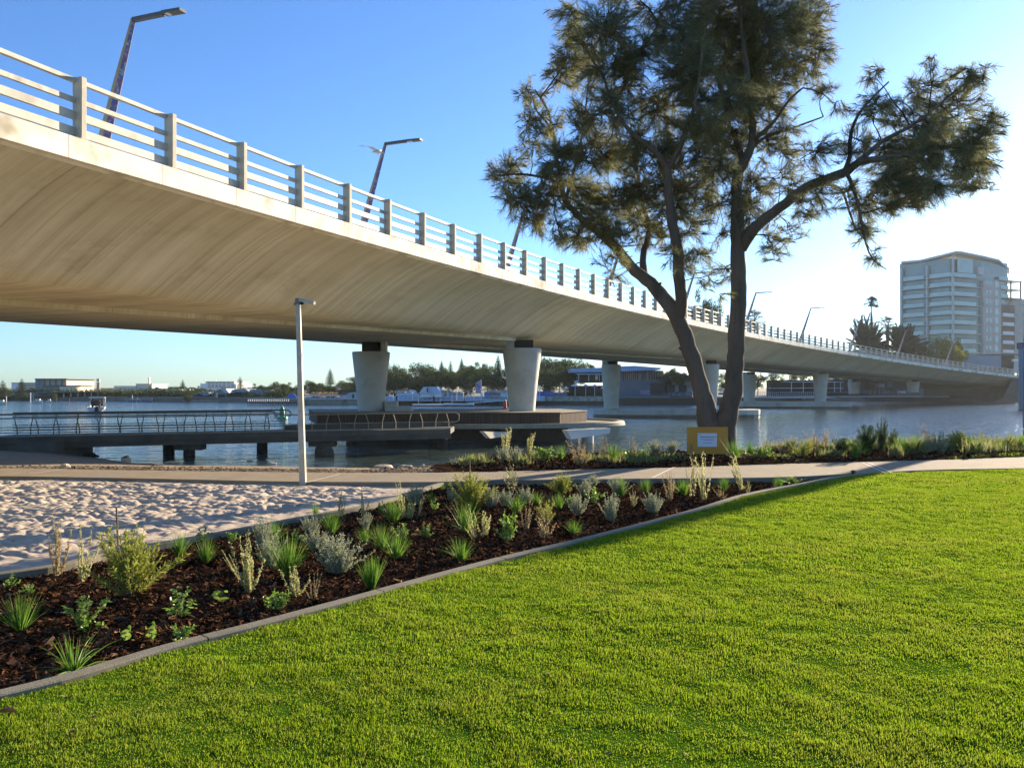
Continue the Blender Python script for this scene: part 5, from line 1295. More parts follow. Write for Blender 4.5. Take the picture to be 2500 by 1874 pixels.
# mixed low ground cover that fills the riverside bed
M_gc = mat('mixed_ground_cover', (.1, .2, .02), rough=.7, spec=.15, trans=.5, island_c=[(.08, .14, .02), (.14, .22, .03), (.22, .30, .05), (.34, .34, .12), (.28, .28, .18), (.42, .34, .16), (.12, .17, .06)])
r = np.random.default_rng(15); n = 26000
cxs = r.uniform(-1.2, 18, 150); fr_ = r.uniform(.12, 1.0, 150); i_ = r.integers(0, 150, n)
yf_ = yat(pfR, cxs); cys = yf_ + .25 + fr_ * (np.interp(cxs, [-2, 2, 7, 12, 22], [1.6, 2.6, 3.2, 3.2, 2.6]) - .3); hs = r.uniform(.10, .34, 150) * np.interp(cxs, [-1, 3, 4, 6, 7, 10, 18], [.8, .8, .35, .4, 1.1, 1.3, 1.2])
sp = r.uniform(.10, .28, 150); x = cxs[i_] + r.normal(0, 1, n) * sp[i_] * .6; y = cys[i_] + r.normal(0, 1, n) * sp[i_] * .5
k = (y > yat(pfR, x) + .12); x, y, i_ = x[k], y[k], i_[k]
V_, F_ = blades(len(x), x, y, np.full(len(x), .0), hs[i_] * r.uniform(.4, 1.15, len(x)), .014, .4, 44)
tag(mesh_obj('riverside_ground_cover', np_mesh('riverside_ground_cover', V_, F_), M_gc), kind='stuff')

r = np.random.default_rng(31); mb = MB()
for i in range(90):
    y = 3.2 + 10 * r.random() ** 1.6; x = r.uniform(-.66, .66) * y
    if not in_poly(np.array([x]), np.array([y]), lawn_poly)[0]: continue
    s_ = r.uniform(.006, .02); p = Vector((x, y, .028)); a = r.uniform(0, 6.28); u = Vector((math.cos(a), math.sin(a), r.uniform(-.2, .5))) * s_; v = Vector((-math.sin(a), math.cos(a), .2)) * s_ * .4
    mb.add([p - u, p - v, p + u, p + v], [(0, 1, 2, 3)])
tag(mb.build('lawn_litter', mat('lawn_litter', (.3, .16, .08), rough=.9, island_c=[(.22, .10, .05), (.40, .26, .13), (.5, .42, .26)])), kind='stuff')
# ------------------------------------------------------------------ far trees
M_leafA = mat('far_leaves_olive', (.07, .10, .03), rough=.9, spec=.1, trans=.25, island_c=[(.035, .055, .018), (.06, .085, .028), (.09, .12, .04), (.12, .145, .05)])
M_leafB = mat('far_leaves_dark', (.05, .08, .03), rough=.9, spec=.1, trans=.2, island_c=[(.025, .045, .018), (.04, .065, .025), (.06, .085, .03)])
M_leafY = mat('yellow_green_leaves', (.2, .2, .03), rough=.9, spec=.1, trans=.45, island_c=[(.12, .13, .02), (.18, .19, .03), (.25, .25, .04)])
M_palm = mat('palm_fronds', (.06, .08, .03), rough=.7, trans=.15, island_c=[(.025, .035, .014), (.045, .06, .02), (.07, .08, .03)])
M_trunk = mat('far_trunk', (.10, .075, .05), (.14, .11, .08), .9, 2)
def cards(C, size, r, up=.2):
    n = len(C); d = r.normal(0, 1, (n, 3)); d[:, 2] *= .6; d /= np.linalg.norm(d, axis=1)[:, None]
    e = np.cross(d, r.normal(0, 1, (n, 3))); e /= np.linalg.norm(e, axis=1)[:, None]
    s = (size * r.uniform(.6, 1.4, n))[:, None]
    A = np.stack([C - d * s, C - e * s * .55, C + d * s, C + e * s * .5], 1)
    return A.reshape(-1, 3), np.arange(n)[:, None] * 4 + np.array([[0, 1, 2, 3]])
def proto_tree(seed, nb=30, wx=.55, leaf=.035, flat=.8, n=6500, z0=.02):
    r = np.random.default_rng(seed); mb = MB(); P = []
    mb.tube([(0, 0, -.05), (.01, 0, .15), (.0, .01, .35), (.02, 0, .6)], [.028, .022, .018, .008], 7)
    for i in range(nb):
        u = r.normal(0, 1, 3); u /= np.linalg.norm(u); rr = r.uniform(.35, .95)
        c = np.array([u[0] * wx * rr, u[1] * wx * rr, (z0 + 1) / 2 + u[2] * (1 - z0) / 2 * rr * .8])
        if r.random() < .6: mb.tube([(0, 0, .25 + .1 * r.random()), tuple(c * [.5, .5, .8]), tuple(c)], [.012, .008, .003], 5, caps=False)
        s = r.uniform(.10, .2); k = int(n / nb * (s / .15) ** 2)
        v = r.normal(0, 1, (k, 3)); v /= np.linalg.norm(v, axis=1)[:, None]; v *= (r.random((k, 1)) ** .35)
        P.append(c + v * [s * 1.15, s * 1.15, s * flat])
    V_, F_ = cards(np.concatenate(P), leaf * .55, r)
    return [('trunk', mb.mesh('tt'), M_trunk), ('crown', np_mesh('tc', V_, F_), M_leafA)]
def proto_norfolk(seed, tiers=17, wide=.26):
    r = np.random.default_rng(seed); mb = MB(); P = []
    mb.tube([(0, 0, -.03), (0, 0, .5), (0, 0, 1.0)], [.022, .012, .002], 7)
    for i in range(tiers):
        f = i / (tiers - 1); z = .14 + .84 * f; L = wide * (1 - f) ** .8 + .015; m = 7 if f < .8 else 5
        for j in range(m):
            a = 2 * math.pi * (j + r.random() * .5) / m + i; up = .1 + .2 * f
            e = np.array([math.cos(a) * L, math.sin(a) * L, L * up]); mb.tube([(0, 0, z), tuple(np.array([0, 0, z]) + e)], [.005, .002], 4, caps=False)
            k = max(8, int(110 * L / wide)); t = r.random((k, 1)); q = np.array([0, 0, z]) + e * t + r.normal(0, 1, (k, 3)) * [.012, .012, .006] * (1 + L * 6); P.append(q)
    V_, F_ = cards(np.concatenate(P), .013, r)
    return [('trunk', mb.mesh('nt'), M_trunk), ('crown', np_mesh('nc', V_, F_), M_leafB)]
def proto_palm(seed, n=46, L=.42, zt=.55, drp=.5, fan=False, tr=.035):
    r = np.random.default_rng(seed); mb = MB(); mf = MB()
    mb.tube([(0, 0, -.03), (.0, 0, zt * .5), (.01, 0, zt)], [tr * 1.2, tr, tr * 1.1], 9)
    for i in range(n):
        a = r.uniform(0, 6.28); el = r.uniform(-.5, 1.45); l = L * r.uniform(.8, 1.1)
        d = (math.cos(a) * math.cos(el), math.sin(a) * math.cos(el), math.sin(el)); Q = curve_pts((.01, 0, zt), d, l, 6, drp * (1 if el > 0 else .4), .01, r)
        if fan:
            c = Q[4]; dd = (Q[5] - Q[3]); dd /= np.linalg.norm(dd); s = np.cross(dd, (0, 0, 1)); s /= np.linalg.norm(s) + 1e-9; mf.tube(Q[:5], .003, 3, caps=False)
            for k in range(9):
                w_ = (k - 4) / 4 * 1.3; e = dd * math.cos(w_) + s * math.sin(w_); mf.add([c, c + e * l * .22 + s * .006, c + e * l * .45 - np.array([0, 0, .03]), c + e * l * .22 - s * .006], [(0, 1, 2, 3)])
        else:
            mf.tube(Q, [.005, .004, .004, .003, .003, .002, .001], 3, caps=False)
            for k in range(34):
                f = .12 + .88 * k / 34; j = min(int(f * 6), 5); p = Q[j] + (Q[j + 1] - Q[j]) * (f * 6 - j); dd = Q[j + 1] - Q[j]; dd /= np.linalg.norm(dd)
                s = np.cross(dd, (0, 0, 1)); s /= np.linalg.norm(s) + 1e-9
                for sg in (-1, 1):
                    e = dd * .7 + s * sg * .75 + np.array([0, 0, -.25]); ll = l * .26 * math.sin(math.pi * (.15 + .8 * f)) + .02
                    mf.add([p, p + e * ll * .5 + dd * .012, p + e * ll, p + e * ll * .5 - dd * .012], [(0, 1, 2, 3)])
    return [('trunk', mb.mesh('pt'), M_trunk), ('crown', mf.mesh('pc'), M_palm)]
TREES = {'round': [proto_tree(1), proto_tree(2, 22), proto_tree(3, 30, .55)], 'flat': [proto_tree(4, 30, .75, .04, .7, 7600, .12), proto_tree(5, 34, .85, .04, .65, 8400, .08)],
 'norfolk': [proto_norfolk(6), proto_norfolk(7, 14, .32)], 'cone': [proto_tree(8, 18, .3, .04, 1.1, 3600, .08)], 'date': [proto_palm(9, 90, .62, .38, .75)], 'date2': [proto_palm(10, 80, .6, .42, .8)], 'fan': [proto_palm(11, 46, .2, .8, .4, True, .02)], 'tallfan': [proto_palm(12, 30, .09, .92, .3, True, .007)]}
def far_tree(kind, px, top, base, Y, lab, wide=1.0, m=None, grp='trees along the far bank'):
    zb = VZ(base, Y) if base else -.3
    if 900 < px < 1440 and Y < 190 and kind != 'norfolk': top = top - 9
    h = VZ(top, Y) - zb
    t = empty({'norfolk': 'norfolk_pine', 'date': 'date_palm', 'date2': 'date_palm', 'fan': 'fan_palm', 'tallfan': 'fan_palm'}.get(kind, 'broadleaf_tree'), (UX(px, Y), Y, zb), random.uniform(0, 6.28), lab, 'palm' if kind in ('date', 'date2', 'fan', 'tallfan') else 'tree', grp)
    t.scale = (h * wide * (1.3 if px > 900 and px < 2100 and Y < 185 and kind in ('round', 'flat') else 1), h * wide, h)
    for nme, me, mm in random.choice(TREES[kind]):
        if not me.materials: me.materials.append(mm)
        o = bpy.data.objects.new(nme, me); COL.objects.link(o); o.parent = t
        if m is not None and nme == 'crown': o.material_slots[0].link = 'OBJECT'; o.material_slots[0].material = m
    return t
FT = [
 ('norfolk', 7, 928, 985, 205, 'norfolk pine at the far left edge of the bank'), ('round', 12, 946, 984, 200, 'dark rounded tree at the far left edge', 1.1),
 ('norfolk', 53, 924, 975, 205, 'norfolk pine in front of the white left building'), ('round', 56, 955, 985, 198, 'leafy tree below the second norfolk pine', .9),
 ('round', 78, 944, 970, 230, 'yellowish tree left of the tall theatre block', 1.0, M_leafA), ('round', 132, 955, 985, 196, 'small tree in front of the terrace colonnade', .5),
 ('round', 292, 951, 976, 196, 'small pale tree before the cream hall', .6), ('round', 306, 962, 981, 194, 'little yellow green tree by the cream hall', .5, M_leafY),
 ('round', 276, 952, 976, 205, 'dark tree between brick tower and cream hall', .6), ('round', 322, 958, 980, 193, 'small dark shrub like tree on the left promenade', .6),
 ('flat', 381, 938, 975, 225, 'round topped tree behind the verandah pavilion'), ('flat', 412, 941, 975, 230, 'low dark tree over the verandah pavilion roof'), ('round', 426, 940, 975, 225, 'dark tree right of the pavilion roof'),
 ('norfolk', 446, 927, 970, 210, 'norfolk pine rising above the shaggy waterside tree', .9), ('round', 457, 948, 984, 180, 'shaggy waterside tree right of the verandah pavilion', .75), ('round', 440, 938, 975, 212, 'twin topped tree beside the norfolk pine'),
 ('flat', 473, 939, 970, 222, 'spreading tree left of the white hotel'), ('round', 490, 943, 972, 210, 'dark tree below the white hotel left end'), ('round', 505, 950, 975, 195, 'small pale green tree before the purple cottage', .6),
 ('round', 548, 941, 972, 215, 'brownish tree below the white hotel right end', .8), ('norfolk', 586, 920, 965, 225, 'dark conical pine right of the white hotel', 1.1), ('round', 605, 942, 965, 235, 'low tree between pine and blue roofed shed'),
 ('flat', 635, 932, 975, 200, 'flat topped tree behind the pale blue roof', .8), ('round', 645, 940, 975, 196, 'dark tree at the pale blue roof end'), ('round', 672, 926, 980, 185, 'tall rounded gum left of the light post', .9), ('round', 697, 928, 980, 180, 'tall rounded gum second left of the light post', .9),
 ('round', 715, 938, 980, 176, 'dark tree directly left of the light post'), ('flat', 758, 924, 975, 180, 'domed tree directly right of the light post', .8), ('round', 785, 932, 975, 178, 'low dark tree left of the tall slim pine'), ('norfolk', 806, 899, 945, 210, 'tall slim norfolk pine standing above the tree line', .9),
 ('round', 800, 934, 976, 172, 'dark tree under the slim norfolk pine'), ('round', 835, 923, 976, 172, 'rounded tree right of the slim norfolk pine', .9), ('round', 860, 926, 976, 168, 'dark tree just left of the first pier'), ('round', 868, 914, 960, 200, 'tree top peeping beside the first pier'),
 ('round', 815, 940, 976, 165, 'low dark tree above the white marquees'), ('round', 770, 942, 976, 165, 'low dark tree over the blue dome', 1.1),
 ('round', 962, 887, 975, 172, 'sunlit tree right of the first pier', .62), ('round', 940, 900, 975, 168, 'dark tree half behind the first pier', .7), ('flat', 985, 903, 975, 165, 'dark wide tree right of the first pier', .6), ('round', 1025, 884, 972, 178, 'big domed tree left of centre', .62), ('round', 1050, 888, 972, 172, 'domed tree beside the big domed one', .6),
 ('norfolk', 1078, 880, 935, 190, 'norfolk pine, first of three between the piers', .9), ('norfolk', 1100, 879, 935, 200, 'slim norfolk pine, second of three between the piers', .6), ('norfolk', 1127, 874, 935, 195, 'norfolk pine, third of three between the piers', .8),
 ('flat', 1075, 898, 972, 165, 'dark tree below the first norfolk pine', .6), ('flat', 1105, 902, 972, 163, 'dark tree below the slim norfolk pine', .6), ('round', 1135, 893, 972, 170, 'dark tree below the third norfolk pine', .7), ('flat', 1150, 884, 965, 182, 'feathery topped tree right of the pines', .5), ('flat', 1175, 888, 965, 180, 'feathery topped tree, second right of the pines', .6), ('flat', 1145, 900, 970, 160, 'lighter brown crowned tree in front of the dark ones', .6, M_leafA),
 ('round', 1190, 893, 955, 175, 'dark tree left of the big norfolk pine', .7), ('norfolk', 1216, 866, 950, 165, 'big open branched norfolk pine left of the second pier', .75), ('round', 1230, 900, 965, 165, 'dark tree beneath the big norfolk pine', .7), ('round', 1010, 915, 972, 160, 'dark low tree behind the blue roofed kiosk', .9), ('round', 1050, 918, 972, 158, 'dark tree right of the blue roofed kiosk', .9), ('round', 1205, 915, 960, 160, 'dark hedge like tree above the stalls', 1.0),
 ('round', 1330, 868, 965, 172, 'tall dark tree right of the second pier', .62), ('round', 1365, 872, 965, 175, 'tall dark tree left of the club house', .6), ('round', 1340, 900, 965, 160, 'dark lower tree behind the blue fence', .8), ('flat', 1390, 885, 960, 168, 'dark tree shading the umbrellas', .5), ('round', 1300, 872, 965, 170, 'dark tree directly behind the second pier', .7), ('round', 1392, 872, 962, 176, 'tall dark tree behind the club house left end', .7),
 ('round', 1430, 880, 925, 210, 'sunlit tree peeping over the club house roof', .9, M_leafA),
 ('flat', 1640, 893, 950, 158, 'spreading tree in front of the club house right end', .55), ('flat', 1665, 905, 952, 156, 'low tree beside the pale cottage', .6),
 ('round', 1775, 900, 965, 190, 'dark tree under the bridge between the tree stems', .7), ('round', 1850, 905, 962, 200, 'dark tree behind the fifth pier', .8), ('round', 1895, 900, 962, 205, 'dark tree right of the fifth pier', .8), ('round', 1945, 900, 962, 205, 'dark tree left of the sixth pier', .8), ('round', 2050, 905, 960, 205, 'dark tree right of the sixth pier', .8), ('round', 2120, 910, 960, 208, 'dark tree behind the seventh pier', .8), ('round', 2180, 912, 958, 210, 'dark tree between the last piers', .9), ('round', 1720, 890, 962, 195, 'dark tree behind the left tree stem', .8), ('round', 1990, 890, 962, 215, 'dark tree behind the sixth pier', .8), ('round', 2090, 895, 962, 220, 'dark tree far behind the seventh pier', .8),
 ('flat', 1725, 690, 900, 150, 'tall feathery tree rising behind the bridge at the left tree stem', .30, M_leafA), ('flat', 1690, 730, 900, 155, 'lower feathery tree left of the tall one behind the bridge', .3),
 ('fan', 1840, 752, 925, 215, 'small fan palm behind the bridge right of the tree'), ('tallfan', 2126, 724, 925, 235, 'very tall thin palm above the lamps'), ('date', 2116, 768, 925, 205, 'large date palm, left one beside the tower', .62), ('fan', 2166, 768, 925, 215, 'fan palm between the two date palms', 1.2), ('date2', 2205, 783, 925, 205, 'large date palm, right one beside the tower', .75),
 ('round', 2290, 808, 925, 205, 'yellow green tree at the foot of the tower', .62, M_leafY), ('round', 2240, 826, 925, 210, 'dark green tree left of the yellow green one', .7), ('round', 2335, 830, 925, 200, 'yellow green tree, smaller one at the tower foot', .5, M_leafY), ('flat', 2330, 815, 925, 212, 'pale feathery tree touching the tower', .3, M_leafY),
]
for f in FT: far_tree(*f)

# ------------------------------------------------------------------ far buildings
M_white = mat('render_white', (.74, .74, .70), (.80, .80, .76), .8, .3)
M_cream = mat('render_cream', (.70, .60, .42), (.76, .66, .48), .8, .3)
M_tan = mat('panel_tan', (.55, .47, .36), (.62, .54, .42), .8, .3)
M_grey = mat('panel_grey', (.20, .22, .21), (.25, .27, .25), .8, .3)
M_roofd = mat('dark_roof', (.06, .065, .065), (.09, .09, .09), .7, .5)
M_roofb = mat('blue_grey_roof', (.20, .27, .33), (.26, .33, .40), .6, .5)
M_roofl = mat('light_roof', (.45, .46, .45), (.5, .5, .5), .6, .5)
M_glassd = mat('dark_glass', (.03, .045, .045), rough=.15, spec=.8)
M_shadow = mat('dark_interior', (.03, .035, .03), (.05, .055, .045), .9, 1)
M_purple = mat('purple_wall', (.16, .09, .18), (.2, .12, .22), .8, .5)
M_brickr = mat('tower_brick', (.36, .20, .14), (.46, .32, .24), .8, 1.2)
M_tent = mat('tent_white', (.76, .80, .80), (.82, .84, .84), .6, 1, trans=.2)
M_bluec = mat('blue_screen', (.05, .12, .35), (.08, .18, .42), .7, 1)
M_wharf = mat('pale_wharf', (.50, .54, .55), (.58, .62, .62), .8, 1)
M_woodd = mat('dark_wharf_timber', (.04, .04, .045), (.07, .07, .07), .9, 1)
M_seaw = mat('sea_wall', (.20, .19, .14), (.30, .28, .21), .95, .8, .5, 3, c3=(.12, .12, .08), c3scale=.5)
class B:
    """building helper: pixel boxes at a depth, as parts of one thing"""
    def __init__(s, name, px, Y, base, lab, cat, grp=None):
        s.t = empty(name, (UX(px, Y), Y, VZ(base, Y)), 0, lab, cat, grp); s.Y = Y
    def box(s, name, x0, x1, y0, y1, m, d=8, off=0, parent=None, bevel=0):
        Y = s.Y + off; mb = MB(); o = s.t.location
        mb.bx(UX(x0, Y) - o.x, UX(x1, Y) - o.x, Y - o.y, Y + d - o.y, VZ(y1, Y) - o.z, VZ(y0, Y) - o.z); return mb.build(name, m, parent or s.t)
    def poly(s, name, pts, m, d=8, off=0, parent=None):
        Y = s.Y + off; o = s.t.location; n = len(pts); mb = MB()
        V = [(UX(x, Y) - o.x, Y - o.y, VZ(y, Y) - o.z) for x, y in pts]; V += [(x, y + d, z) for x, y, z in V]
        mb.add(V, [tuple(range(n)), tuple(range(n, 2 * n))[::-1]] + [(i, (i + 1) % n, n + (i + 1) % n, n + i) for i in range(n)]); return mb.build(name, m, parent or s.t)
    def row(s, name, xs, w, y0, y1, m, d=.1, off=-.1):
        for x in xs: s.box(name, x, x + w, y0, y1, m, d, off)
b = B('white_block', 45, 240, 960, 'plain white low building behind the pines at far left', 'building'); b.box('wall', 28, 46, 935, 962, M_white, 14); b.box('wing', 46, 86, 936, 950, M_white, 12, 1); b.box('roof', 27, 87, 933.5, 935, M_roofl, 15, -.4)
for i, y in enumerate((940, 945)): b.box('window', 60, 84, y, y + 2.2, M_glassd, .2, .85)
b = B('theatre', 130, 222, 985, 'theatre with stacked grey and tan blocks and a curved cream drum', 'building')
b.box('fly_tower_side', 86, 106, 925.6, 958, M_grey, 16); b.box('fly_tower', 106, 161, 926, 958, M_tan, 15, .5); b.box('roof', 84.5, 163, 923.7, 925.6, M_roofd, 17.5, -.6)
for x in (94, 105.2, 119.5, 133, 148, 160): b.box('pier_strip', x, x + (1.4 if x not in (105.2, 133) else 2.2), 926.2, 941, M_brickr if x in (105.2, 133, 160) else M_grey, .5, -.1)
b.box('front_block', 107, 143, 942.3, 958, M_grey, 6, -6.2); b.box('front_block', 143, 196, 942.3, 958, M_cream, 6, -6); b.box('front_roof', 105, 198, 940.2, 942, M_roofd, 7.5, -6.8)
mb = MB(); o = b.t.location; Yd = 216; mb.lathe((UX(174, Yd) - o.x, Yd - o.y, VZ(958, Yd) - o.z), [(2.75, 0), (2.75, (958 - 944.5) / F * Yd)], 28); mb.build('drum', M_cream, b.t)
b = B('river_terrace', 160, 205, 985, 'long dark roofed riverside terrace with pale columns in front of the theatre', 'building')
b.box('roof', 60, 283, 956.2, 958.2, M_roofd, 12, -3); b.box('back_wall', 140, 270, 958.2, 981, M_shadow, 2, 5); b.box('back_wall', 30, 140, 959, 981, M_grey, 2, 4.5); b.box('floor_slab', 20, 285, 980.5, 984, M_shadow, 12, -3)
for x in (80, 137, 154.5, 172, 189, 205.5, 221.5, 237, 252, 266): b.box('column', x, x + 2.1, 958.2, 981, M_cream, .25, -1.8)
b.box('glass_front', 62, 128, 960, 966, M_roofb, .2, 1)
b = B('brick_tower', 240, 226, 957, 'slim rounded brick and cream clock tower', 'tower'); o = b.t.location; mb = MB(); mb.lathe((0, 0, 0), [(.46, 0), (.46, (956 - 932) / F * 226)], 18); mb.build('shaft', M_brickr, b.t); mb = MB(); mb.lathe((0, 0, (957 - 932) / F * 226), [(.47, 0), (.48, (932 - 924) / F * 226)], 18); mb.build('crown_band', M_tan, b.t)
b = B('cream_hall', 310, 228, 972, 'cream stepped hall with a chimney left of the verandah pavilion', 'building')
b.box('wall', 245, 372, 948, 974, M_cream, 14); b.box('parapet', 244, 373, 946.8, 948, M_roofl, 14.5, -.3); b.box('upper_wall', 278, 332, 941.5, 946.8, M_cream, 10, 2); b.box('upper_wall', 332, 371, 937.5, 946.8, M_cream, 10, 2.5); b.box('roof', 330, 372, 936.3, 937.5, M_roofl, 11, 2); b.box('chimney', 361.5, 364, 921, 937, M_cream, 1, 3); b.box('sign_panel', 318, 338, 954, 960, mat('faded_red_panel', (.30, .13, .12)), .2, -.2); b.box('window', 302, 309, 957, 964, M_glassd, .2, -.2)
for x in (312, 340, 352): b.box('pilaster', x, x + 2, 950, 968, M_grey, .3, -.3)
b = B('verandah_pavilion', 405, 196, 981, 'two storey riverside pavilion with a pale sloping roof and dark verandahs', 'building')
b.box('wall', 360, 438, 956, 980, M_shadow, 8, 1.5); b.poly('roof', [(366, 956.2), (372, 949.5), (436, 949.5), (443, 956.2)], M_roofl, 9, -.5); b.box('balcony', 368, 425, 965, 967, M_grey, 2, -.6); b.poly('purple_gable', [(356, 962), (362, 952), (372, 950), (374, 962)], M_purple, 3, -.2)
for x in (370, 386, 399, 411): b.box('post', x, x + .8, 956.2, 979, M_white, .2, -.5)
b.box('umbrella_row', 345, 368, 974, 976, M_tent, 2, -4); b.box('wall_base', 340, 445, 979, 983, M_woodd, 9, -1)
b = B('white_hotel', 530, 262, 955, 'large white stepped hotel behind the trees left of centre', 'building')
b.box('wall', 489, 576, 936, 957, M_white, 16, 2); b.box('wall', 502, 573, 931.5, 936, M_white, 14, 4); b.box('roof_band', 500, 574, 930.6, 931.5, M_roofl, 15, 3)
for y in (934, 939, 943): b.row('window', (508, 517, 526, 535, 544, 556, 565), 5, y, y + 1.9, M_glassd, .2, 1.7 if y > 936 else 3.8)
for x in (490, 501.5, 527.5, 572): b.box('mast', x, x + .5, 925, 936, M_white, .1, 2)
b = B('purple_cottage', 492, 186, 976, 'small dark purple gabled cottage by the water', 'house'); b.poly('wall', [(473, 972), (473, 964), (483, 957.5), (496, 964), (512, 964), (512, 972)], M_purple, 6); b.poly('roof', [(472, 965), (483, 957), (508, 957), (514, 965), (497, 965), (484, 959)], M_roofb, 6.5, -.3); b.box('boat_shed_front', 472, 508, 972, 976, M_wharf, 2, -1)
b = B('boat_house', 542, 182, 977, 'open fronted grey boathouse with a steep pale gable', 'house'); b.poly('wall', [(523, 974), (523, 960), (537, 950), (552, 960), (552, 974)], M_grey, 7); b.poly('roof', [(520, 961), (535, 948.5), (551, 948.5), (559, 959), (553, 960), (537, 950)], M_roofl, 7.5, -.3); b.box('opening', 531, 549, 962, 974, M_shadow, .3, -.15); b.box('door_frame', 528, 531, 958, 974, M_cream, .4, -.3)
b = B('blue_roofed_shed', 585, 186, 977, 'dark shed with a blue grey roof right of the boathouse', 'house'); b.box('wall', 560, 612, 957, 977, M_shadow, 7); b.poly('roof', [(565, 957), (573, 949), (600, 949), (608, 957)], M_roofb, 7.5, -.4)
b = B('long_blue_roof_house', 632, 184, 972, 'low house with a long pale blue green roof behind the old jetty', 'house'); b.box('wall', 606, 655, 960, 974, M_shadow, 7); b.poly('roof', [(605, 965), (612, 950), (657, 950), (655, 967)], M_roofb, 7.5, -.4)
# old timber jetty
b = B('old_timber_jetty', 650, 146, 992, 'old jetty of pale and dark posts on the left of the light post', 'jetty'); b.box('deck', 603, 735, 979.5, 981, M_woodd, 3, .2)
for i in range(26): x = 604 + i * 5; b.box('pile', x, x + 1.3, 981, 991.5, M_woodd, .12, .3 + (i % 2) * 1.6)
for i in range(20): x = 605 + i * 5.2; b.box('rail_post', x, x + 1.0, 973.5, 979.5, M_tent, .12, .3)
b.box('rail', 604, 705, 974, 975, M_tent, .1, .3)
# sea wall and white marquees
b = B('sea_wall', 800, 150, 986, 'long weathered stone sea wall below the marquees', 'wall'); b.box('wall_face', 735, 940, 974, 988.3, M_seaw, 6); b.box('coping', 735, 940, 972.8, 974, M_wharf, 6.3, -.2)
b = B('marquee_row', 785, 156, 974, 'row of low white marquees left of the first pier', 'marquee')
for i, x in enumerate((745, 762, 779, 796, 812)): b.poly('canopy', [(x, 967), (x + 2, 963), (x + 15, 963), (x + 17, 967)], M_tent, 4, 0)
for x in (746, 758, 770, 782, 794, 806, 818, 828): b.box('pole', x, x + .8, 967, 974, M_tent, .1, .1)
b.box('tables', 748, 826, 970, 973.5, mat('stall_goods', (.10, .14, .16), (.16, .2, .2), .8, 2), 2, 1)
b = B('arched_marquee', 860, 155, 974, 'arched pale green marquee next to the first pier', 'marquee'); b.poly('canopy', [(846, 972), (847, 962), (853, 958), (860, 957), (868, 959.5), (874, 965), (874, 972)], mat('pale_green_canvas', (.4, .48, .42), trans=.2), 5); b.box('opening', 860, 864, 962, 972, M_shadow, .2, -.1)
b = B('gabled_kiosk', 838, 157, 974, 'white gabled kiosk with dark roof by the arched marquee', 'kiosk'); b.box('wall', 831, 846, 963, 972, M_white, 4); b.poly('roof', [(824, 963), (834, 957.5), (849, 958.5), (848, 963)], M_roofd, 5, -.3)
b = B('blue_dome_tent', 714, 152, 974, 'blue dome shaped tent left of the light post', 'tent'); o = b.t.location; mb = MB(); R_ = (727 - 702) / 2 / F * 152; mb.lathe((0, 0, .2), [(R_, 0), (R_ * .95, .25), (R_ * .7, .6), (R_ * .35, .85), (0.02, .95)], 20); mb.build('canopy', M_bluec, b.t); b.box('counter', 703, 726, 971, 974, M_wharf, 1, -.5)
# festive bunting: many small orange lanterns over the marquees
mb = MB(); r = np.random.default_rng(3)
for i in range(200):
    px = r.uniform(760, 824); py = 960.5 + r.uniform(-3.2, 2); Yq = 153 + r.uniform(-2, 4); mb.box(W(px, py, Yq), (.16, .16, .16), r.uniform(0, 3))
tag(mb.build('orange_bunting', mat('orange_paper', (.55, .22, .05), (.6, .35, .12), .8, 3)), kind='stuff')
# kiosk with steep blue roof
b = B('blue_roofed_kiosk', 1050, 150, 968, 'white kiosk with a steep pale blue hipped roof and latticed gable', 'kiosk'); b.poly('roof', [(1021, 961), (1034, 944), (1068, 944), (1079, 961)], mat('pale_blue_roof', (.36, .46, .58), (.42, .52, .64), .5, .6), 6, -.3); b.box('wall', 1026, 1076, 961, 969, M_white, 5.4)
b.poly('gable_lattice', [(1024, 960.5), (1034, 946), (1045, 946), (1045, 960.5)], M_wharf, .15, -.5); b.box('dark_chimney', 1042, 1045, 946, 957, M_roofd, .3, -.7)
for x0, y0, x1, y1 in ((1025, 960, 1040, 947), (1030, 953, 1044, 959)): b.poly('brace', [(x0, y0), (x1, y1), (x1 + 1, y1), (x0 + 1.4, y0)], M_white, .1, -.7)
# wharf and balustrade
b = B('wharf', 1100, 148, 985, 'pale riverside wharf with white balustrade and dark piles between the piers', 'wharf'); b.box('deck', 935, 1330, 976.5, 978.5, M_wharf, 4, 0); b.box('back_wall', 935, 1330, 967.5, 976.5, mat('pale_blue_wall', (.30, .40, .50), (.38, .47, .56), .8, .6), .4, 3.6); b.box('rail', 935, 1330, 966.8, 967.6, M_white, .1, .1)
for i in range(34): x = 937 + i * 11.7; b.box('baluster', x, x + .9, 967.6, 976.5, M_wharf, .1, .1)
for i in range(20): x = 940 + i * 19.5; b.box('pile', x, x + 1.8, 978.5, 989, M_woodd, .2, .3)
for x in (966, 1057, 1131): b.box('mooring_post', x, x + 3.6, 966, 985, M_woodd, .3, -1.4)
for x in (959, 1021, 1074, 1103): b.box('white_pole', x, x + 1.2, 961, 984, M_white, .12, -.6)
b = B('pontoon', 1080, 140, 989.5, 'long grey floating pontoon between the two piers', 'pontoon'); b.box('float', 1006, 1082, 986.4, 989.6, M_wharf, 3); b.box('float', 1082, 1156, 985, 988.4, M_wharf, 3, .5); b.box('waterline', 1006, 1156, 988.6, 990.4, M_woodd, 2.8, .1 + .3)
b = B('gangway', 1190, 146, 985, 'sloping railed gangway on dark trestles left of the red buoy', 'gangway'); b.poly('ramp', [(1140, 983), (1240, 975), (1320, 974), (1320, 976), (1240, 978), (1140, 985)], M_wharf, 2, -2)
b.poly('handrail', [(1140, 978), (1240, 970), (1240, 970.8), (1140, 978.8)], M_white, .1, -2)
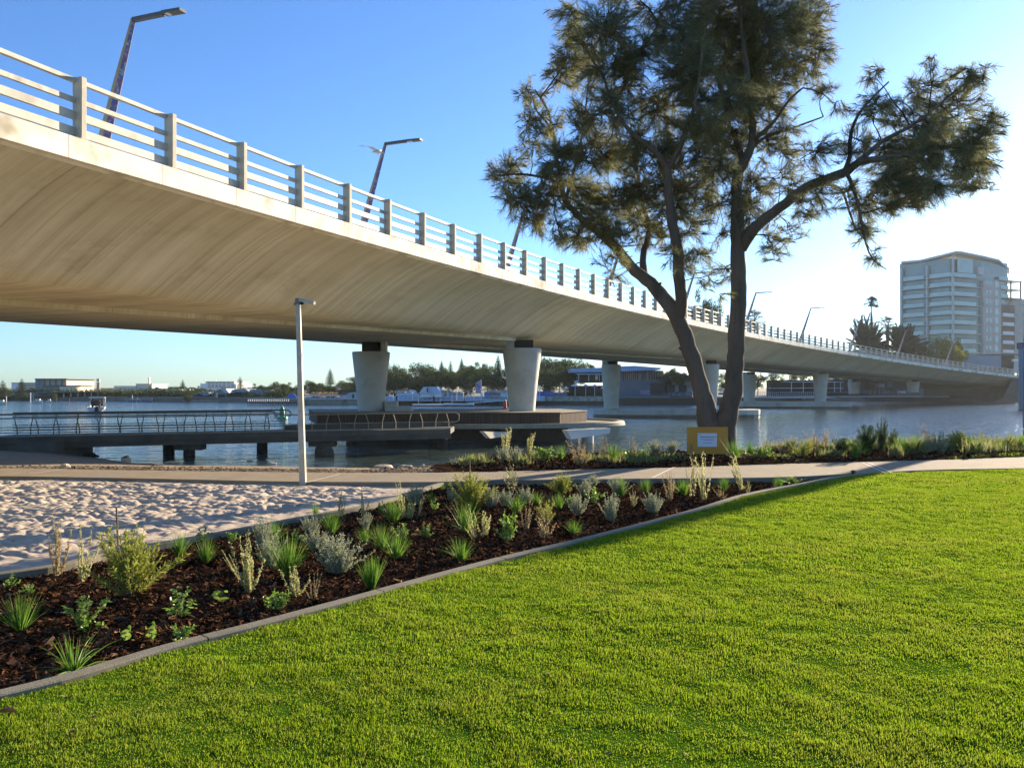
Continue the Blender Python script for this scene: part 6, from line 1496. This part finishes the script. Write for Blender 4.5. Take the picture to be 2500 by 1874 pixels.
for x in (1170, 1176, 1198, 1205, 1218, 1255, 1290): b.box('trestle_leg', x, x + 2, 977.5, 989.6, M_woodd, .2, -1.7)
M_globe = mat('lamp_globe', (.75, .75, .75), rough=.3)
for i, (px, py) in enumerate([(1006, 959), (1131, 959), (1115, 956), (1157, 956), (1175, 950), (1239, 947), (1312, 944), (1317, 944)]):
    Yq = 146; mb = MB(); p = W(px, py, Yq); zb = VZ(978, Yq); t = empty('globe_lamp', (p.x, p.y, zb), 0, 'white globe lamp on a thin pole on the wharf, number %s along from the left' % ('first', 'fourth', 'second', 'fifth', 'sixth', 'seventh', 'eighth', 'last')[i], 'lamp', 'globe lamps on the wharf')
    mb.tube([(0, 0, 0), (0, 0, p.z - zb)], .05, 6); mb.build('pole', M_white, t); mb = MB(); mb.lathe((0, 0, p.z - zb), [(.02, -.17), (.13, -.12), (.18, 0), (.13, .12), (.02, .17)], 12); mb.build('globe', M_globe, t)
M_canv = mat('closed_parasol', (.42, .47, .50), (.5, .54, .56), .8, 2)
for i, (px, lab) in enumerate([(1052, 'closed pale parasol beside the blue roofed kiosk'), (1093, 'closed pale parasol, middle of the wharf'), (1143, 'closed pale parasol right of the mooring post'), (1176, 'closed pale parasol below the purple panel')]):
    Yq = 149.5; zb = VZ(969, Yq); t = empty('closed_parasol', (UX(px, Yq), Yq, zb), 0, lab, 'parasol', 'closed parasols on the wharf'); mb = MB(); mb.tube([(0, 0, 0), (0, 0, 1.25)], .03, 6); mb.build('pole', M_white, t); mb = MB(); mb.lathe((0, 0, .2), [(.2, 0), (.16, .4), (.05, 1.0), (.01, 1.1)], 10); mb.build('canopy', M_canv, t)
b = B('tall_panel', 1168, 152, 960, 'tall pale panel with a purple streak behind the wharf', 'panel'); b.poly('panel', [(1161, 960), (1161, 934), (1175, 926), (1175, 960)], mat('pale_lilac', (.36, .32, .36)), .5); b.poly('purple_streak', [(1163, 938), (1165, 936), (1176, 951), (1174, 952)], mat('purple_streak', (.28, .06, .5)), .1, -.3)
b = B('market_stalls', 1215, 150, 968, 'row of pale and blue market stalls left of the second pier', 'stall'); b.box('stall', 1182, 1196, 958, 969, M_bluec, 3, .2); b.box('stall', 1196, 1222, 957, 969, M_grey, 3, .4); b.box('stall', 1222, 1245, 954, 969, M_wharf, 3, .2); b.poly('roof', [(1181, 958), (1190, 953.5), (1240, 952), (1245, 955)], M_roofb, 3.6, -.2)
b = B('green_marquee', 1000, 156, 970, 'low green and white marquees left of the blue roofed kiosk', 'marquee'); b.poly('canopy', [(965, 966), (976, 955), (988, 961), (1000, 951), (1012, 952), (1021, 962), (1021, 968), (965, 968)], M_tent, 4); b.box('goods', 966, 1020, 966, 970, M_shadow, 3, -.2)
b = B('tan_marquee', 1100, 156, 970, 'tan and white marquees right of the blue roofed kiosk', 'marquee'); b.poly('canopy', [(1082, 964), (1092, 950), (1103, 957), (1122, 956), (1130, 962), (1130, 968), (1082, 968)], mat('tan_canvas', (.35, .28, .2), (.5, .48, .42), .8, 1), 4)
mb = MB(); r = np.random.default_rng(5)
for i in range(120):
    px = r.choice([r.uniform(970, 985), r.uniform(1078, 1090), r.uniform(940, 1000)]); mb.box(W(px, 956 + r.uniform(-3, 3), 152), (.16, .16, .16), r.uniform(0, 3))
tag(mb.build('white_blossom', mat('pale_blossom', (.5, .4, .34))), kind='stuff')
b = B('blue_site_fence', 1340, 155, 970, 'blue mesh site fence right of the second pier', 'fence'); b.box('mesh_panel', 1308, 1352, 955, 970, M_bluec, .2); b.box('mesh_panel', 1352, 1385, 958, 970, mat('pale_mesh', (.14, .2, .3)), .2, .3)
for x in (1312, 1326, 1340, 1354, 1368): b.box('post', x, x + .9, 953, 970, M_roofd, .15, -.1)
b = B('rock_wall', 1390, 153, 985, 'pale rubble river wall below the umbrellas', 'wall'); b.box('rubble', 1310, 1485, 967.5, 981, mat('pale_rubble', (.26, .25, .20), (.42, .41, .34), .95, 1.5, 1.5, 3, contrast=(.45, .55)), 5); b.box('dark_base', 1300, 1485, 979, 991, mat('weedy_base', (.035, .04, .02), (.06, .065, .03), .9, 1), 5, -.4)
b = B('dark_river_wall', 1600, 150, 990, 'dark timber faced river wall below the club house', 'wall'); b.box('face', 1485, 1830, 971, 992, mat('weedy_timber', (.05, .05, .03), (.09, .08, .05), .9, 1.5, stretch=(4, 1, 1)), 8, .6); b.box('cap', 1485, 1830, 969.5, 971, M_grey, 8, .4)
# club house
b = B('club_house', 1500, 160, 970, 'two storey riverside club house with a long pale blue fascia', 'building')
b.poly('roof', [(1393.5, 900), (1394, 909), (1470, 908), (1540, 905.5), (1610, 902.5), (1617, 898), (1550, 892.5), (1510, 894), (1470, 897)], mat('pale_blue_fascia', (.25, .38, .54), (.3, .43, .6), .6, .5), 16, -2)
b.box('upper_wall', 1412, 1620, 905, 932, M_grey, 10, 3); b.box('glazing', 1521, 1561, 906.5, 930, M_glassd, .3, 2.6)
for x in (1514, 1560, 1577): b.box('pier', x, x + 5.5, 903, 931, M_roofb, .4, 2.2)
b.box('glazing', 1567, 1576, 905, 928, M_glassd, .3, 2.6); b.box('glazing', 1583, 1612, 904, 927, M_glassd, .3, 2.6)
for x in list(range(1524, 1560, 5)) + [1588, 1594, 1600, 1606]: b.box('mullion', x, x + .8, 906.5, 930, M_wharf, .1, 2.45)
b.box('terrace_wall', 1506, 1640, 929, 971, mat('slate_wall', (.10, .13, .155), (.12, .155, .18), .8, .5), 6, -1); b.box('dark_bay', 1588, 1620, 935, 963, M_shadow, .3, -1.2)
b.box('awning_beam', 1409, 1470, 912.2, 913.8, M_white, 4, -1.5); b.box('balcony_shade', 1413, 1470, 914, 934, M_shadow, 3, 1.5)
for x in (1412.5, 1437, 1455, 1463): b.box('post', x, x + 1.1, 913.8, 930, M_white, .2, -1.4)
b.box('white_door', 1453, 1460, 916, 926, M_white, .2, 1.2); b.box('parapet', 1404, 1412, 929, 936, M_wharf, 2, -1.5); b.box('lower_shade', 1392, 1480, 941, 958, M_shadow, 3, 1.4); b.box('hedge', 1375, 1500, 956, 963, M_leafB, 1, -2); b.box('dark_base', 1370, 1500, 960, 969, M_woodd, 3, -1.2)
# open umbrellas
for i, (px, py, w, lab) in enumerate([(1382, 943.5, 13, 'small open white umbrella, leftmost of the umbrellas'), (1404, 937.5, 22, 'large open white umbrella on the club terrace'), (1430, 938.5, 20, 'open grey umbrella right of the large white one'), (1452, 939, 20, 'open blue umbrella near the third pier'), (1472, 943, 12, 'open white umbrella half behind the third pier')]):
    Yq = 156; zt = VZ(py, Yq); zb = VZ(966, Yq); R_ = w / 2 / F * Yq; t = empty('open_umbrella', (UX(px, Yq), Yq, zb), 0, lab, 'umbrella', 'open umbrellas on the club terrace')
    mb = MB(); mb.tube([(0, 0, 0), (0, 0, zt - zb)], .05, 6); mb.build('pole', M_white, t); mb = MB(); mb.lathe((0, 0, zt - zb - .42), [(R_, 0), (R_ * .5, .28), (.02, .5)], 8, sm=False); mb.build('canopy', M_tent if i in (0, 1, 4) else mat('umbrella_blue', (.14, .22, .38)), t)
b = B('cottage', 1660, 158, 970, 'pale two storey cottage with dark doors behind the left tree stem', 'house'); b.box('wall', 1622, 1690, 915, 960, mat('cottage_render', (.26, .32, .32), (.32, .38, .38), .8, .5), 6, 1); b.poly('roof', [(1632, 921), (1655, 907), (1680, 921)], M_roofb, 6, .4)
for x in (1629, 1657): b.box('door', x, x + 19, 939, 958, M_shadow, .2, .7)
b.box('window', 1682, 1688, 935, 945, mat('yellow_window', (.4, .36, .14)), .2, .7)
# banners
t = empty('open_banner', (UX(1663, 148), 148, VZ(962, 148)), 0, 'dark banner with large pale letters reading we are open', 'banner')
mb = MB(); o = t.location; mb.bx(UX(1636, 148) - o.x, UX(1690, 148) - o.x, 0, .06, VZ(969.5, 148) - o.z, VZ(956.5, 148) - o.z); mb.build('panel', M_woodd, t)
text_obj('( WE ARE OPEN )', .92, Matrix.Translation((UX(1663, 148) - o.x, -.03, VZ(963, 148) - o.z)) @ Matrix.Scale(.62, 4, (1, 0, 0)) @ Rf, mat('banner_letters', (.36, .55, .66)), t, 'lettering', .01)
t = empty('small_banner', (UX(1575, 148.4), 148.4, VZ(957, 148.4)), 0, 'small purple and white banner on the slate wall', 'banner')
mb = MB(); o = t.location; mb.bx(UX(1563, 148.4) - o.x, UX(1587, 148.4) - o.x, 0, .05, VZ(962.5, 148.4) - o.z, VZ(952, 148.4) - o.z); mb.build('panel', M_purple, t)
mb = MB()
for (a, c, y) in ((1564, 1568, 954.5), (1569, 1573, 955), (1574, 1586, 954), (1564, 1567, 959.5), (1569, 1572, 959), (1573.5, 1577, 959), (1578, 1581, 959), (1583, 1586, 960)): mb.bx(UX(a, 148.4) - o.x, UX(c, 148.4) - o.x, -.03, 0, VZ(y + 1.2, 148.4) - o.z, VZ(y - 1.1, 148.4) - o.z)
mb.build('blurred_lettering', mat('lilac_white', (.5, .48, .62)), t)['kind'] = 'stuff'
# right quay, railings, cafes in the bridge's shade
b = B('quay', 2150, 192, 979, 'long dark quay with a pale coping under the far end of the bridge', 'quay'); b.box('face', 1800, 2600, 968.5, 981, M_woodd, 8); b.box('coping', 1800, 2600, 967.3, 968.5, M_tent, 8.3, -.2)
b = B('quay_landing', 1917, 176, 975, 'low railed landing stage between the fifth and sixth piers', 'landing'); b.box('deck', 1846, 2040, 969.5, 971.5, M_wharf, 5); b.box('top_rail', 1846, 1990, 957, 957.8, M_wharf, .1); b.box('mid_rail', 1846, 1990, 963, 963.5, M_wharf, .1)
for i in range(30): x = 1846 + i * 5; b.box('baluster', x, x + .6, 957.8, 969.5, M_wharf, .08)
for x in (1880, 1910, 1958, 2000): b.box('pile', x, x + 8, 971.5, 976, M_grey, 1, .5)
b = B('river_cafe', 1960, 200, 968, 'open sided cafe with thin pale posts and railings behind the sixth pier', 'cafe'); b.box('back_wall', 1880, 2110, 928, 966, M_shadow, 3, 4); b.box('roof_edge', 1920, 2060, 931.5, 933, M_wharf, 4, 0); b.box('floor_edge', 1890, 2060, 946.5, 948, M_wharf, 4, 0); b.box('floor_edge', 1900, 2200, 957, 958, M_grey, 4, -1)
for x in (1932, 1961, 2010, 2037, 2052): b.box('post', x, x + 1.3, 933, 957, M_wharf, .2, -.1)
b.box('bright_sign', 1868, 1876, 918, 926, M_tent, .2, 1); b.box('bright_sign', 1886, 1892, 916, 920, M_tent, .2, 1)
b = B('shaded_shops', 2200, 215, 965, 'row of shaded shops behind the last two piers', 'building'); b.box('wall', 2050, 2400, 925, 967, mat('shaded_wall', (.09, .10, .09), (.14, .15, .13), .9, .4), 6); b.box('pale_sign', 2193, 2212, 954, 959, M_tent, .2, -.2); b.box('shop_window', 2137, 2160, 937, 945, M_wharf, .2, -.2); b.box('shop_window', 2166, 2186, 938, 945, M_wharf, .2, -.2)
for i in range(12): b.box('rail_post', 2070 + i * 11, 2071 + i * 11, 949, 962, M_wharf, .1, -2)
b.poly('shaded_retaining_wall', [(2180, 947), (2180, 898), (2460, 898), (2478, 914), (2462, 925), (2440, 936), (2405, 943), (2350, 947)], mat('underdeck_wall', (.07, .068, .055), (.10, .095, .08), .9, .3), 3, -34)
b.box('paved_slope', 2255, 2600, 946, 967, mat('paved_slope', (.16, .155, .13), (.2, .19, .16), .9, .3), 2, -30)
b = B('yellow_panels', 1762, 178, 965, 'yellow and coloured panels seen between the two tree stems', 'panel'); b.box('panel', 1754, 1762, 947, 955, M_cream, .2); b.box('panel', 1764, 1770, 947, 955, M_cream, .2); b.box('counter', 1754, 1772, 958, 964, M_roofb, .3)
# low grey building behind the bridge end
b = B('low_grey_building', 2420, 215, 905, 'low blue grey building below the tower at the bridge end', 'building'); b.poly('wall', [(2318, 905), (2318, 872), (2335, 870), (2444, 866), (2444, 905)], mat('blue_grey_wall', (.22, .27, .32), (.26, .31, .36), .8, .3), 12); b.box('dark_shop', 2444, 2475, 868, 900, M_shadow, 8, 1); b.box('white_awning', 2472, 2510, 876, 883, M_tent, 4, .5); b.box('wall', 2475, 2540, 883, 910, M_wharf, 6, 2); b.box('roof', 2420, 2500, 864, 867, M_roofd, 14, -.3)
# ------------------------------------------------------------------ apartment tower
YT = 250
t = empty('apartment_tower', (UX(2328, YT), YT, -.3), 0, 'eleven storey pale apartment tower with glass balconies and a folded flat roof', 'building')
M_slab = mat('tower_slab', (.50, .50, .46), (.56, .56, .52), .8, .3)
M_slabd = mat('tower_wall', (.42, .39, .35), (.48, .45, .41), .8, .3)
M_brn = mat('tower_brown', (.13, .10, .085), (.17, .13, .11), .8, .4)
M_gl = mat('tower_glass', (.14, .21, .19), (.20, .28, .25), .08, .2, spec=.8)
M_bal = mat('balcony_glass', (.30, .44, .41), (.38, .52, .48), .12, .3, spec=.8)
ox, oy, oz = t.location
M_curt = mat('pale_curtain_glass', (.30, .34, .28), (.36, .40, .34), .3, .4)
# left facade: from the corner px2328 receding to px2198 ; right facade to px2460
XL = UX(2200, 262); cL = Vector((XL - ox, 262 - YT, 0)); XR = UX(2398, 256); cR = Vector((XR - ox, 6, 0)); cR2 = Vector((UX(2462, 262) - ox, 12, 0))
def Lp(f, z, out=0):
    d = cL.normalized(); n_ = Vector((d.y, -d.x, 0)); n_ = n_ if n_.y < 0 else -n_
    p = cL * f + n_ * out; return Vector((p.x, p.y, z))
def Rp(f, z, out=0):
    d = cR.normalized(); n_ = Vector((d.y, -d.x, 0)); n_ = n_ if n_.y < 0 else -n_
    p = cR * f + n_ * out; return Vector((p.x, p.y, z))
def wallq(fn, f0, f1, z0, z1, out, name, m, th=.25):
    mb = MB(); a = [fn(f0, z0, out), fn(f1, z0, out), fn(f1, z1, out), fn(f0, z1, out)]; b_ = [fn(f0, z0, out - th), fn(f1, z0, out - th), fn(f1, z1, out - th), fn(f0, z1, out - th)]
    mb.add(a + b_, [(0, 1, 2, 3), (7, 6, 5, 4), (0, 4, 5, 1), (1, 5, 6, 2), (2, 6, 7, 3), (3, 7, 4, 0)]); return mb.build(name, m, t)
def zpx(py): return VZ(py, YT) + .3
fl = [672.5 + 23.2 * i for i in range(10)]     # slab lines on the near corner
# core
mb = MB(); mb.prism([(cL.x * .96, cL.y * .96 + 2.2), (.0, 2.2), (cR.x, cR.y + .4), (cR2.x, cR2.y + .5), (cR2.x, 30), (UX(2222, 282) - ox, 30)], 0, zpx(628)); mb.build('core_wall', M_gl, t)
for i, y in enumerate(fl):
    z = zpx(y)
    mb = MB(); mb.prism([(cL.x, cL.y), (cL.x * .55, cL.y * .55 - .6), (0, 0), (cR.x * 1.0, cR.y), (cR.x, cR.y + 3), (UX(2206, 266) - ox, cL.y + 4)], z - .28, z); mb.build('balcony_slab', M_slab, t)
    zz = z + .02
    for f0, f1 in ((.02, .44), (.56, .96)): wallq(Lp, f0, f1, zz, zz + 1.0, -.15 + (.4 if f1 < .5 else 0), 'glass_balustrade', M_bal, .05)
    wallq(Rp, .04, .80, zz, zz + 1.0, -.1, 'glass_balustrade', M_bal, .05)
    for q_, f_ in enumerate((.06, .17, .30, .37, .56, .66, .80, .88)):
        if (q_ * 7 + i * 3) % 5 != 0: wallq(Lp, f_, f_ + (.07 if q_ % 2 else .09), z + .02, z + 2.55, -1.9, 'glazed_panel', M_bal if (q_ + i) % 3 else M_curt, .08)
    if i < 9:
        zn = zpx(fl[i]) ; wallq(Rp, .35, .62, z + .02, z + 2.6, -1.6, 'glazed_door', M_bal, .1); wallq(Rp, .62, 1.0, z + .02, z + 2.6, -1.5, 'brown_recess', M_brn, .1)
for f in (.0, .485, .985): wallq(Lp, f, f + .03, 0, zpx(640 if f else 622), .05, 'corner_pier', M_slab, .7)
# brown-grey right wing with small windows
def Q(f, z, out=0):
    a, b_ = cR, cR2 + Vector((2.2, 1, 0)); d = (b_ - a).normalized(); n_ = Vector((d.y, -d.x, 0)); n_ = n_ if n_.y < 0 else -n_; p = a + (b_ - a) * f + n_ * out; return Vector((p.x, p.y, z))
wallq(Q, -.02, .55, 0, zpx(678), .6, 'right_wing', M_slabd, 4); wallq(Q, .55, 1.02, 0, zpx(735), .3, 'right_wing', M_brn, 4)
for i in range(9):
    z = zpx(fl[i]) - 2.2
    for f in (.06, .18): wallq(Q, f, f + .055, z, z + 1.5, .64, 'window', M_bal, .1)
    wallq(Q, .34, .46, z - .3, z + 1.7, .65, 'window', M_bal, .1)
    if i > 2: wallq(Q, .62, .98, z - .6, z + .35, .5, 'white_balcony', M_white, .5); wallq(Q, .56, 1.0, z - .85, z - .65, .7, 'balcony_slab', M_slab, 1.4)
for i in range(3):
    y = 672 + 22 * i; wallq(Q, .5, 1.25, zpx(y) - .3, zpx(y), .6, 'open_balcony_slab', M_slab, 6)
    wallq(Q, .5, .8, zpx(y) + .0, zpx(y) + 1.0, .4, 'glass_balustrade', M_bal, .1)
for f in (.88, 1.2): wallq(Q, f, f + .03, zpx(725), zpx(672), .4, 'thin_post', M_brn, .3)
# penthouse glazing and folded roof
wallq(Rp, .22, 1.28, zpx(662), zpx(627), -.8, 'penthouse_glass', M_bal, .2); wallq(Rp, .85, 1.05, zpx(664), zpx(645), .1, 'lift_box', M_slab, 1.5)
wallq(Lp, .04, .86, zpx(672), zpx(634), -2.0, 'penthouse_glass', M_gl, .2)
mb = MB(); top = [(2198, 262, 638.5, 0), (2245, 258, 634.5, 0), (2330, 249.4, 613.5, 0), (2345, 250, 613.8, 0), (2400, 255, 625, 0), (2437, 259, 634, 0), (2462, 264, 655, 0)]
bk = lambda p: Vector(((p.x + ox) / (p.y + oy) * 16, 16, .6))
P1 = [Vector((UX(px, Y) - ox, Y - oy - .6, VZ(py, Y) - oz)) for px, Y, py, _ in top]
mb.loft([[p, p + bk(p), p + bk(p) + Vector((0, 0, -.55)), p + Vector((0, 0, -.6))] for p in P1], close=True); mb.build('roof', mat('tower_roof', (.48, .52, .56), (.55, .58, .6), .6, .3), t)
mb = MB(); p = P1[0]; mb.tube([p + Vector((.4, .4, -.4)), Vector((p.x + .4, p.y + .4, zpx(690)))], .09, 6); mb.build('thin_post', M_slab, t)
b = B('pale_annexe', 2480, 264, 905, 'pale lower apartment block at the right edge behind the pylon', 'building'); b.poly('wall', [(2461, 905), (2461, 728), (2540, 733), (2540, 905)], M_slabd, 1.2)
for i in range(7):
    y = 740 + 21 * i
    for x in (2468, 2473, 2486, 2491, 2500): b.box('window', x, x + 3.2, y, y + 8, M_bal, .2, -.15)
# moored craft and posts at the left
for (px, w, py, lab) in ((3, 26, 988, 'white yacht cut by the left edge of the photo'), (92, 26, 985, 'white cabin cruiser moored below the theatre'), (120, 14, 983, 'small dinghy moored right of the cabin cruiser')):
    Yq = (ZC - WZ) * F / (py - Y0); t = empty('moored_boat', (UX(px, Yq), Yq, WZ), 0, lab, 'boat', 'moored boats at the left bank'); L_ = w / F * Yq; h = L_ * .16 + .25; mb = MB()
    mb.loft([[(x, -w_, h * s), (x, 0, -.2), (x, w_, h * s)] for x, w_, s in ((-L_ / 2, L_ * .16, .9), (0, L_ * .18, .95), (L_ * .35, L_ * .12, 1.1), (L_ / 2, .02, 1.3))]); mb.add([(-L_ / 2, -L_ * .16, h * .9), (L_ / 2, 0, h * 1.3), (-L_ / 2, L_ * .16, h * .9)], [(0, 1, 2)]); mb.build('hull', M_boat, t)
    mb = MB(); mb.box((.02 * L_, 0, h + .18), (L_ * .45, L_ * .2, .4)); cb = mb.build('cabin', M_boat, t, .06); mb = MB(); mb.box((.04 * L_, 0, h + .24), (L_ * .36, L_ * .21, .16)); mb.build('window', M_glassd, cb)
for px, py0, py1, m, lab in ((74.5, 958, 986, M_white, 'slim white mooring pole left of the cabin cruiser'), (15.5, 967, 985, M_white, 'pale mooring pole at the far left'), (169, 972, 985, mat('red_post', (.3, .05, .05)), 'red and white channel post under the terrace'), (257, 969, 985, M_white, 'white mooring pole right of the motor boat'), (323, 964, 983, M_white, 'slim white pole on the left promenade')):
    Yq = 185; mb = MB(); mb.tube([(UX(px, Yq), Yq, WZ - .3), (UX(px, Yq), Yq, VZ(py0, Yq))], .09, 8); tag(mb.build('mooring_pole', m), lab, 'pole', 'mooring poles at the left bank')
b = B('left_quay', 250, 190, 984, 'low dark riverside quay edge along the left bank', 'quay'); b.box('edge', -30, 480, 981.5, 986, M_woodd, 6, -6); b.box('edge', 440, 700, 976, 986, M_seaw, 6, -10)
for i, (px, w, lab) in enumerate([(350, 3, 'a'), ]): pass
mb = MB(); r = np.random.default_rng(8)
for i in range(170):
    px = r.uniform(305, 372); Yq = 186 + r.uniform(-2, 4); mb.box(W(px, 978 + r.uniform(-4, 2.5), Yq), (r.uniform(.2, .6), .2, r.uniform(.2, .6)), r.uniform(0, 3))
tag(mb.build('promenade_clutter', mat('promenade_clutter', (.38, .35, .40), (.2, .19, .22), .8, 2)), kind='stuff')

# low shrubs along the far bank
r = np.random.default_rng(21); n = 26000; nc = 420
cp = r.uniform(-40, 1300, nc); cd = r.uniform(4, 14, nc); ch = r.uniform(.5, 1.9, nc); i_ = r.integers(0, nc, n)
cp = np.where((cp > 735) & (cp < 1330), cp - 760, cp)
bx_ = []
for p in cp:
    for Yq in np.arange(140, 240, .5):
        if Yq > np.interp(UX(p, Yq), [q.x for q in bkR], [q.y for q in bkR]): break
    bx_.append(Yq)
cy_ = np.array(bx_) + cd; cx_ = (cp - CX) / F * cy_
v = r.normal(0, 1, (n, 3)); v /= np.linalg.norm(v, axis=1)[:, None]; v *= r.random((n, 1)) ** .4
C_ = np.stack([cx_[i_] + v[:, 0] * ch[i_] * 1.4, cy_[i_] + v[:, 1] * ch[i_], -.3 + ch[i_] * .5 + v[:, 2] * ch[i_] * .6], 1)
V_, F_ = cards(C_, .2, r)
tag(mesh_obj('bank_shrubbery', np_mesh('bank_shrubbery', V_, F_), M_leafA), kind='stuff')
# ------------------------------------------------------------------ air
hm = bpy.data.materials.new('haze'); hm.use_nodes = True
n = hm.node_tree; n.nodes.remove(n.nodes['Principled BSDF']); v = n.nodes.new('ShaderNodeVolumePrincipled')
v.inputs['Density'].default_value = .00012; v.inputs['Anisotropy'].default_value = .35; v.inputs['Color'].default_value = (.9, .95, 1, 1)
n.links.new(v.outputs[0], n.nodes['Material Output'].inputs['Volume'])
mb = MB(); mb.bx(-505, 605, -60, 700, -5, 62)
tag(mb.build('haze', hm), kind='stuff')
